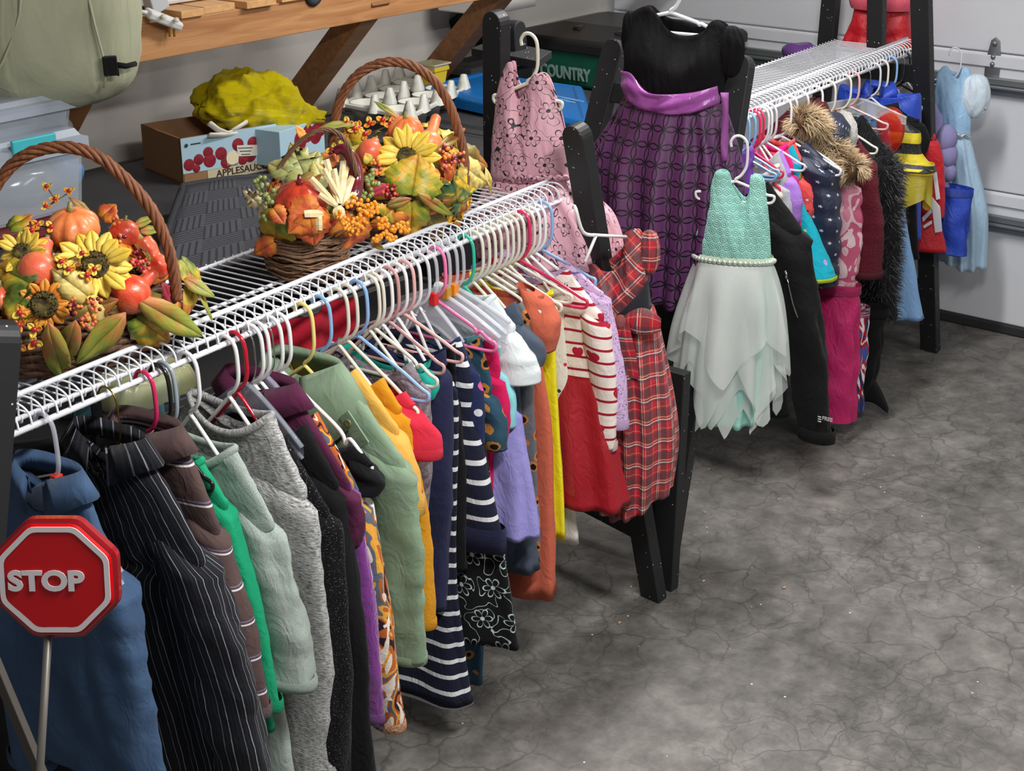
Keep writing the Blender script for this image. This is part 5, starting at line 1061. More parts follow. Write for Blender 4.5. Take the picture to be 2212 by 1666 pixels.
class Mound:
    def __init__(s, c, r): s.c = V(c); s.r = V(r)
    def hit(s, x, y, push=0.0):
        d = ray(x, y).normalized(); o = CO - s.c; D = V((d.x / s.r.x, d.y / s.r.y, d.z / s.r.z)); O = V((o.x / s.r.x, o.y / s.r.y, o.z / s.r.z))
        A, B, Cc = D.dot(D), 2 * O.dot(D), O.dot(O) - 1; q = B * B - 4 * A * Cc
        t = (-B - math.sqrt(q)) / (2 * A) if q > 0 else -B / (2 * A)
        p = CO + d * t; e = p - s.c; n = V((e.x / s.r.x ** 2, e.y / s.r.y ** 2, e.z / s.r.z ** 2)).normalized()
        return p + d * push, (n - d * .5).normalized()
CAMN = -FW
def pumpkin(M, x, y, rpx, mat, label, name='pumpkin', sq=.72, ribn=9, tilt=(0, 0, 1), stem=M_STEM2, rib=.14, push=None, smat=None):
    p, n = M.hit(x, y); r = rpx * pxm(p); p = p + ray(x, y).normalized() * (r * (.55 if push is None else push)); ax = (V(tilt) + CAMN * .25).normalized()
    t = thing(name, label, 'pumpkin' if name == 'pumpkin' else 'gourd', p - V((0, 0, r * sq)))
    pr = [(r * .02, -r * sq * .86)] + [(r * max(.02, math.cos(a)), r * sq * math.sin(a) * (1 if abs(a) < 1.3 else .97)) for a in [math.pi * (-.47 + .94 * i / 14) for i in range(15)]] + [(r * .10, r * sq * .86)]
    m = MB(); m.lathe(pr, p, ax, 54, rib, ribn); m.build('body', mat, t)
    m = MB(); b_ = p + ax * (r * sq * .84); m.tube([b_, b_ + ax * r * .2, b_ + ax * r * .42 + V((r * .06, 0, 0))], [r * .17, r * .09, r * .075], 8); m.build('stem', smat or stem, t); return t
def gourd(M, a, b, rpx, npx, mat, label, rib=0.0, prof=None, push=.4, name='gourd'):
    """a body centre, b neck end in pixels"""
    p, n = M.hit(*a); r = rpx * pxm(p); dr = ray(*a).normalized(); p = p + dr * r * push; q, _ = M.hit(*b); q = q + dr * r * push * .6; ax = (q - p); L = ax.length; ax.normalize(); nr = npx * pxm(p)
    t = thing(name, label, 'gourd', p - V((0, 0, r)))
    pr = [(r * .03, -r * .98), (r * .3, -r * .95)] + [(r * math.cos(k), r * math.sin(k)) for k in [math.radians(g) for g in (-60, -40, -20, 0, 20, 38)]] + [(lerp(r * .7, nr, .6), r * .9), (nr * 1.05, lerp(r, L, .35)), (nr, lerp(r, L, .7)), (nr * .95, L * .97), (nr * .5, L * 1.02), (nr * .05, L * 1.03)]
    m = MB(); m.lathe(spline(pr, 3), p, ax, 26, rib, 8); m.build('body', mat, t)
    m = MB(); e = p + ax * L * 1.0; m.tube([e, e + ax * nr * .8], [nr * .45, nr * .3], 7); m.build('stem', M_STEM2, t); return t
def sunflower(M, x, y, rpx, dpx, label, mat=M_PET, npt=15, arc=(0, 360), push=0.0):
    p, n = M.hit(x, y, push); s = pxm(p); n = (n + CAMN * .9).normalized(); e1 = n.orthogonal().normalized(); e2 = n.cross(e1); t = thing('sunflower', label, 'flower', p)
    rd = random.Random(int(x + y))
    for k in range(npt):
        a = math.radians(lerp(arc[0], arc[1], k / npt)) + rd.uniform(-.1, .1); d = e1 * math.cos(a) + e2 * math.sin(a); R_ = rpx * s * rd.uniform(.85, 1.08)
        leaf('petal', p + d * dpx * s * .7, p + d * R_ + n * (R_ * rd.uniform(-.15, .5)), n + d * rd.uniform(-.3, .5), rpx * s * .46, mat, t, 'petal', .25, .2)
    m = MB(); r = dpx * s; m.lathe([(.001, r * .15), (r * .35, r * .22), (r * .75, r * .42), (r, r * .2), (r * 1.02, -r * .1)], p, n, 22); rr = random.Random(3)
    for k in range(70): a = rr.uniform(0, 6.28); q = r * rr.uniform(.55, 1.0); c = p + (e1 * math.cos(a) + e2 * math.sin(a)) * q + n * r * .32; m.box(c, e1 * r * .05, e2 * r * .05, n * r * .12)
    m.build('disc', M_DISC, t); return t
def berries(M, pts, rpx, cols, label, spread=16, n=14, group=None, push=0.0):
    p0, _ = M.hit(*pts[0]); t = thing('berry_spray', label, 'berries', p0, group); rd = random.Random(int(pts[0][0] * 7 + pts[0][1])); base = {}
    for q in pts:
        for k in range(n):
            a = rd.uniform(0, 6.28); d = spread * math.sqrt(rd.random()); p, nn = M.hit(q[0] + d * math.cos(a), q[1] + d * math.sin(a), push); r = rpx * pxm(p); p = p + nn * (r * rd.uniform(.4, 2.2)); c = rd.choice(cols)
            if c not in base:
                m = MB(); m.ball(p, r, 10, 7); base[c] = (m.build('berry', M_BR[c], t), p)
            else: inst(base[c][0], 'berry', t, Matrix.Translation(p - base[c][1]))
    m = MB(); q = [M.hit(*w_, .006)[0] for w_ in pts]
    if len(q) < 2: q = q + [q[0] + V((.01, .01, -.03))]
    m.tube(q, .0016, 5); m.build('twig', M_TWIG, t); return t
def bittersweet(M, pts, label, rpx=7, push=0):
    p0, _ = M.hit(*pts[0]); t = thing('bittersweet_spray', label, 'berries', p0); rd = random.Random(int(pts[0][0]))
    for x, y in pts:
        p, n = M.hit(x, y, push); n = (n + CAMN).normalized(); s = pxm(p); r = rpx * s; p = p + n * r * .8; e1 = n.orthogonal().normalized(); e2 = n.cross(e1); m = MB(); m.ball(p, r, 10, 7); m.build('berry', M_BR['red'], t); a0 = rd.uniform(0, 6)
        for k in range(3):
            a = a0 + k * 2.094; d = e1 * math.cos(a) + e2 * math.sin(a); leaf('petal', p - n * r * .3, p + d * r * 2.7 - n * r * .1, n, r * 2.6, M_PETO if rd.random() < .6 else M_PET, t, 'petal', -.5, -.2)
    m = MB(); m.tube([M.hit(x, y, .004 + push)[0] for x, y in pts], .0014, 5); m.build('twig', M_TWIG, t); return t
def leaves(M, spec, label):
    t = thing('autumn_foliage', label, 'foliage', M.c)
    for kind, a, b, w_, mat, push in spec:
        p, n1 = M.hit(a[0], a[1], push); q, n2 = M.hit(b[0], b[1], push); leaf(kind, p, q, (n1 + n2 + CAMN * .8), w_ * pxm(p), mat, t, 'leaf', .22, .22)
    return t
def arch(m, path, R_, n, r, turns, seg=7, jit=0.0, rd=None):
    """n strands twisted about a path"""
    P = [V(p) for p in path]
    for k in range(n):
        out = []
        for i, p in enumerate(P):
            tn = (P[min(i + 1, len(P) - 1)] - P[max(0, i - 1)]).normalized(); e1 = (CAMN - tn * tn.dot(CAMN)).normalized(); e2 = tn.cross(e1); a = 2 * math.pi * (k / n + turns * i / len(P)) + (rd.uniform(-jit, jit) if rd else 0)
            out.append(p + (e1 * math.cos(a) + e2 * math.sin(a)) * R_)
        m.tube(out, r, seg)
def bowl(t, c, rx, ry, z0, z1, flare, mat, rows=11, r=.0065, wob=.004):
    """woven bowl: strands that pass in front of and behind upright stakes"""
    m = MB(); ns = 22
    for i in range(rows):
        f = i / (rows - 1); z = lerp(z0 + r, z1, f); s = lerp(flare, 1, f ** .6)
        m.tube([V((c.x + math.cos(a) * (rx * s + wob * math.cos(ns / 2 * a + math.pi * i)), c.y + math.sin(a) * (ry * s + wob * math.cos(ns / 2 * a + math.pi * i)), z)) for a in [2 * math.pi * k / 88 for k in range(88)]], r, 6, closed=True)
    m.build('weave', mat, t)
    m = MB()
    for k in range(ns): a = 2 * math.pi * k / ns; m.tube([V((c.x + math.cos(a) * rx * lerp(flare, 1, f ** .6), c.y + math.sin(a) * ry * lerp(flare, 1, f ** .6), lerp(z0, z1, f))) for f in (0, .3, .6, 1)], r * .8, 5)
    m.build('stakes', mat, t)
    m = MB(); m.grid([[V((c.x + math.cos(a) * rx * q * s_, c.y + math.sin(a) * ry * q * s_, zz)) for a in [2 * math.pi * k / 40 for k in range(40)]] for q, s_, zz in ((.93, flare, z0 + .004), (.93, 1, z1 - .01), (.6, 1, z1 + .02), (.02, 1, z1 + .045))], True); m.build('moss_filler', plastic('brown_moss', (60, 44, 28), .95), t)
    m = MB(); arch(m, [V((c.x + math.cos(a) * rx, c.y + math.sin(a) * ry, z1 + .006)) for a in [2 * math.pi * k / 60 for k in range(61)]], .006, 3, .005, 14); m.build('rim', mat, t)
def deckpt(px, Y):
    lo, hi = 100.0, 1200.0
    for _ in range(40):
        mid = (lo + hi) / 2
        if pz(px, mid, DK).y > Y: lo = mid
        else: hi = mid
    return pz(px, mid, DK)
def filler(M, n, mats, lo, hi, label, seed, kinds=('vine', 'long', 'maple', 'petal')):
    t = thing('autumn_foliage', label, 'foliage', M.c); rd = random.Random(seed)
    for i in range(n):
        th, ph = rd.uniform(0, 6.28), math.asin(rd.uniform(-.15, .95)); d = V((math.cos(th) * math.cos(ph), math.sin(th) * math.cos(ph), math.sin(ph)))
        p = M.c + V((d.x * M.r.x, d.y * M.r.y, d.z * M.r.z)) * rd.uniform(.78, .98); tg = d.cross(V((rd.uniform(-1, 1), rd.uniform(-1, 1), rd.uniform(-1, 1)))).normalized(); tg = (tg + V((0, 0, -.25)) + d * .35).normalized(); L = rd.uniform(lo, hi); k = rd.choice(kinds)
        leaf(k, p - tg * L * .4, p + tg * L * .6, d + CAMN * .3, L * (.34 if k == 'long' else .62), rd.choice(mats), t, 'leaf', rd.uniform(.1, .5), rd.uniform(.1, .5))
    return t
# --- left basket
c1 = deckpt(168, 2.345) + V((0, 0, .006))
b1 = thing('basket', 'large wicker basket of gourds and sunflowers at the left end of the shelf', 'basket', c1, 'autumn baskets on the wire shelf')
bowl(b1, c1, .185, .138, DK + .008, DK + .115, .86, M_WICKD, 13)
M1 = Mound(c1 + V((0, 0, .115)), (.185, .15, .145))
filler(M1, 46, [M_LG, M_LD, M_LO, M_LY, M_LL, M_PET, M_PETO], .05, .09, 'small mixed autumn leaves packed between the gourds of the left basket', 11)
hpx = [(-62, 640), (-50, 520), (-20, 420), (40, 345), (120, 318), (200, 332), (270, 385), (325, 450), (358, 520), (376, 590), (382, 650)]
hpth = spline([tuple(pl(x, y, c1, V((.79, .61, 0)))) for x, y in hpx], 5); m = MB(); arch(m, hpth, .0075, 5, .0048, 6); m.build('handle', M_WICK, b1)
pumpkin(M1, 158, 492, 60, M_ORG, 'orange ribbed pumpkin, largest in the left basket')
gourd(M1, (80, 585), (100, 520), 42, 17, M_PINKO, 'round salmon gourd with short neck, left of the sunflower')
pumpkin(M1, 268, 504, 33, M_ORR, 'round red gourd beside the basket handle', 'gourd', .95, 8, (.3, 0, .9), rib=.02)
gourd(M1, (338, 575), (302, 520), 30, 27, M_ORR, 'lumpy ribbed red gourd below the round red one', rib=.12)
gourd(M1, (282, 636), (352, 572), 44, 15, M_ORR, 'bottle-shaped glossy red gourd at the basket handle foot', push=.1)
pumpkin(M1, 5, 640, 38, M_PINKO, 'salmon pumpkin cut by the left picture edge')
sunflower(M1, 205, 572, 82, 30, 'yellow sunflower in the middle of the left basket')
sunflower(M1, 96, 658, 60, 30, 'sunflower with orange-yellow petals low in the left basket', M_PETO, 13)
sunflower(M1, 48, 545, 56, 20, 'yellow sunflower behind the salmon gourd', M_PET, 13)
bittersweet(M1, [(102, 405), (120, 432), (100, 448), (150, 415)], 'orange bittersweet spray standing above the left pumpkin', 5)
bittersweet(M1, [(82, 488), (112, 492), (70, 500)], 'bittersweet spray left of the largest left-basket pumpkin', 6)
bittersweet(M1, [(132, 566), (178, 548), (148, 582), (188, 595), (204, 582)], 'bittersweet spray across the sunflower petals', 6, -.02)
bittersweet(M1, [(44, 676), (42, 702), (75, 712), (42, 746), (76, 740)], 'bittersweet spray hanging low over the basket rim', 7, -.03)
berries(M1, [(160, 660), (190, 690), (205, 655)], 4.6, ['maroon', 'orange', 'coral'], 'mixed maroon and orange berries at the front of the left basket', 17, 17, push=-.03)
berries(M1, [(290, 560), (312, 575)], 4.6, ['maroon', 'coral', 'red'], 'maroon berries between sunflower and red gourds', 14, 12, push=-.02)
berries(M1, [(250, 480), (262, 520)], 4.6, ['maroon', 'orange'], 'few dark berries between pumpkin and round red gourd', 10, 7, push=-.02)
leaves(M1, [('vine', (190, 640), (110, 580), 62, M_LY, -.02), ('vine', (180, 640), (215, 735), 60, M_LY, -.01), ('long', (298, 648), (450, 732), 62, M_LL, -.05), ('long', (272, 678), (166, 792), 60, M_LL, -.05), ('long', (104, 705), (142, 840), 58, M_LL, -.055), ('long', (162, 698), (130, 805), 50, M_LL, -.055), ('long', (395, 600), (466, 640), 34, M_LL, -.02), ('vine', (395, 560), (440, 640), 50, M_LG, -.01), ('vine', (300, 690), (375, 745), 80, M_LG, -.03),
            ('long', (400, 575), (465, 690), 22, M_LL, -.01), ('long', (420, 600), (405, 690), 44, M_LG, -.0), ('vine', (290, 660), (350, 765), 120, M_LD, -.01), ('vine', (240, 690), (260, 780), 90, M_LD, .0), ('vine', (150, 720), (180, 790), 90, M_LD, .01), ('long', (150, 425), (212, 470), 20, M_LL, 0), ('long', (285, 490), (340, 464), 22, M_LL, 0), ('long', (300, 500), (352, 492), 24, M_LL, 0),
            ('vine', (60, 610), (-20, 570), 80, M_LG, -.02), ('vine', (50, 640), (20, 700), 70, M_LG, -.01), ('vine', (20, 490), (70, 460), 50, M_LG, 0), ('long', (390, 640), (382, 720), 26, M_LO, 0), ('petal', (350, 610), (375, 655), 34, leafmat('plum_leaf', ((150, 30, 60), (190, 60, 80))), -.01), ('vine', (330, 600), (380, 560), 40, M_LO, .02), ('vine', (220, 470), (250, 440), 50, M_LO, .03)], 'long lime and rust leaves spilling from the left basket')
# --- large middle basket behind
c2 = deckpt(880, 2.415) + V((0, 0, .006))
b2 = thing('basket', 'wicker basket with the tallest arched handle, in the middle of the shelf', 'basket', c2, 'autumn baskets on the wire shelf')
bowl(b2, c2, .16, .115, DK + .008, DK + .10, .86, M_WICKD)
M2 = Mound(c2 + V((0, 0, .10)), (.19, .14, .16))
filler(M2, 52, [M_LG, M_LG, M_LO, M_LY, M_PET, M_PETO, M_LD], .05, .10, 'small mixed autumn leaves packed round the middle sunflower', 12)
hpx = [(716, 420), (718, 330), (722, 270), (738, 210), (775, 160), (830, 135), (885, 140), (935, 172), (970, 225), (992, 290), (1004, 350), (1004, 440)]
m = MB(); arch(m, spline([tuple(pl(x, y, c2, V((.79, .61, 0)))) for x, y in hpx], 5), .0075, 5, .0048, 6); m.build('handle', M_WICK, b2)
pumpkin(M2, 876, 280, 40, M_ORG, 'orange ribbed pumpkin at the top of the middle basket')
gourd(M2, (800, 328), (812, 300), 28, 9, M_PINKO, 'round salmon gourd left of the middle sunflower')
gourd(M2, (925, 312), (942, 254), 32, 12, M_ORG, 'orange bottle gourd with upright neck beside the basket handle')
pumpkin(M2, 930, 378, 22, M_ORG, 'small orange pumpkin under the big green-gold leaf'); pumpkin(M2, 928, 448, 22, M_ORR, 'small red-orange pumpkin near the maple leaf')
sunflower(M2, 878, 338, 68, 20, 'bright yellow sunflower in the middle basket')
bittersweet(M2, [(752, 268), (775, 278), (800, 268), (828, 262), (845, 270), (790, 292)], 'bittersweet spray along the top of the middle basket', 6)
bittersweet(M2, [(768, 280), (742, 300), (720, 325), (705, 345)], 'bittersweet spray left of the salmon gourd in the middle basket', 6, -.01)
berries(M2, [(960, 322), (985, 340), (965, 352)], 4.4, ['coral', 'maroon', 'orange'], 'coral berries by the right foot of the tallest handle', 15, 13, push=-.02)
berries(M2, [(840, 410), (852, 430)], 4.0, ['maroon', 'red', 'coral'], 'dark pink berries beside green berries', 15, 15, push=-.03)
berries(M2, [(815, 372), (812, 352)], 4.6, ['orange', 'coral'], 'small orange berries below the salmon gourd', 10, 8, push=-.02)
leaves(M2, [('vine', (890, 420), (905, 330), 120, M_LG, -.04), ('maple', (980, 400), (1000, 500), 92, M_LM, -.05), ('maple', (985, 440), (1030, 430), 70, M_LM, -.03), ('long', (932, 335), (1015, 268), 24, M_LD, -.03), ('long', (775, 265), (690, 270), 24, M_LL, -.01), ('long', (870, 260), (808, 215), 16, M_LL, 0), ('long', (905, 420), (985, 470), 26, M_LL, -.06),
            ('vine', (890, 440), (885, 525), 80, M_LG, -.03), ('vine', (930, 470), (960, 530), 60, M_LD, -.01), ('vine', (1000, 360), (1062, 400), 60, M_LY, 0), ('vine', (1000, 330), (1060, 360), 56, M_LD, .01), ('long', (960, 385), (975, 450), 24, M_LD, -.02), ('vine', (720, 330), (690, 360), 50, M_LO, 0), ('vine', (750, 350), (780, 310), 50, M_PET, 0), ('vine', (960, 300), (1000, 330), 60, M_PET, .01),
            ('vine', (950, 400), (965, 440), 50, M_PET, -.01), ('vine', (840, 470), (850, 500), 90, M_LO, -.02), ('petal', (800, 420), (840, 400), 30, leafmat('crimson_leaf', ((160, 30, 60), (206, 70, 90))), -.04), ('vine', (770, 330), (740, 270), 60, M_LG, .02), ('long', (1050, 360), (1065, 420), 16, M_LY, 0)], 'green, gold and orange leaves filling the middle basket')
# --- small twig basket in front
c3 = deckpt(664, 2.36) + V((0, 0, .006))
b3 = thing('basket', 'round twig basket with thin vine handle, pumpkin and corn husk bow', 'basket', c3, 'autumn baskets on the wire shelf')
m = MB(); rd = random.Random(5)
for i in range(46):
    z = DK + .010 + .095 * (i / 45) + rd.uniform(-.006, .006); r = lerp(.086, .098, i / 45) + rd.uniform(-.004, .004); tl = rd.uniform(-.012, .012); ph = rd.uniform(0, 6.28)
    m.tube([V((c3.x + math.cos(a) * (r + .004 * math.sin(5 * a + ph)), c3.y + math.sin(a) * (r + .004 * math.sin(4 * a + ph)), z + tl * math.sin(a + ph) + .004 * math.sin(7 * a + ph))) for a in [2 * math.pi * k / 44 for k in range(44)]], rd.uniform(.0018, .0034), 5, closed=True)
m.build('twig_weave', M_TWIG, b3)
m = MB(); m.grid([[V((c3.x + math.cos(a) * q, c3.y + math.sin(a) * q, zz)) for a in [2 * math.pi * k / 40 for k in range(40)]] for q, zz in ((.08, DK + .006), (.088, DK + .10), (.05, DK + .12), (.002, DK + .13))], True); m.build('moss_filler', plastic('brown_moss', (50, 38, 26), .95), b3)
M3 = Mound(c3 + V((.01, 0, .135)), (.125, .105, .11))
filler(M3, 34, [M_LO, M_LG, M_LP, M_LD, M_LO], .04, .075, 'small rust and sage leaves packed in the twig basket', 13)
hpx = [(572, 470), (588, 400), (615, 345), (655, 300), (700, 280), (735, 292), (756, 325), (772, 380)]
m = MB(); arch(m, spline([tuple(pl(x, y, c3, V((.79, .61, 0)))) for x, y in hpx], 5), .0035, 5, .0022, 3, jit=.4, rd=rd); m.build('handle', M_TWIG, b3)
pumpkin(M3, 650, 432, 62, M_DKP, 'glossy red pumpkin with plum shading and curly stem', 'pumpkin', .66, 8, smat=M_DRED)
p_, n_ = M3.hit(750, 400); 
gt = thing('gourd', 'dark crimson crook-necked gourd above the corn husk bow', 'gourd', p_)
m = MB(); gp = [(722, 328), (738, 322), (756, 335), (766, 360), (768, 392), (762, 425), (752, 452)]; pts_ = [M3.hit(x, y)[0] * .3 + pl(x, y, p_, FW) * .7 for x, y in gp]; s_ = pxm(p_); m.tube([V(q) for q in spline([tuple(q) for q in pts_], 4)], [q[0] * s_ for q in spline([(9,), (12,), (14,), (16,), (18,), (18,), (12,)], 4)], 14); m.build('body', M_DRED, gt)
m = MB(); m.tube([pts_[0], pts_[0] + (pts_[0] - pts_[1]) * .8], [4 * s_, 3 * s_], 7); m.build('stem', M_DRED, gt)
hb = thing('corn_husk_bow', 'cream corn husk bow tied in front of the crimson gourd', 'bow', M3.hit(735, 430)[0])
for a, b, w_ in (((730, 440), (705, 345), 15), ((735, 440), (742, 348), 14), ((728, 445), (672, 385), 14), ((742, 440), (765, 372), 15), ((725, 445), (690, 420), 12), ((748, 440), (780, 402), 13), ((735, 435), (722, 365), 13), ((740, 445), (756, 395), 13), ((735, 436), (750, 360), 12), ((730, 445), (735, 470), 26), ((700, 462), (658, 462), 16), ((690, 460), (690, 498), 14), ((735, 430), (700, 365), 12)):
    p, n1 = M3.hit(a[0], a[1], -.03); q, n2 = M3.hit(b[0], b[1], -.035); y_ = (q - p); sd = y_.cross(CAMN).normalized() * (w_ * .5 * pxm(p)); k = [(0, .5), (.35, 1), (.7, 1), (1, .9)]
    m = MB(); m.grid([[p + y_ * f + sd * g * s2 + CAMN * (.006 * math.sin(3 * f) + (.003 if s2 == 0 else 0)) for s2 in (-1, 0, 1)] for f, g in k]); m.build('husk_strip', M_HUSK, hb, solid=.0008, smooth=False)
berries(M3, [(580, 415), (582, 440), (590, 465), (572, 400)], 5.6, ['green'], 'cluster of olive green berries left of the twig basket', 15, 8, push=-.01)
berries(M3, [(790, 385), (800, 400), (782, 425)], 5.2, ['green'], 'cluster of olive green berries right of the crimson gourd', 13, 9, push=-.02)
berries(M3, [(735, 468), (770, 480), (755, 492), (790, 445), (775, 450), (800, 452), (760, 440)], 4.8, ['amber'], 'dense spray of orange berries over the twig basket rim', 15, 17, push=-.045)
berries(M3, [(820, 480), (850, 495), (838, 505), (866, 490), (815, 510)], 4.8, ['amber'], 'spray of orange berries right of the twig basket', 13, 13, push=-.04)
leaves(M3, [('maple', (660, 385), (625, 300), 88, M_LP, .03), ('vine', (620, 370), (575, 350), 50, M_LP, .02), ('vine', (655, 370), (690, 320), 60, M_LP, .03), ('vine', (690, 445), (622, 505), 85, M_LO, -.035), ('vine', (670, 470), (680, 535), 78, M_LO, -.035), ('vine', (770, 470), (735, 550), 110, M_LO, -.035), ('vine', (600, 470), (590, 545), 84, M_LG, -.02), ('vine', (590, 450), (615, 485), 40, M_LO, -.03),
            ('vine', (590, 525), (545, 552), 44, M_LO, -.01), ('maple', (560, 440), (520, 410), 36, M_HUSK, .0), ('vine', (575, 455), (555, 470), 34, M_HUSK, 0), ('long', (800, 520), (830, 540), 16, M_LL, 0), ('vine', (830, 470), (850, 450), 60, M_LG, -.01), ('long', (835, 445), (890, 430), 24, M_LD, -.02), ('vine', (660, 300), (640, 270), 20, M_PETO, .01), ('vine', (700, 350), (725, 330), 40, M_LO, .02), ('vine', (800, 350), (790, 330), 30, M_LG, .02)], 'orange vine leaves and pale maple leaves round the twig basket')
# ------------------------------------------------------------------ things stored along the wall
def quad_frame(tl, tr, bl):
    tl, tr, bl = V(tl), V(tr), V(bl); x = (tr - tl); y = (tl - bl); return tl, x, y, x.cross(y).normalized()
# canvas bag hanging over the storage shelf
c_bag = cloth('olive_canvas', c=((180, 182, 154),), bs=1400, bump=0.8, wr=16, rough=.7); M_STRAP = cloth('black_webbing', c=((24, 24, 26),))
bc = py_(120, 40, 3.5); s_ = pxm(bc); bg = thing('canvas_bag', 'large olive canvas bag hanging over the timber shelf at the top left', 'bag', bc - V((0, 0, .2)))
ex = V((.80, -.60, 0)) ; ey = V((.60, .80, 0)); ez = V((0, 0, 1)); outl = []
m = MB(); rows = []; uvs = []
for i in range(25):
    ph = math.pi * (i / 24 - .5); row = []; uv = []
    for k in range(65):
        th = 2 * math.pi * k / 64; f = lambda v, e: math.copysign(abs(v) ** e, v)
        x = f(math.cos(ph), .45) * f(math.cos(th), .55); y = f(math.cos(ph), .45) * f(math.sin(th), .55); z = f(math.sin(ph), .5)
        sag = 1 + .10 * (z < 0) * -z; p = bc + ex * (x * 182 * s_ * (1 - .10 * max(0, -z) ** 3)) + ey * (y * .16) + ez * (z * 172 * s_ + .01 * x)
        p = p + (p - bc).normalized() * (fbm(p, 6) * .03 + fbm(p, 17) * .012); row.append(p); uv.append((k * .02, i * .02))
    rows.append(row[:-1]); uvs.append(uv)
m.grid(rows, True, uvs); m.build('body', c_bag, bg)
Pb = lambda x, y, d=0.0: pl(x, y, bc - ey * (.175 + d), ey)
m = MB(); a = Pb(238, 142); m.box(a, ex * 15 * s_, ey * .012, ez * 20 * s_); m.build('strap_patch', M_STRAP, bg, smooth=False, bevel=.003)
m = MB(); m.tube([Pb(250, 140), Pb(272, 143), Pb(292, 138, -.03)], .008, 6); m.tube([Pb(254, 148), Pb(256, 164)], .003, 6); m.build('zipper', M_STRAP, bg)
for pts in (((46, -20), (42, 30), (30, 75), (8, 130), (-20, 180)), ((190, -10), (206, 60), (222, 120), (230, 160), (224, 190))):
    m = MB(); m.tube([Pb(x, y, -.004) for x, y in pts], .0035, 6); m.build('seam', c_bag, bg)
# things on the shelf boards
zt_ = zb + .13
q = py_(335, 40, BY - .02); ps = thing('power_plug', 'white multi-outlet plug with brass prongs hanging off the shelf edge', 'plug', q)
M_WPL = plastic('white_plastic', (226, 226, 222), .4); M_BRS = plastic('brass', (196, 160, 80), .3, metal=1)
a, b = py_(318, 28, BY - .03), py_(388, 55, BY - .03); dr_ = (b - a).normalized(); up_ = V((0, -.35, .94)); sd_ = dr_.cross(up_).normalized()
m = MB(); m.box((a + b) / 2, (b - a) / 2, sd_ * .02, dr_.cross(sd_) * .013); m.build('body', M_WPL, ps, smooth=False, bevel=.007)
for x, y in ((353, 37), (381, 44)): c_ = py_(x, y, BY - .06); m = MB(); m.lathe([(.0005, .006), (.007, .006), (.009, .001)], c_, (-.2, -.6, .7), 12); m.build('button', plastic('cream_button', (206, 200, 184), .5), ps)
for x in (366, 376): m = MB(); c_ = py_(x, 70, BY - .03); m.box(c_, V((.002, 0, 0)), V((0, .003, 0)), V((0, 0, .013))); m.build('prong', M_BRS, ps, smooth=False)
m = MB(); m.tube([a, py_(300, 24, BY - .01), py_(270, 15, BY + .05)], .006, 8); m.build('cord', M_WPL, ps)
m = MB(); a = py_(345, 16, BY + .12); b = py_(510, 2, BY + .12); m.bx(a.x - .02, b.x + .05, BY + .10, BY + .4, zt_ + .003, zt_ + .30); tag(m.build('storage_box', plastic('white_box', (214, 214, 218), .6), smooth=False, bevel=.01), 'white box standing on the timber shelf boards at the top', 'box')
m = MB(); a = py_(300, 8, BY + .1); m.bx(a.x - .06, a.x + .13, BY + .14, BY + .3, zt_ + .003, zt_ + .25); m.box(a + V((.02, -.05, .02)), V((.03, .0, .01)), V((0, .02, 0)), V((-.01, 0, .04))); tag(m.build('clear_package', plastic('grey_clear_package', (190, 192, 196), .3), smooth=False, bevel=.004), 'grey clear plastic package on the shelf beside the canvas bag', 'package')
wq = py_(666, -14, BY + .02); wt = thing('toy_wheel', 'small black tyre with silver hub on the top shelf', 'wheel', wq)
m = MB(); m.tube([wq + V((math.cos(a) * .028, -.02, math.sin(a) * .028)) for a in [2 * math.pi * k / 28 for k in range(28)]], .013, 10, closed=True); m.build('tyre', plastic('tyre_rubber', (36, 38, 42), .7), wt)
m = MB(); m.lathe([(.0005, .01), (.018, .008), (.022, 0), (.022, -.02)], wq + V((0, -.02, 0)), (0, -1, 0), 20); m.build('hub', plastic('silver_hub', (190, 192, 196), .3, metal=.8), wt)
# clear bins
M_CLR = plastic('clear_bin_plastic', (206, 216, 226), .25, alpha=.34); M_CLR2 = plastic('cloudy_lid_plastic', (196, 206, 222), .35, alpha=.62); M_TEALL = plastic('teal_latch', (70, 190, 200), .4)
M_GLB = plastic('clear_bauble', (190, 196, 200), .05, alpha=.35, coat=1); M_BLUS = plastic('blue_contents', (90, 130, 180), .4); M_FOIL = plastic('silver_contents', (170, 180, 186), .2, metal=.6)
def bin_(label, x1, ytop, ybot, Y, dep, wid, lid_h=.03):
    a = py_(x1, ytop, Y); b = py_(x1 - 6, ybot, Y); t = thing('storage_bin', label, 'bin', (a.x - wid / 2, Y + dep / 2, b.z), 'clear plastic bins at the left')
    def ring(z, g): return [V((a.x - wid - g * .0, Y - g, z)), V((a.x + g, Y - g, z)), V((a.x + g, Y + dep + g, z)), V((a.x - wid, Y + dep + g, z))]
    m = MB(); m.grid([ring(b.z, -.02), ring(b.z + .004, -.012), ring(a.z, 0), ring(a.z, -.004), ring(b.z + .01, -.018)], True); k = 0; m.face([3, 2, 1, 0]); m.build('tub', M_CLR, t, smooth=False)
    m = MB(); m.grid([ring(a.z - .012, .004), ring(a.z - .012, .014), ring(a.z + lid_h * .5, .014), ring(a.z + lid_h * .6, .0), ring(a.z + lid_h, -.01)], True); m.face([16, 17, 18, 19]); m.build('lid', M_CLR2, t, smooth=False, bevel=.004)
    return t, a, b
tb, a, b = bin_('clear plastic bin with clear baubles inside, upper of two', 152, 222, 295, 3.42, .3, .42)
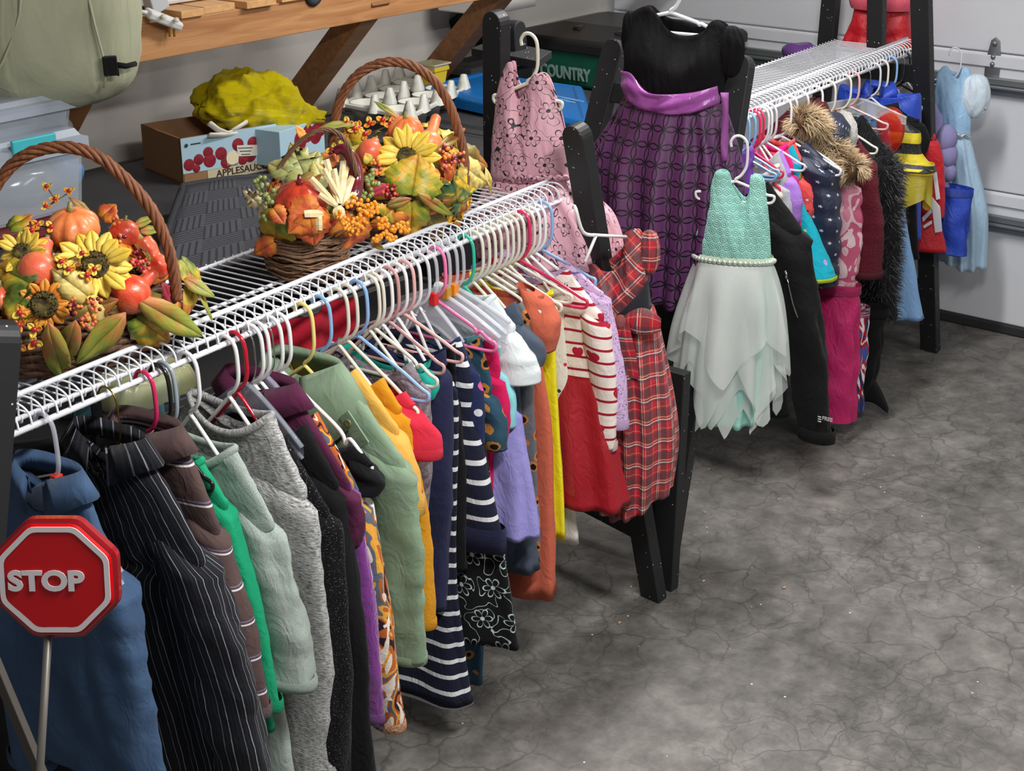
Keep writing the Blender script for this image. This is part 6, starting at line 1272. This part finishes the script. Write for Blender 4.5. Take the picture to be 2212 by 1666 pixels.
for i, (x, y) in enumerate(((18, 268), (68, 262), (120, 250), (45, 285), (100, 288), (136, 275))):
    p = py_(x, y, 3.50); m = MB(); m.ball(p, .028, 16, 10); m.tube([p + V((0, 0, .027)), p + V((0, 0, .036))], .006, 8); tag(m.build('bauble', M_GLB), 'clear round bauble inside the upper clear bin', 'bauble', 'clear baubles in the upper bin')
tb2, a2, b2_ = bin_('clear plastic bin with teal latch and blue contents, lower of two', 176, 312, 455, 3.36, .36, .46, .045)
m = MB(); l0, l1 = py_(25, 322, 3.345), py_(120, 302, 3.345); m.beam(l0, l1, V((0, .006, 0)), V((0, 0, .02))); m.build('latch', M_TEALL, tb2, smooth=False, bevel=.004)
for (x, y, r, e, mt, lb) in ((40, 395, .10, (1.1, .8, .6), M_FOIL, 'silver foil-wrapped bundle inside the lower clear bin'), (130, 370, .06, (1.1, .8, .8), M_BLUS, 'blue bundle inside the lower clear bin')):
    p = py_(x, y, 3.52); m = MB(); m.ball(p, r, 20, 12, e)
    for v_ in range(len(m.v)): m.v[v_] = m.v[v_] + (m.v[v_] - p).normalized() * fbm(m.v[v_], 24) * .02
    tag(m.build('bundle', mt), lb, 'bundle')
m = MB(); a3 = py_(182, 445, 3.36); m.bx(a3.x - .55, a3.x + .01, 3.33, 3.76, b2_.z - .035, b2_.z - .004); tag(m.build('red_tray', plastic('dark_red_tray', (120, 40, 50), .6), smooth=False, bevel=.004), 'dark red tray under the lower clear bin', 'tray')
# dark storage totes under everything along the wall
M_TOTE = plastic('black_tote_plastic', (34, 35, 38), .5, var=.2); M_TLID = plastic('dark_grey_tote_lid', (62, 62, 64), .6, var=.3)
def tote(label, x0, x1, y0, y1, z, mat=M_TOTE, lid=M_TLID, z0=0.0, lines=True):
    t = thing('storage_tote', label, 'tote', ((x0 + x1) / 2, (y0 + y1) / 2, z0), 'dark storage totes'); m = MB()
    def ring(zz, g): return [V((x0 - g, y0 - g, zz)), V((x1 + g, y0 - g, zz)), V((x1 + g, y1 + g, zz)), V((x0 - g, y1 + g, zz))]
    m.grid([ring(z0, -.04), ring(z - .06, -.015), ring(z - .05, 0), ring(z - .03, 0)], True); m.build('tub', mat, t, smooth=False, bevel=.008)
    m = MB(); m.grid([ring(z - .045, .004), ring(z - .045, .012), ring(z - .012, .012), ring(z - .006, -.02), ring(z - .018, -.03), ring(z - .018, -.05), ring(z, -.06)], True); k = len(m.v); m.face([k - 4, k - 3, k - 2, k - 1]); m.build('lid', lid, t, smooth=False, bevel=.004); return t
tote('black storage tote beneath the clear bins at the left', 1.35, 2.35, 3.02, 4.2, b2_.z - .04)
tote('black storage tote carrying the rubber mat and applesauce box', 2.40, 3.55, 3.1, 4.22, py_(392, 402, 3.78).z)
tote('black storage tote carrying the white seed tray', 3.6, 4.32, 3.15, 4.22, 1.02)
tote('dark tote holding the blue lid beside the pink dress', 4.36, 5.25, 3.0, 4.22, 1.02)
# rubber mat, leaning over the tote edge
nb = NB('patterned_rubber'); x, y, _ = nb.xy(nb.uv()); P_ = .095
cx_ = nb.math('FLOOR', nb.math('DIVIDE', x, P_)); cy_ = nb.math('FLOOR', nb.math('DIVIDE', y, P_)); par = nb.math('FLOORED_MODULO', nb.math('ADD', cx_, cy_), 2.0)
cc = nb.math('ADD', nb.math('MULTIPLY', par, x), nb.math('MULTIPLY', nb.math('SUBTRACT', 1.0, par), y)); gr = nb.stripe(cc, P_ / 6, .34)
nb.bump(nb.math('SUBTRACT', 1.0, gr), 1.0, .012); nb.set(Base_Color=nb.mix(gr, C3((72, 74, 82)), C3((40, 41, 46))), Roughness=.75); M_MAT = nb.m
def mat_sheet(label, A, B, Cc, D, name='rubber_mat'):
    t = thing(name, label, 'mat', D); m = MB(); rows = []; uvs = []; w_ = (B - A).length; h = (D - A).length
    for i in range(13):
        f = i / 12; rows.append([A.lerp(B, g / 16).lerp(D.lerp(Cc, g / 16), f) + V((0, 0, .012 * math.sin(5 * g / 16 + 2 * f) * (1 - f))) for g in range(17)]); uvs.append([(g / 16 * w_, f * h) for g in range(17)])
    m.grid(rows, False, uvs); m.build('sheet', M_MAT, t, solid=.008)
    m = MB(); e = rows[0] + [r[-1] for r in rows[1:]] + list(reversed(rows[-1][:-1])) + [r[0] for r in reversed(rows[1:-1])]; m.tube(e, .011, 6, closed=True); m.build('border', plastic('black_rubber', (44, 45, 50), .8), t)
ztm = py_(392, 402, 3.78).z + .012; A, B = py_(396, 402, 3.48), V((3.52, 3.42, ztm + .006)); D, Cq = V((2.36, 3.02, ztm)), V((3.50, 3.02, ztm))
mat_sheet('grey rubber doormat with ribbed square pattern behind the twig basket', A, B, Cq, D)
A, B = py_(228, 402, 4.1), py_(392, 352, 4.1); D, Cq = py_(232, 440, 3.9), py_(400, 385, 3.9)
m = MB(); m.grid([[A, B], [D, Cq]]); tag(m.build('flat_mat', plastic('black_foam_mat', (20, 21, 24), .8), smooth=False, solid=.02), 'plain black mat edge against the foot of the wall', 'mat')
# applesauce box
bx0, bx1 = py_(388, 300, 3.78), py_(598, 292, 3.70); zb0 = py_(392, 402, 3.78).z; hx = (bx1 - bx0); hx.z = 0; bw = hx.length; hx.normalize(); hy = V((-hx.y, hx.x, 0)); bh = bx0.z - zb0
ab = thing('fruit_carton', 'open applesauce carton printed with red apples beside the wall', 'carton', bx0 + V((0, 0, -bh)))
M_CARD = plastic('brown_cardboard', (142, 104, 72), .85, var=.15); M_PALE = plastic('pale_blue_print', (168, 198, 214), .6); M_APL = flower_mat('apple_print', (118, 12, 30), (150, 26, 44), 40); M_BEIGE = plastic('beige_print', (196, 182, 150), .7); M_INK = plastic('dark_green_ink', (24, 60, 46), .7); M_INKB = plastic('dark_ink', (46, 42, 36), .7); M_CREAM = plastic('cream_print', (226, 214, 180), .6)
o0 = V((bx0.x, bx0.y, bx0.z - bh)); BP = lambda u, v, d=0.0: o0 + hx * (u * bw) + V((0, 0, v * bh)) - hy * d
m = MB(); th_ = .006
for c_, ex_, ey_ in ((o0 + hx * bw / 2 + hy * .003, hx * bw / 2, hy * .003), (o0 + hx * bw / 2 + hy * .27, hx * bw / 2, hy * .003), (o0 + hy * .135 + hx * .003, hx * .003, hy * .135), (o0 + hy * .135 + hx * (bw - .003), hx * .003, hy * .135)): m.box(c_ + V((0, 0, bh / 2)), ex_, ey_, V((0, 0, bh / 2)))
m.box(o0 + hx * bw / 2 + hy * .135 + V((0, 0, .004)), hx * bw / 2, hy * .135, V((0, 0, .004))); m.build('carton', M_CARD, ab, smooth=False)
def patch(u0, u1, v0, v1, mt, nm, d=.001, o=None, X=None, N=None): m = MB(); m.box(BP((u0 + u1) / 2, (v0 + v1) / 2, d), hx * ((u1 - u0) * bw / 2), hy * .0006, V((0, 0, (v1 - v0) * bh / 2))); return m.build(nm, mt, ab, smooth=False)
patch(.005, .995, .24, .995, M_PALE, 'printed_panel'); patch(.25, .995, .0, .235, M_BEIGE, 'lower_band')
m = MB()
for u, v, r in ((.07, .42, .13), (.17, .5, .12), (.28, .44, .15), (.27, .62, .12), (.4, .55, .14), (.45, .34, .14), (.58, .68, .14), (.74, .66, .14), (.86, .46, .15), (.93, .6, .12), (.7, .4, .15), (.14, .32, .09), (.82, .3, .10), (.62, .34, .12)):
    m.lathe([(.0005, .0012), (r * .8 * bh, .001), (r * bh, 0)], BP(u, v, .0022), -hy, 18)
m.build('printed_apples', M_APL, ab)
m = MB(); m.lathe([(.0005, .001), (.15 * bh, .001)], BP(.51, .42, .0042), -hy, 20, sq=1); m.box(BP(.51, .34, .0042), hx * .14 * bh, hy * .0004, V((0, 0, .08 * bh))); m.build('printed_cup', M_CREAM, ab)
m = MB(); m.box(BP(.67, .52, .0045), (hx + V((0, 0, -.12))) * (.105 * bw), hy * .0004, V((0, 0, .12 * bh))); m.build('printed_sign', plastic('sign_print', (206, 206, 190), .7), ab, smooth=False)
m = MB()
for i in range(3): m.box(BP(.65, .585 - .07 * i, .0052), (hx + V((0, 0, -.12))) * (.075 * bw * (1 - .2 * i)), hy * .0003, V((0, 0, .008 * bh)))
m.build('sign_lines', M_INKB, ab, smooth=False)
text('APPLESAUCE', 'lettering', M_INKB, ab, BP(.60, .12, .0026), hx, (0, 0, 1), .21 * bh, .0004, .0004, 1.02)
text('45', 'number', M_INKB, ab, BP(.945, .86, .0036), hx, (0, 0, 1), .16 * bh, .0004, .0005); m = MB(); m.lathe([(.0005, .001), (.045 * bh, .001)], BP(.055, .84, .003), -hy, 6); m.box(BP(.15, .85, .003), hx * .05 * bw, hy * .0004, V((0, 0, .012 * bh))); m.build('small_emblem', M_INK, ab, smooth=False)
sb0 = py_(604, 300, 3.62); ab2 = thing('fruit_carton', 'pale blue apple-printed carton half behind the twig basket handle', 'carton', sb0)
h2 = (py_(700, 272, 3.66) - sb0); h2.z = 0; L2 = h2.length; h2.normalize(); n2 = V((-h2.y, h2.x, 0)); m = MB(); zz_ = sb0.z + .022
m.box(V((sb0.x, sb0.y, zz_ - .06)) + h2 * L2 / 2 + n2 * .06, h2 * L2 / 2, n2 * .06, V((0, 0, .06))); m.build('carton', M_PALE, ab2, smooth=False, bevel=.002)
m = MB()
for u, v, r in ((.45, -.05, .035), (.62, -.035, .03), (.8, -.045, .035), (.93, -.03, .03), (.3, -.085, .03)): m.lathe([(.0005, .001), (r, 0)], V((sb0.x, sb0.y, zz_ + v)) + h2 * L2 * u - n2 * .001, -n2, 16)
m.build('printed_apples', M_APL, ab2)
# yellow plastic bag
M_YB = cloth('yellow_plastic_bag', c=((238, 216, 8),), rough=.25, bump=.8, wr=26, sheen=0, alpha=.97); ybs = ((470, 238, 48, 44), (530, 225, 62, 56), (590, 235, 58, 56), (640, 245, 52, 40), (570, 265, 60, 34), (670, 250, 26, 28))
yc = py_(560, 235, 3.8); m = MB(); rows = []
for i in range(70):
    ph = math.pi * (i / 69); row = []
    for k in range(130):
        th = 2 * math.pi * k / 130; d = V((math.sin(ph) * math.cos(th), math.sin(ph) * math.sin(th), -math.cos(ph)))
        x = d.dot(V((.79, -.61, 0))); y = d.dot(V((.61, .79, 0))); rx = 140 * pxm(yc); wz = 66 * pxm(yc) * (1 - .45 * max(0, x) ** 1.5)
        p = yc + V((.79, -.61, 0)) * (x * rx) + V((.61, .79, 0)) * (y * .10) + V((0, 0, d.z * wz - .035 * x + .02 * (d.z > 0) * math.cos(2.2 * x)))
        r1 = abs(fbm(p, 9)); r2 = abs(fbm(p, 21)); r3 = abs(fbm(p, 45)); p = p + d * ((.5 - r1 * 2.2) * .030 + (.3 - r2 * 1.6) * .018 + (.3 - r3 * 1.4) * .007); row.append(p)
    rows.append(row)
m.grid(rows, True); tag(m.build('plastic_bag', M_YB), 'crumpled bright yellow plastic bag on top of the fruit carton', 'bag')
sdl = thing('sandal', 'white sandal strap sticking out of the fruit carton', 'shoe', py_(490, 285, 3.76))
for pts, r in ((((452, 266), (470, 280), (490, 288), (505, 284)), .012), (((500, 284), (520, 272), (532, 264)), .014), (((452, 292), (480, 292), (510, 290), (520, 284)), .012)):
    m = MB(); m.tube([py_(x, y, 3.74) for x, y in pts], r, 8, rw=.5); m.build('strap', plastic('white_vinyl', (222, 216, 204), .35), sdl)
m = MB(); c_ = py_(560, 285, 3.82); m.box(c_, V((.06, 0, -.01)), V((0, .05, 0)), V((.0, .01, .03))); tag(m.build('cardboard_flap', plastic('tan_leather', (176, 112, 66), .6), smooth=False, bevel=.006), 'tan brown piece between sandal and yellow bag', 'box')
# white seed tray with pots
zt0 = 1.055; T0, T1, T2, T3 = [pz(x, y, zt0 + .045) for x, y in ((738, 222), (885, 250), (1002, 190), (900, 160))]
stt = thing('seed_tray', 'white plastic seedling tray with round pots behind the middle basket', 'tray', (T0 + T2) / 2 - V((0, 0, .07))); M_TRAY = plastic('white_tray_plastic', (222, 222, 212), .45); ea = (T1 - T0); eb = (T3 - T0) if False else (T2 - T1)
TP = lambda u, v, z=0.0: T0 + ea * u + eb * v + V((0, 0, z))
m = MB(); rg = lambda g, z: [TP(-g, -g, z), TP(1 + g, -g, z), TP(1 + g, 1 + g, z), TP(-g, 1 + g, z)]
m.grid([rg(.02, -.012), rg(.02, 0), rg(0, .003), rg(-.03, 0), rg(-.03, -.012)], True); m.build('rim', M_TRAY, stt, smooth=False, bevel=.002)
ax_, bx_ = ea.length, eb.length; nu, nv = 2, 4
for i in range(nu):
    for j in range(nv):
        c_ = TP((i + .5) / nu, (j + .5) / nv); r = min(ax_ / nu, bx_ / nv) * .44
        m = MB(); m.lathe([(r * .7, -.075), (r * .72, -.078), (r, 0), (r * 1.05, .004), (r * .98, .002), (r * .7, -.07), (.001, -.07)], c_, (0, 0, 1), 22); m.build('pot_cell', M_TRAY, stt)
for i in range(nu + 1):
    for j in range(nv + 1):
        m = MB(); c_ = TP(i / nu, j / nv, .0); e_ = eb.normalized() if (i + j) % 2 else ea.normalized(); f_ = V((-e_.y, e_.x, 0)); m.grid([[c_ + e_ * (x * .028 * q) + f_ * (y * .012 * q2) + V((0, 0, z)) for x, y in ((-1, -1), (1, -1), (1, 1), (-1, 1))] for q, q2, z in ((1.0, 1.4, -.012), (.7, 1, .02), (.34, .8, .05), (.3, .6, .054), (.02, .05, .055))], True); m.build('peak', M_TRAY, stt)
def tubby(label, x, y, w_, h, Y, mat, mat2):
    a = py_(x, y, Y); s = pxm(a) * w_; t = thing('square_pot', label, 'pot', a)
    def ring(z, g): return [a + V((sx * s * g * .5, sy * s * g * .5, z)) for sx, sy in ((-1, -1), (1, -1), (1, 1), (-1, 1))]
    m = MB(); hh = pxm(a) * h; m.grid([ring(0, .75), ring(hh, .95), ring(hh, 1.08), ring(hh * 1.25, 1.08), ring(hh * 1.25, .98), ring(hh * .5, .85)], True); m.face([20, 21, 22, 23]); m.build('body', mat, t, smooth=False, bevel=.002); return t
tubby('yellow square pot stacked under a cream one behind the handle', 938, 185, 44, 34, 4.0, plastic('yellow_pot', (222, 190, 40), .5), None); tubby('cream square pot on top of the yellow pot', 936, 152, 52, 14, 4.0, plastic('cream_pot', (206, 200, 168), .6), None)
# blue lid
M_BLUE = plastic('blue_bin_lid', (16, 104, 176), .4, var=.08); q0, q1, q2, q3 = [pz(x, y, z) for x, y, z in ((905, 188, 1.09), (1290, 275, 1.075), (1262, 190, 1.09), (1030, 158, 1.10))]
bl = thing('bin_lid', 'bright blue recycling bin lid lying behind the pink dress', 'lid', (q0 + q2) / 2 - V((0, 0, .03))); m = MB(); cen = (q0 + q1 + q2 + q3) / 4
rg = lambda g, z: [cen + (p - cen) * g + V((0, 0, z)) for p in (q0, q1, q2, q3)]
m.grid([rg(.98, -.05), rg(1.0, -.01), rg(.95, .008), rg(.85, .012), rg(.82, .004), rg(.5, .014)], True); m.face([20, 21, 22, 23]); m.build('lid', M_BLUE, bl, smooth=False, bevel=.008)
m = MB(); rd = random.Random(2)
for i in range(9):
    c_ = cen + (q1 - cen) * (.28 + .05 * (i % 3)) + (q2 - cen) * (.08 + .045 * i); e = (q2 - q1).normalized(); f_ = (q1 - q0).normalized(); m.box(c_ + V((0, 0, .010)), f_ * rd.uniform(.02, .05), e * .003, V((0, 0, .002)))
m.build('raised_lettering', plastic('pale_blue_print', (150, 196, 224), .5), bl, smooth=False)
# green wheeled cart
M_GRN = plastic('dark_green_bin_plastic', (22, 92, 72), .5, var=.12); M_BLID = plastic('black_bin_lid', (34, 34, 34), .35, var=.2); M_GLET = plastic('pale_green_letters', (140, 166, 160), .6)
f0, f1 = px_(1124, 88, 5.45), px_(1425, 130, 5.45); zf = f0.z; gx = (f1 - f0); gx.z = 0; gw = gx.length; gx.normalize(); gy = V((-gx.y, gx.x, 0)); gy = gy if gy.dot(V((.79, .61, 0))) > 0 else -gy
gc = thing('wheeled_bin', 'dark green wheeled bin with black lid behind the dresses', 'bin', f0 + V((0, 0, -zf))); gd = .62
def gr_(z, g, e=0.0): b = V((f0.x, f0.y, z)); return [b - gx * g - gy * g, b + gx * (gw + g) - gy * g, b + gx * (gw + g) + gy * (gd + g + e), b - gx * g + gy * (gd + g + e)]
m = MB(); m.grid([gr_(.02, -.10), gr_(zf - .17, -.02), gr_(zf - .165, .015), gr_(zf - .03, .025), gr_(zf, .025)], True); m.face([3, 2, 1, 0]); m.build('body', M_GRN, gc, smooth=False, bevel=.012)
m = MB(); m.grid([gr_(zf - .01, .045), gr_(zf + .035, .045), gr_(zf + .045, .03), gr_(zf + .075, -.10), gr_(zf + .085, -.14)], True); m.face([16, 17, 18, 19]); lid_ = m.build('lid', M_BLID, gc, smooth=False, bevel=.012)
for u in (.35, .65): m = MB(); b = V((f0.x, f0.y, zf + .06)) + gx * gw * u; m.box(b + gy * .22, gx * .02, gy * .16, V((0, 0, .02))); m.build('lid_rib', M_BLID, lid_, smooth=False, bevel=.01)
m = MB(); b = V((f0.x, f0.y, zf + .02)) + gx * gw * .8 - gy * .05; m.tube([b - gx * .09 + gy * .04, b - gx * .08 - gy * .02, b + gx * .08 - gy * .02, b + gx * .09 + gy * .04], .016, 8); m.build('lid_handle', M_BLID, lid_)
tx = px_(1180, 149, 5.43)
upv = V((0, 0, 1)) + gy * -.10
text('TOWN & COUNTRY', 'lettering', M_GLET, gc, tx - gy * .03, gx, upv, .075, .002, .0022, .74)
g2 = pz(1035, 60, 1.22); tote('tall dark tote under the dark green sack', g2.x - .3, 5.38, g2.y - .2, 4.22, g2.z - .1); m = MB()
for a, b, r in ((V((-.12, .0, 0)), V((.1, .0, .02)), .07), (V((.02, -.06, -.04)), V((.05, .02, -.06)), .05)): m.tube([g2 + a, (g2 + g2 + a + b) / 2 + V((0, 0, .03)), g2 + b], r, 12)
tag(m.build('garden_sack', plastic('dark_green_sack', (18, 44, 34), .5)), 'dark green bundled sack left of the green wheeled bin', 'sack')
m = MB(); a = py_(985, 12, 4.1); m.bx(a.x - .0, a.x + .35, 3.95, 4.2, a.z - .03, a.z + .25); tag(m.build('white_panel', M_WPL, smooth=False, bevel=.006), 'white box under the far end of the timber shelf', 'box')
m = MB(); p = pz(955, 240, .95); post(m, V((p.x, p.y, 1.022 if p.x > 3.6 else 0)), p + V((.0, 0, .06)), .02, .035, V((.8, -.6, 0))); tag(m.build('timber_post', M_BLACK, smooth=False, bevel=.003), 'short black post with rounded glittery top behind the middle basket', 'post')
# things under the near shelf, behind the clothes
tub_c = pl(60, 925, RN - aN * .55, aN); m = MB(); tt = thing('round_tub', 'black round tub with two pale rings under the left end of the shelf', 'tub', tub_c - V((0, 0, .3)))
m.lathe([(.15, -.35), (.19, 0.02), (.20, .02), (.20, .05), (.18, .05), (.13, -.3), (.001, -.3)], tub_c, (0, 0, 1), 40); m.build('body', M_TOTE, tt)
for dz in (-.035, -.005): m = MB(); m.tube([tub_c + V((math.cos(a) * (.192 + dz * .1), math.sin(a) * (.192 + dz * .1), dz)) for a in [2 * math.pi * k / 48 for k in range(48)]], .003, 6, closed=True); m.build('ring', plastic('pale_ring', (130, 130, 128), .5), tt)
c_tq = cloth('faded_teal_cotton', c=((112, 170, 184),)); e0, e1 = pl(165, 880, RN - aN * .5, aN), pl(385, 960, RN - aN * .5, aN)
m = MB(); n = 30; rows = []
for z in (e0.z, (e0.z + e1.z) / 2, e1.z - .25): rows.append([V((lerp(e0.x, e1.x, i / n), e0.y + .012 * math.sin(i * 1.3) + (.012 * math.sin(i * .7 + z * 9)), z + .01 * math.sin(i * .5))) for i in range(n + 1)])
m.grid(rows); tag(m.build('teal_cloth', c_tq, solid=.004), 'faded teal fabric bin behind the hangers at the left', 'fabric bin')
m = MB(); a = pl(208, 880, RN - aN * .35, aN); m.box(a - V((0, 0, .35)), V((.012, 0, 0)), V((0, .003, 0)), V((0, 0, .38)))
pp = m.build('perforated_post', plastic('black_steel_post', (30, 32, 36), .4), smooth=False); tag(pp, 'black perforated steel upright behind the hangers at the left', 'post')
m = MB()
for i in range(9): m.lathe([(.0005, .001), (.004, .001)], a + V((0, -.0035, .0 - .03 * i)), (0, -1, 0), 8)
m.build('slot', plastic('slot_dark', (6, 6, 8), .8), pp)
m = MB(); cc_ = pl(312, 835, RN - aN * .38, aN); rows = []
for z, g in ((0, 1), (.012, 1.05), (.05, .9), (.058, .8), (.06, .1)): rows.append([cc_ + V((.115 * g * math.copysign(abs(math.cos(a)) ** .5, math.cos(a)), .07 * g * math.copysign(abs(math.sin(a)) ** .5, math.sin(a)), z - .02 + .003 * math.sin(12 * a))) for a in [2 * math.pi * k / 60 for k in range(60)]])
m.grid(rows, True); tag(m.build('clear_tray_lid', plastic('yellowed_clear_plastic', (196, 198, 150), .3, alpha=.75)), 'yellowed clear plastic tray lid seen under the shelf at the left', 'tray')
c_crim = cloth('crimson_cotton', c=((186, 30, 52),)); e0, e1 = pl(572, 712, RN - aN * .16, aN), pl(725, 770, RN - aN * .16, aN); m = MB(); rows = []
for z in (e0.z, e1.z, e1.z - .35): rows.append([V((lerp(e0.x, e1.x + .05, i / 20), e0.y + .02 * math.sin(i * .5), z)) for i in range(21)])
m.grid(rows); tag(m.build('red_garment', c_crim, solid=.004), 'crimson garment seen behind the yellow and blue hangers', 'garment')
for (x0, x1, z, lb) in ((1.25, 1.95, .95, 'behind the blue and pinstriped shirts'), (2.0, 2.75, .93, 'behind the sage jacket and mustard shirts'), (2.8, 3.3, .9, 'behind the lilac and terracotta dresses')): tote('added dark backing for the gaps ' + lb, x0, x1, 2.62, 2.98, z - .04, M_TOTE, M_TOTE)  # unseen totes added so the gaps between the clothes look dark
M_CHIP = plastic('leaf_chip', (190, 150, 120), .8)
for x, y in ((1520, 1255), (1338, 1345), (1694, 1269)):
    p = pz(x, y, .003); m = MB(); m.grid([[p + V((.008 * math.cos(a) * g, .004 * math.sin(a) * g, .003 * (1 - g))) for a in [2 * math.pi * k / 9 for k in range(9)]] for g in (1, .5, .05)], True); tag(m.build('floor_scrap', M_CHIP, solid=.001), 'tiny scrap lying on the concrete floor', 'scrap', 'scraps on the floor')
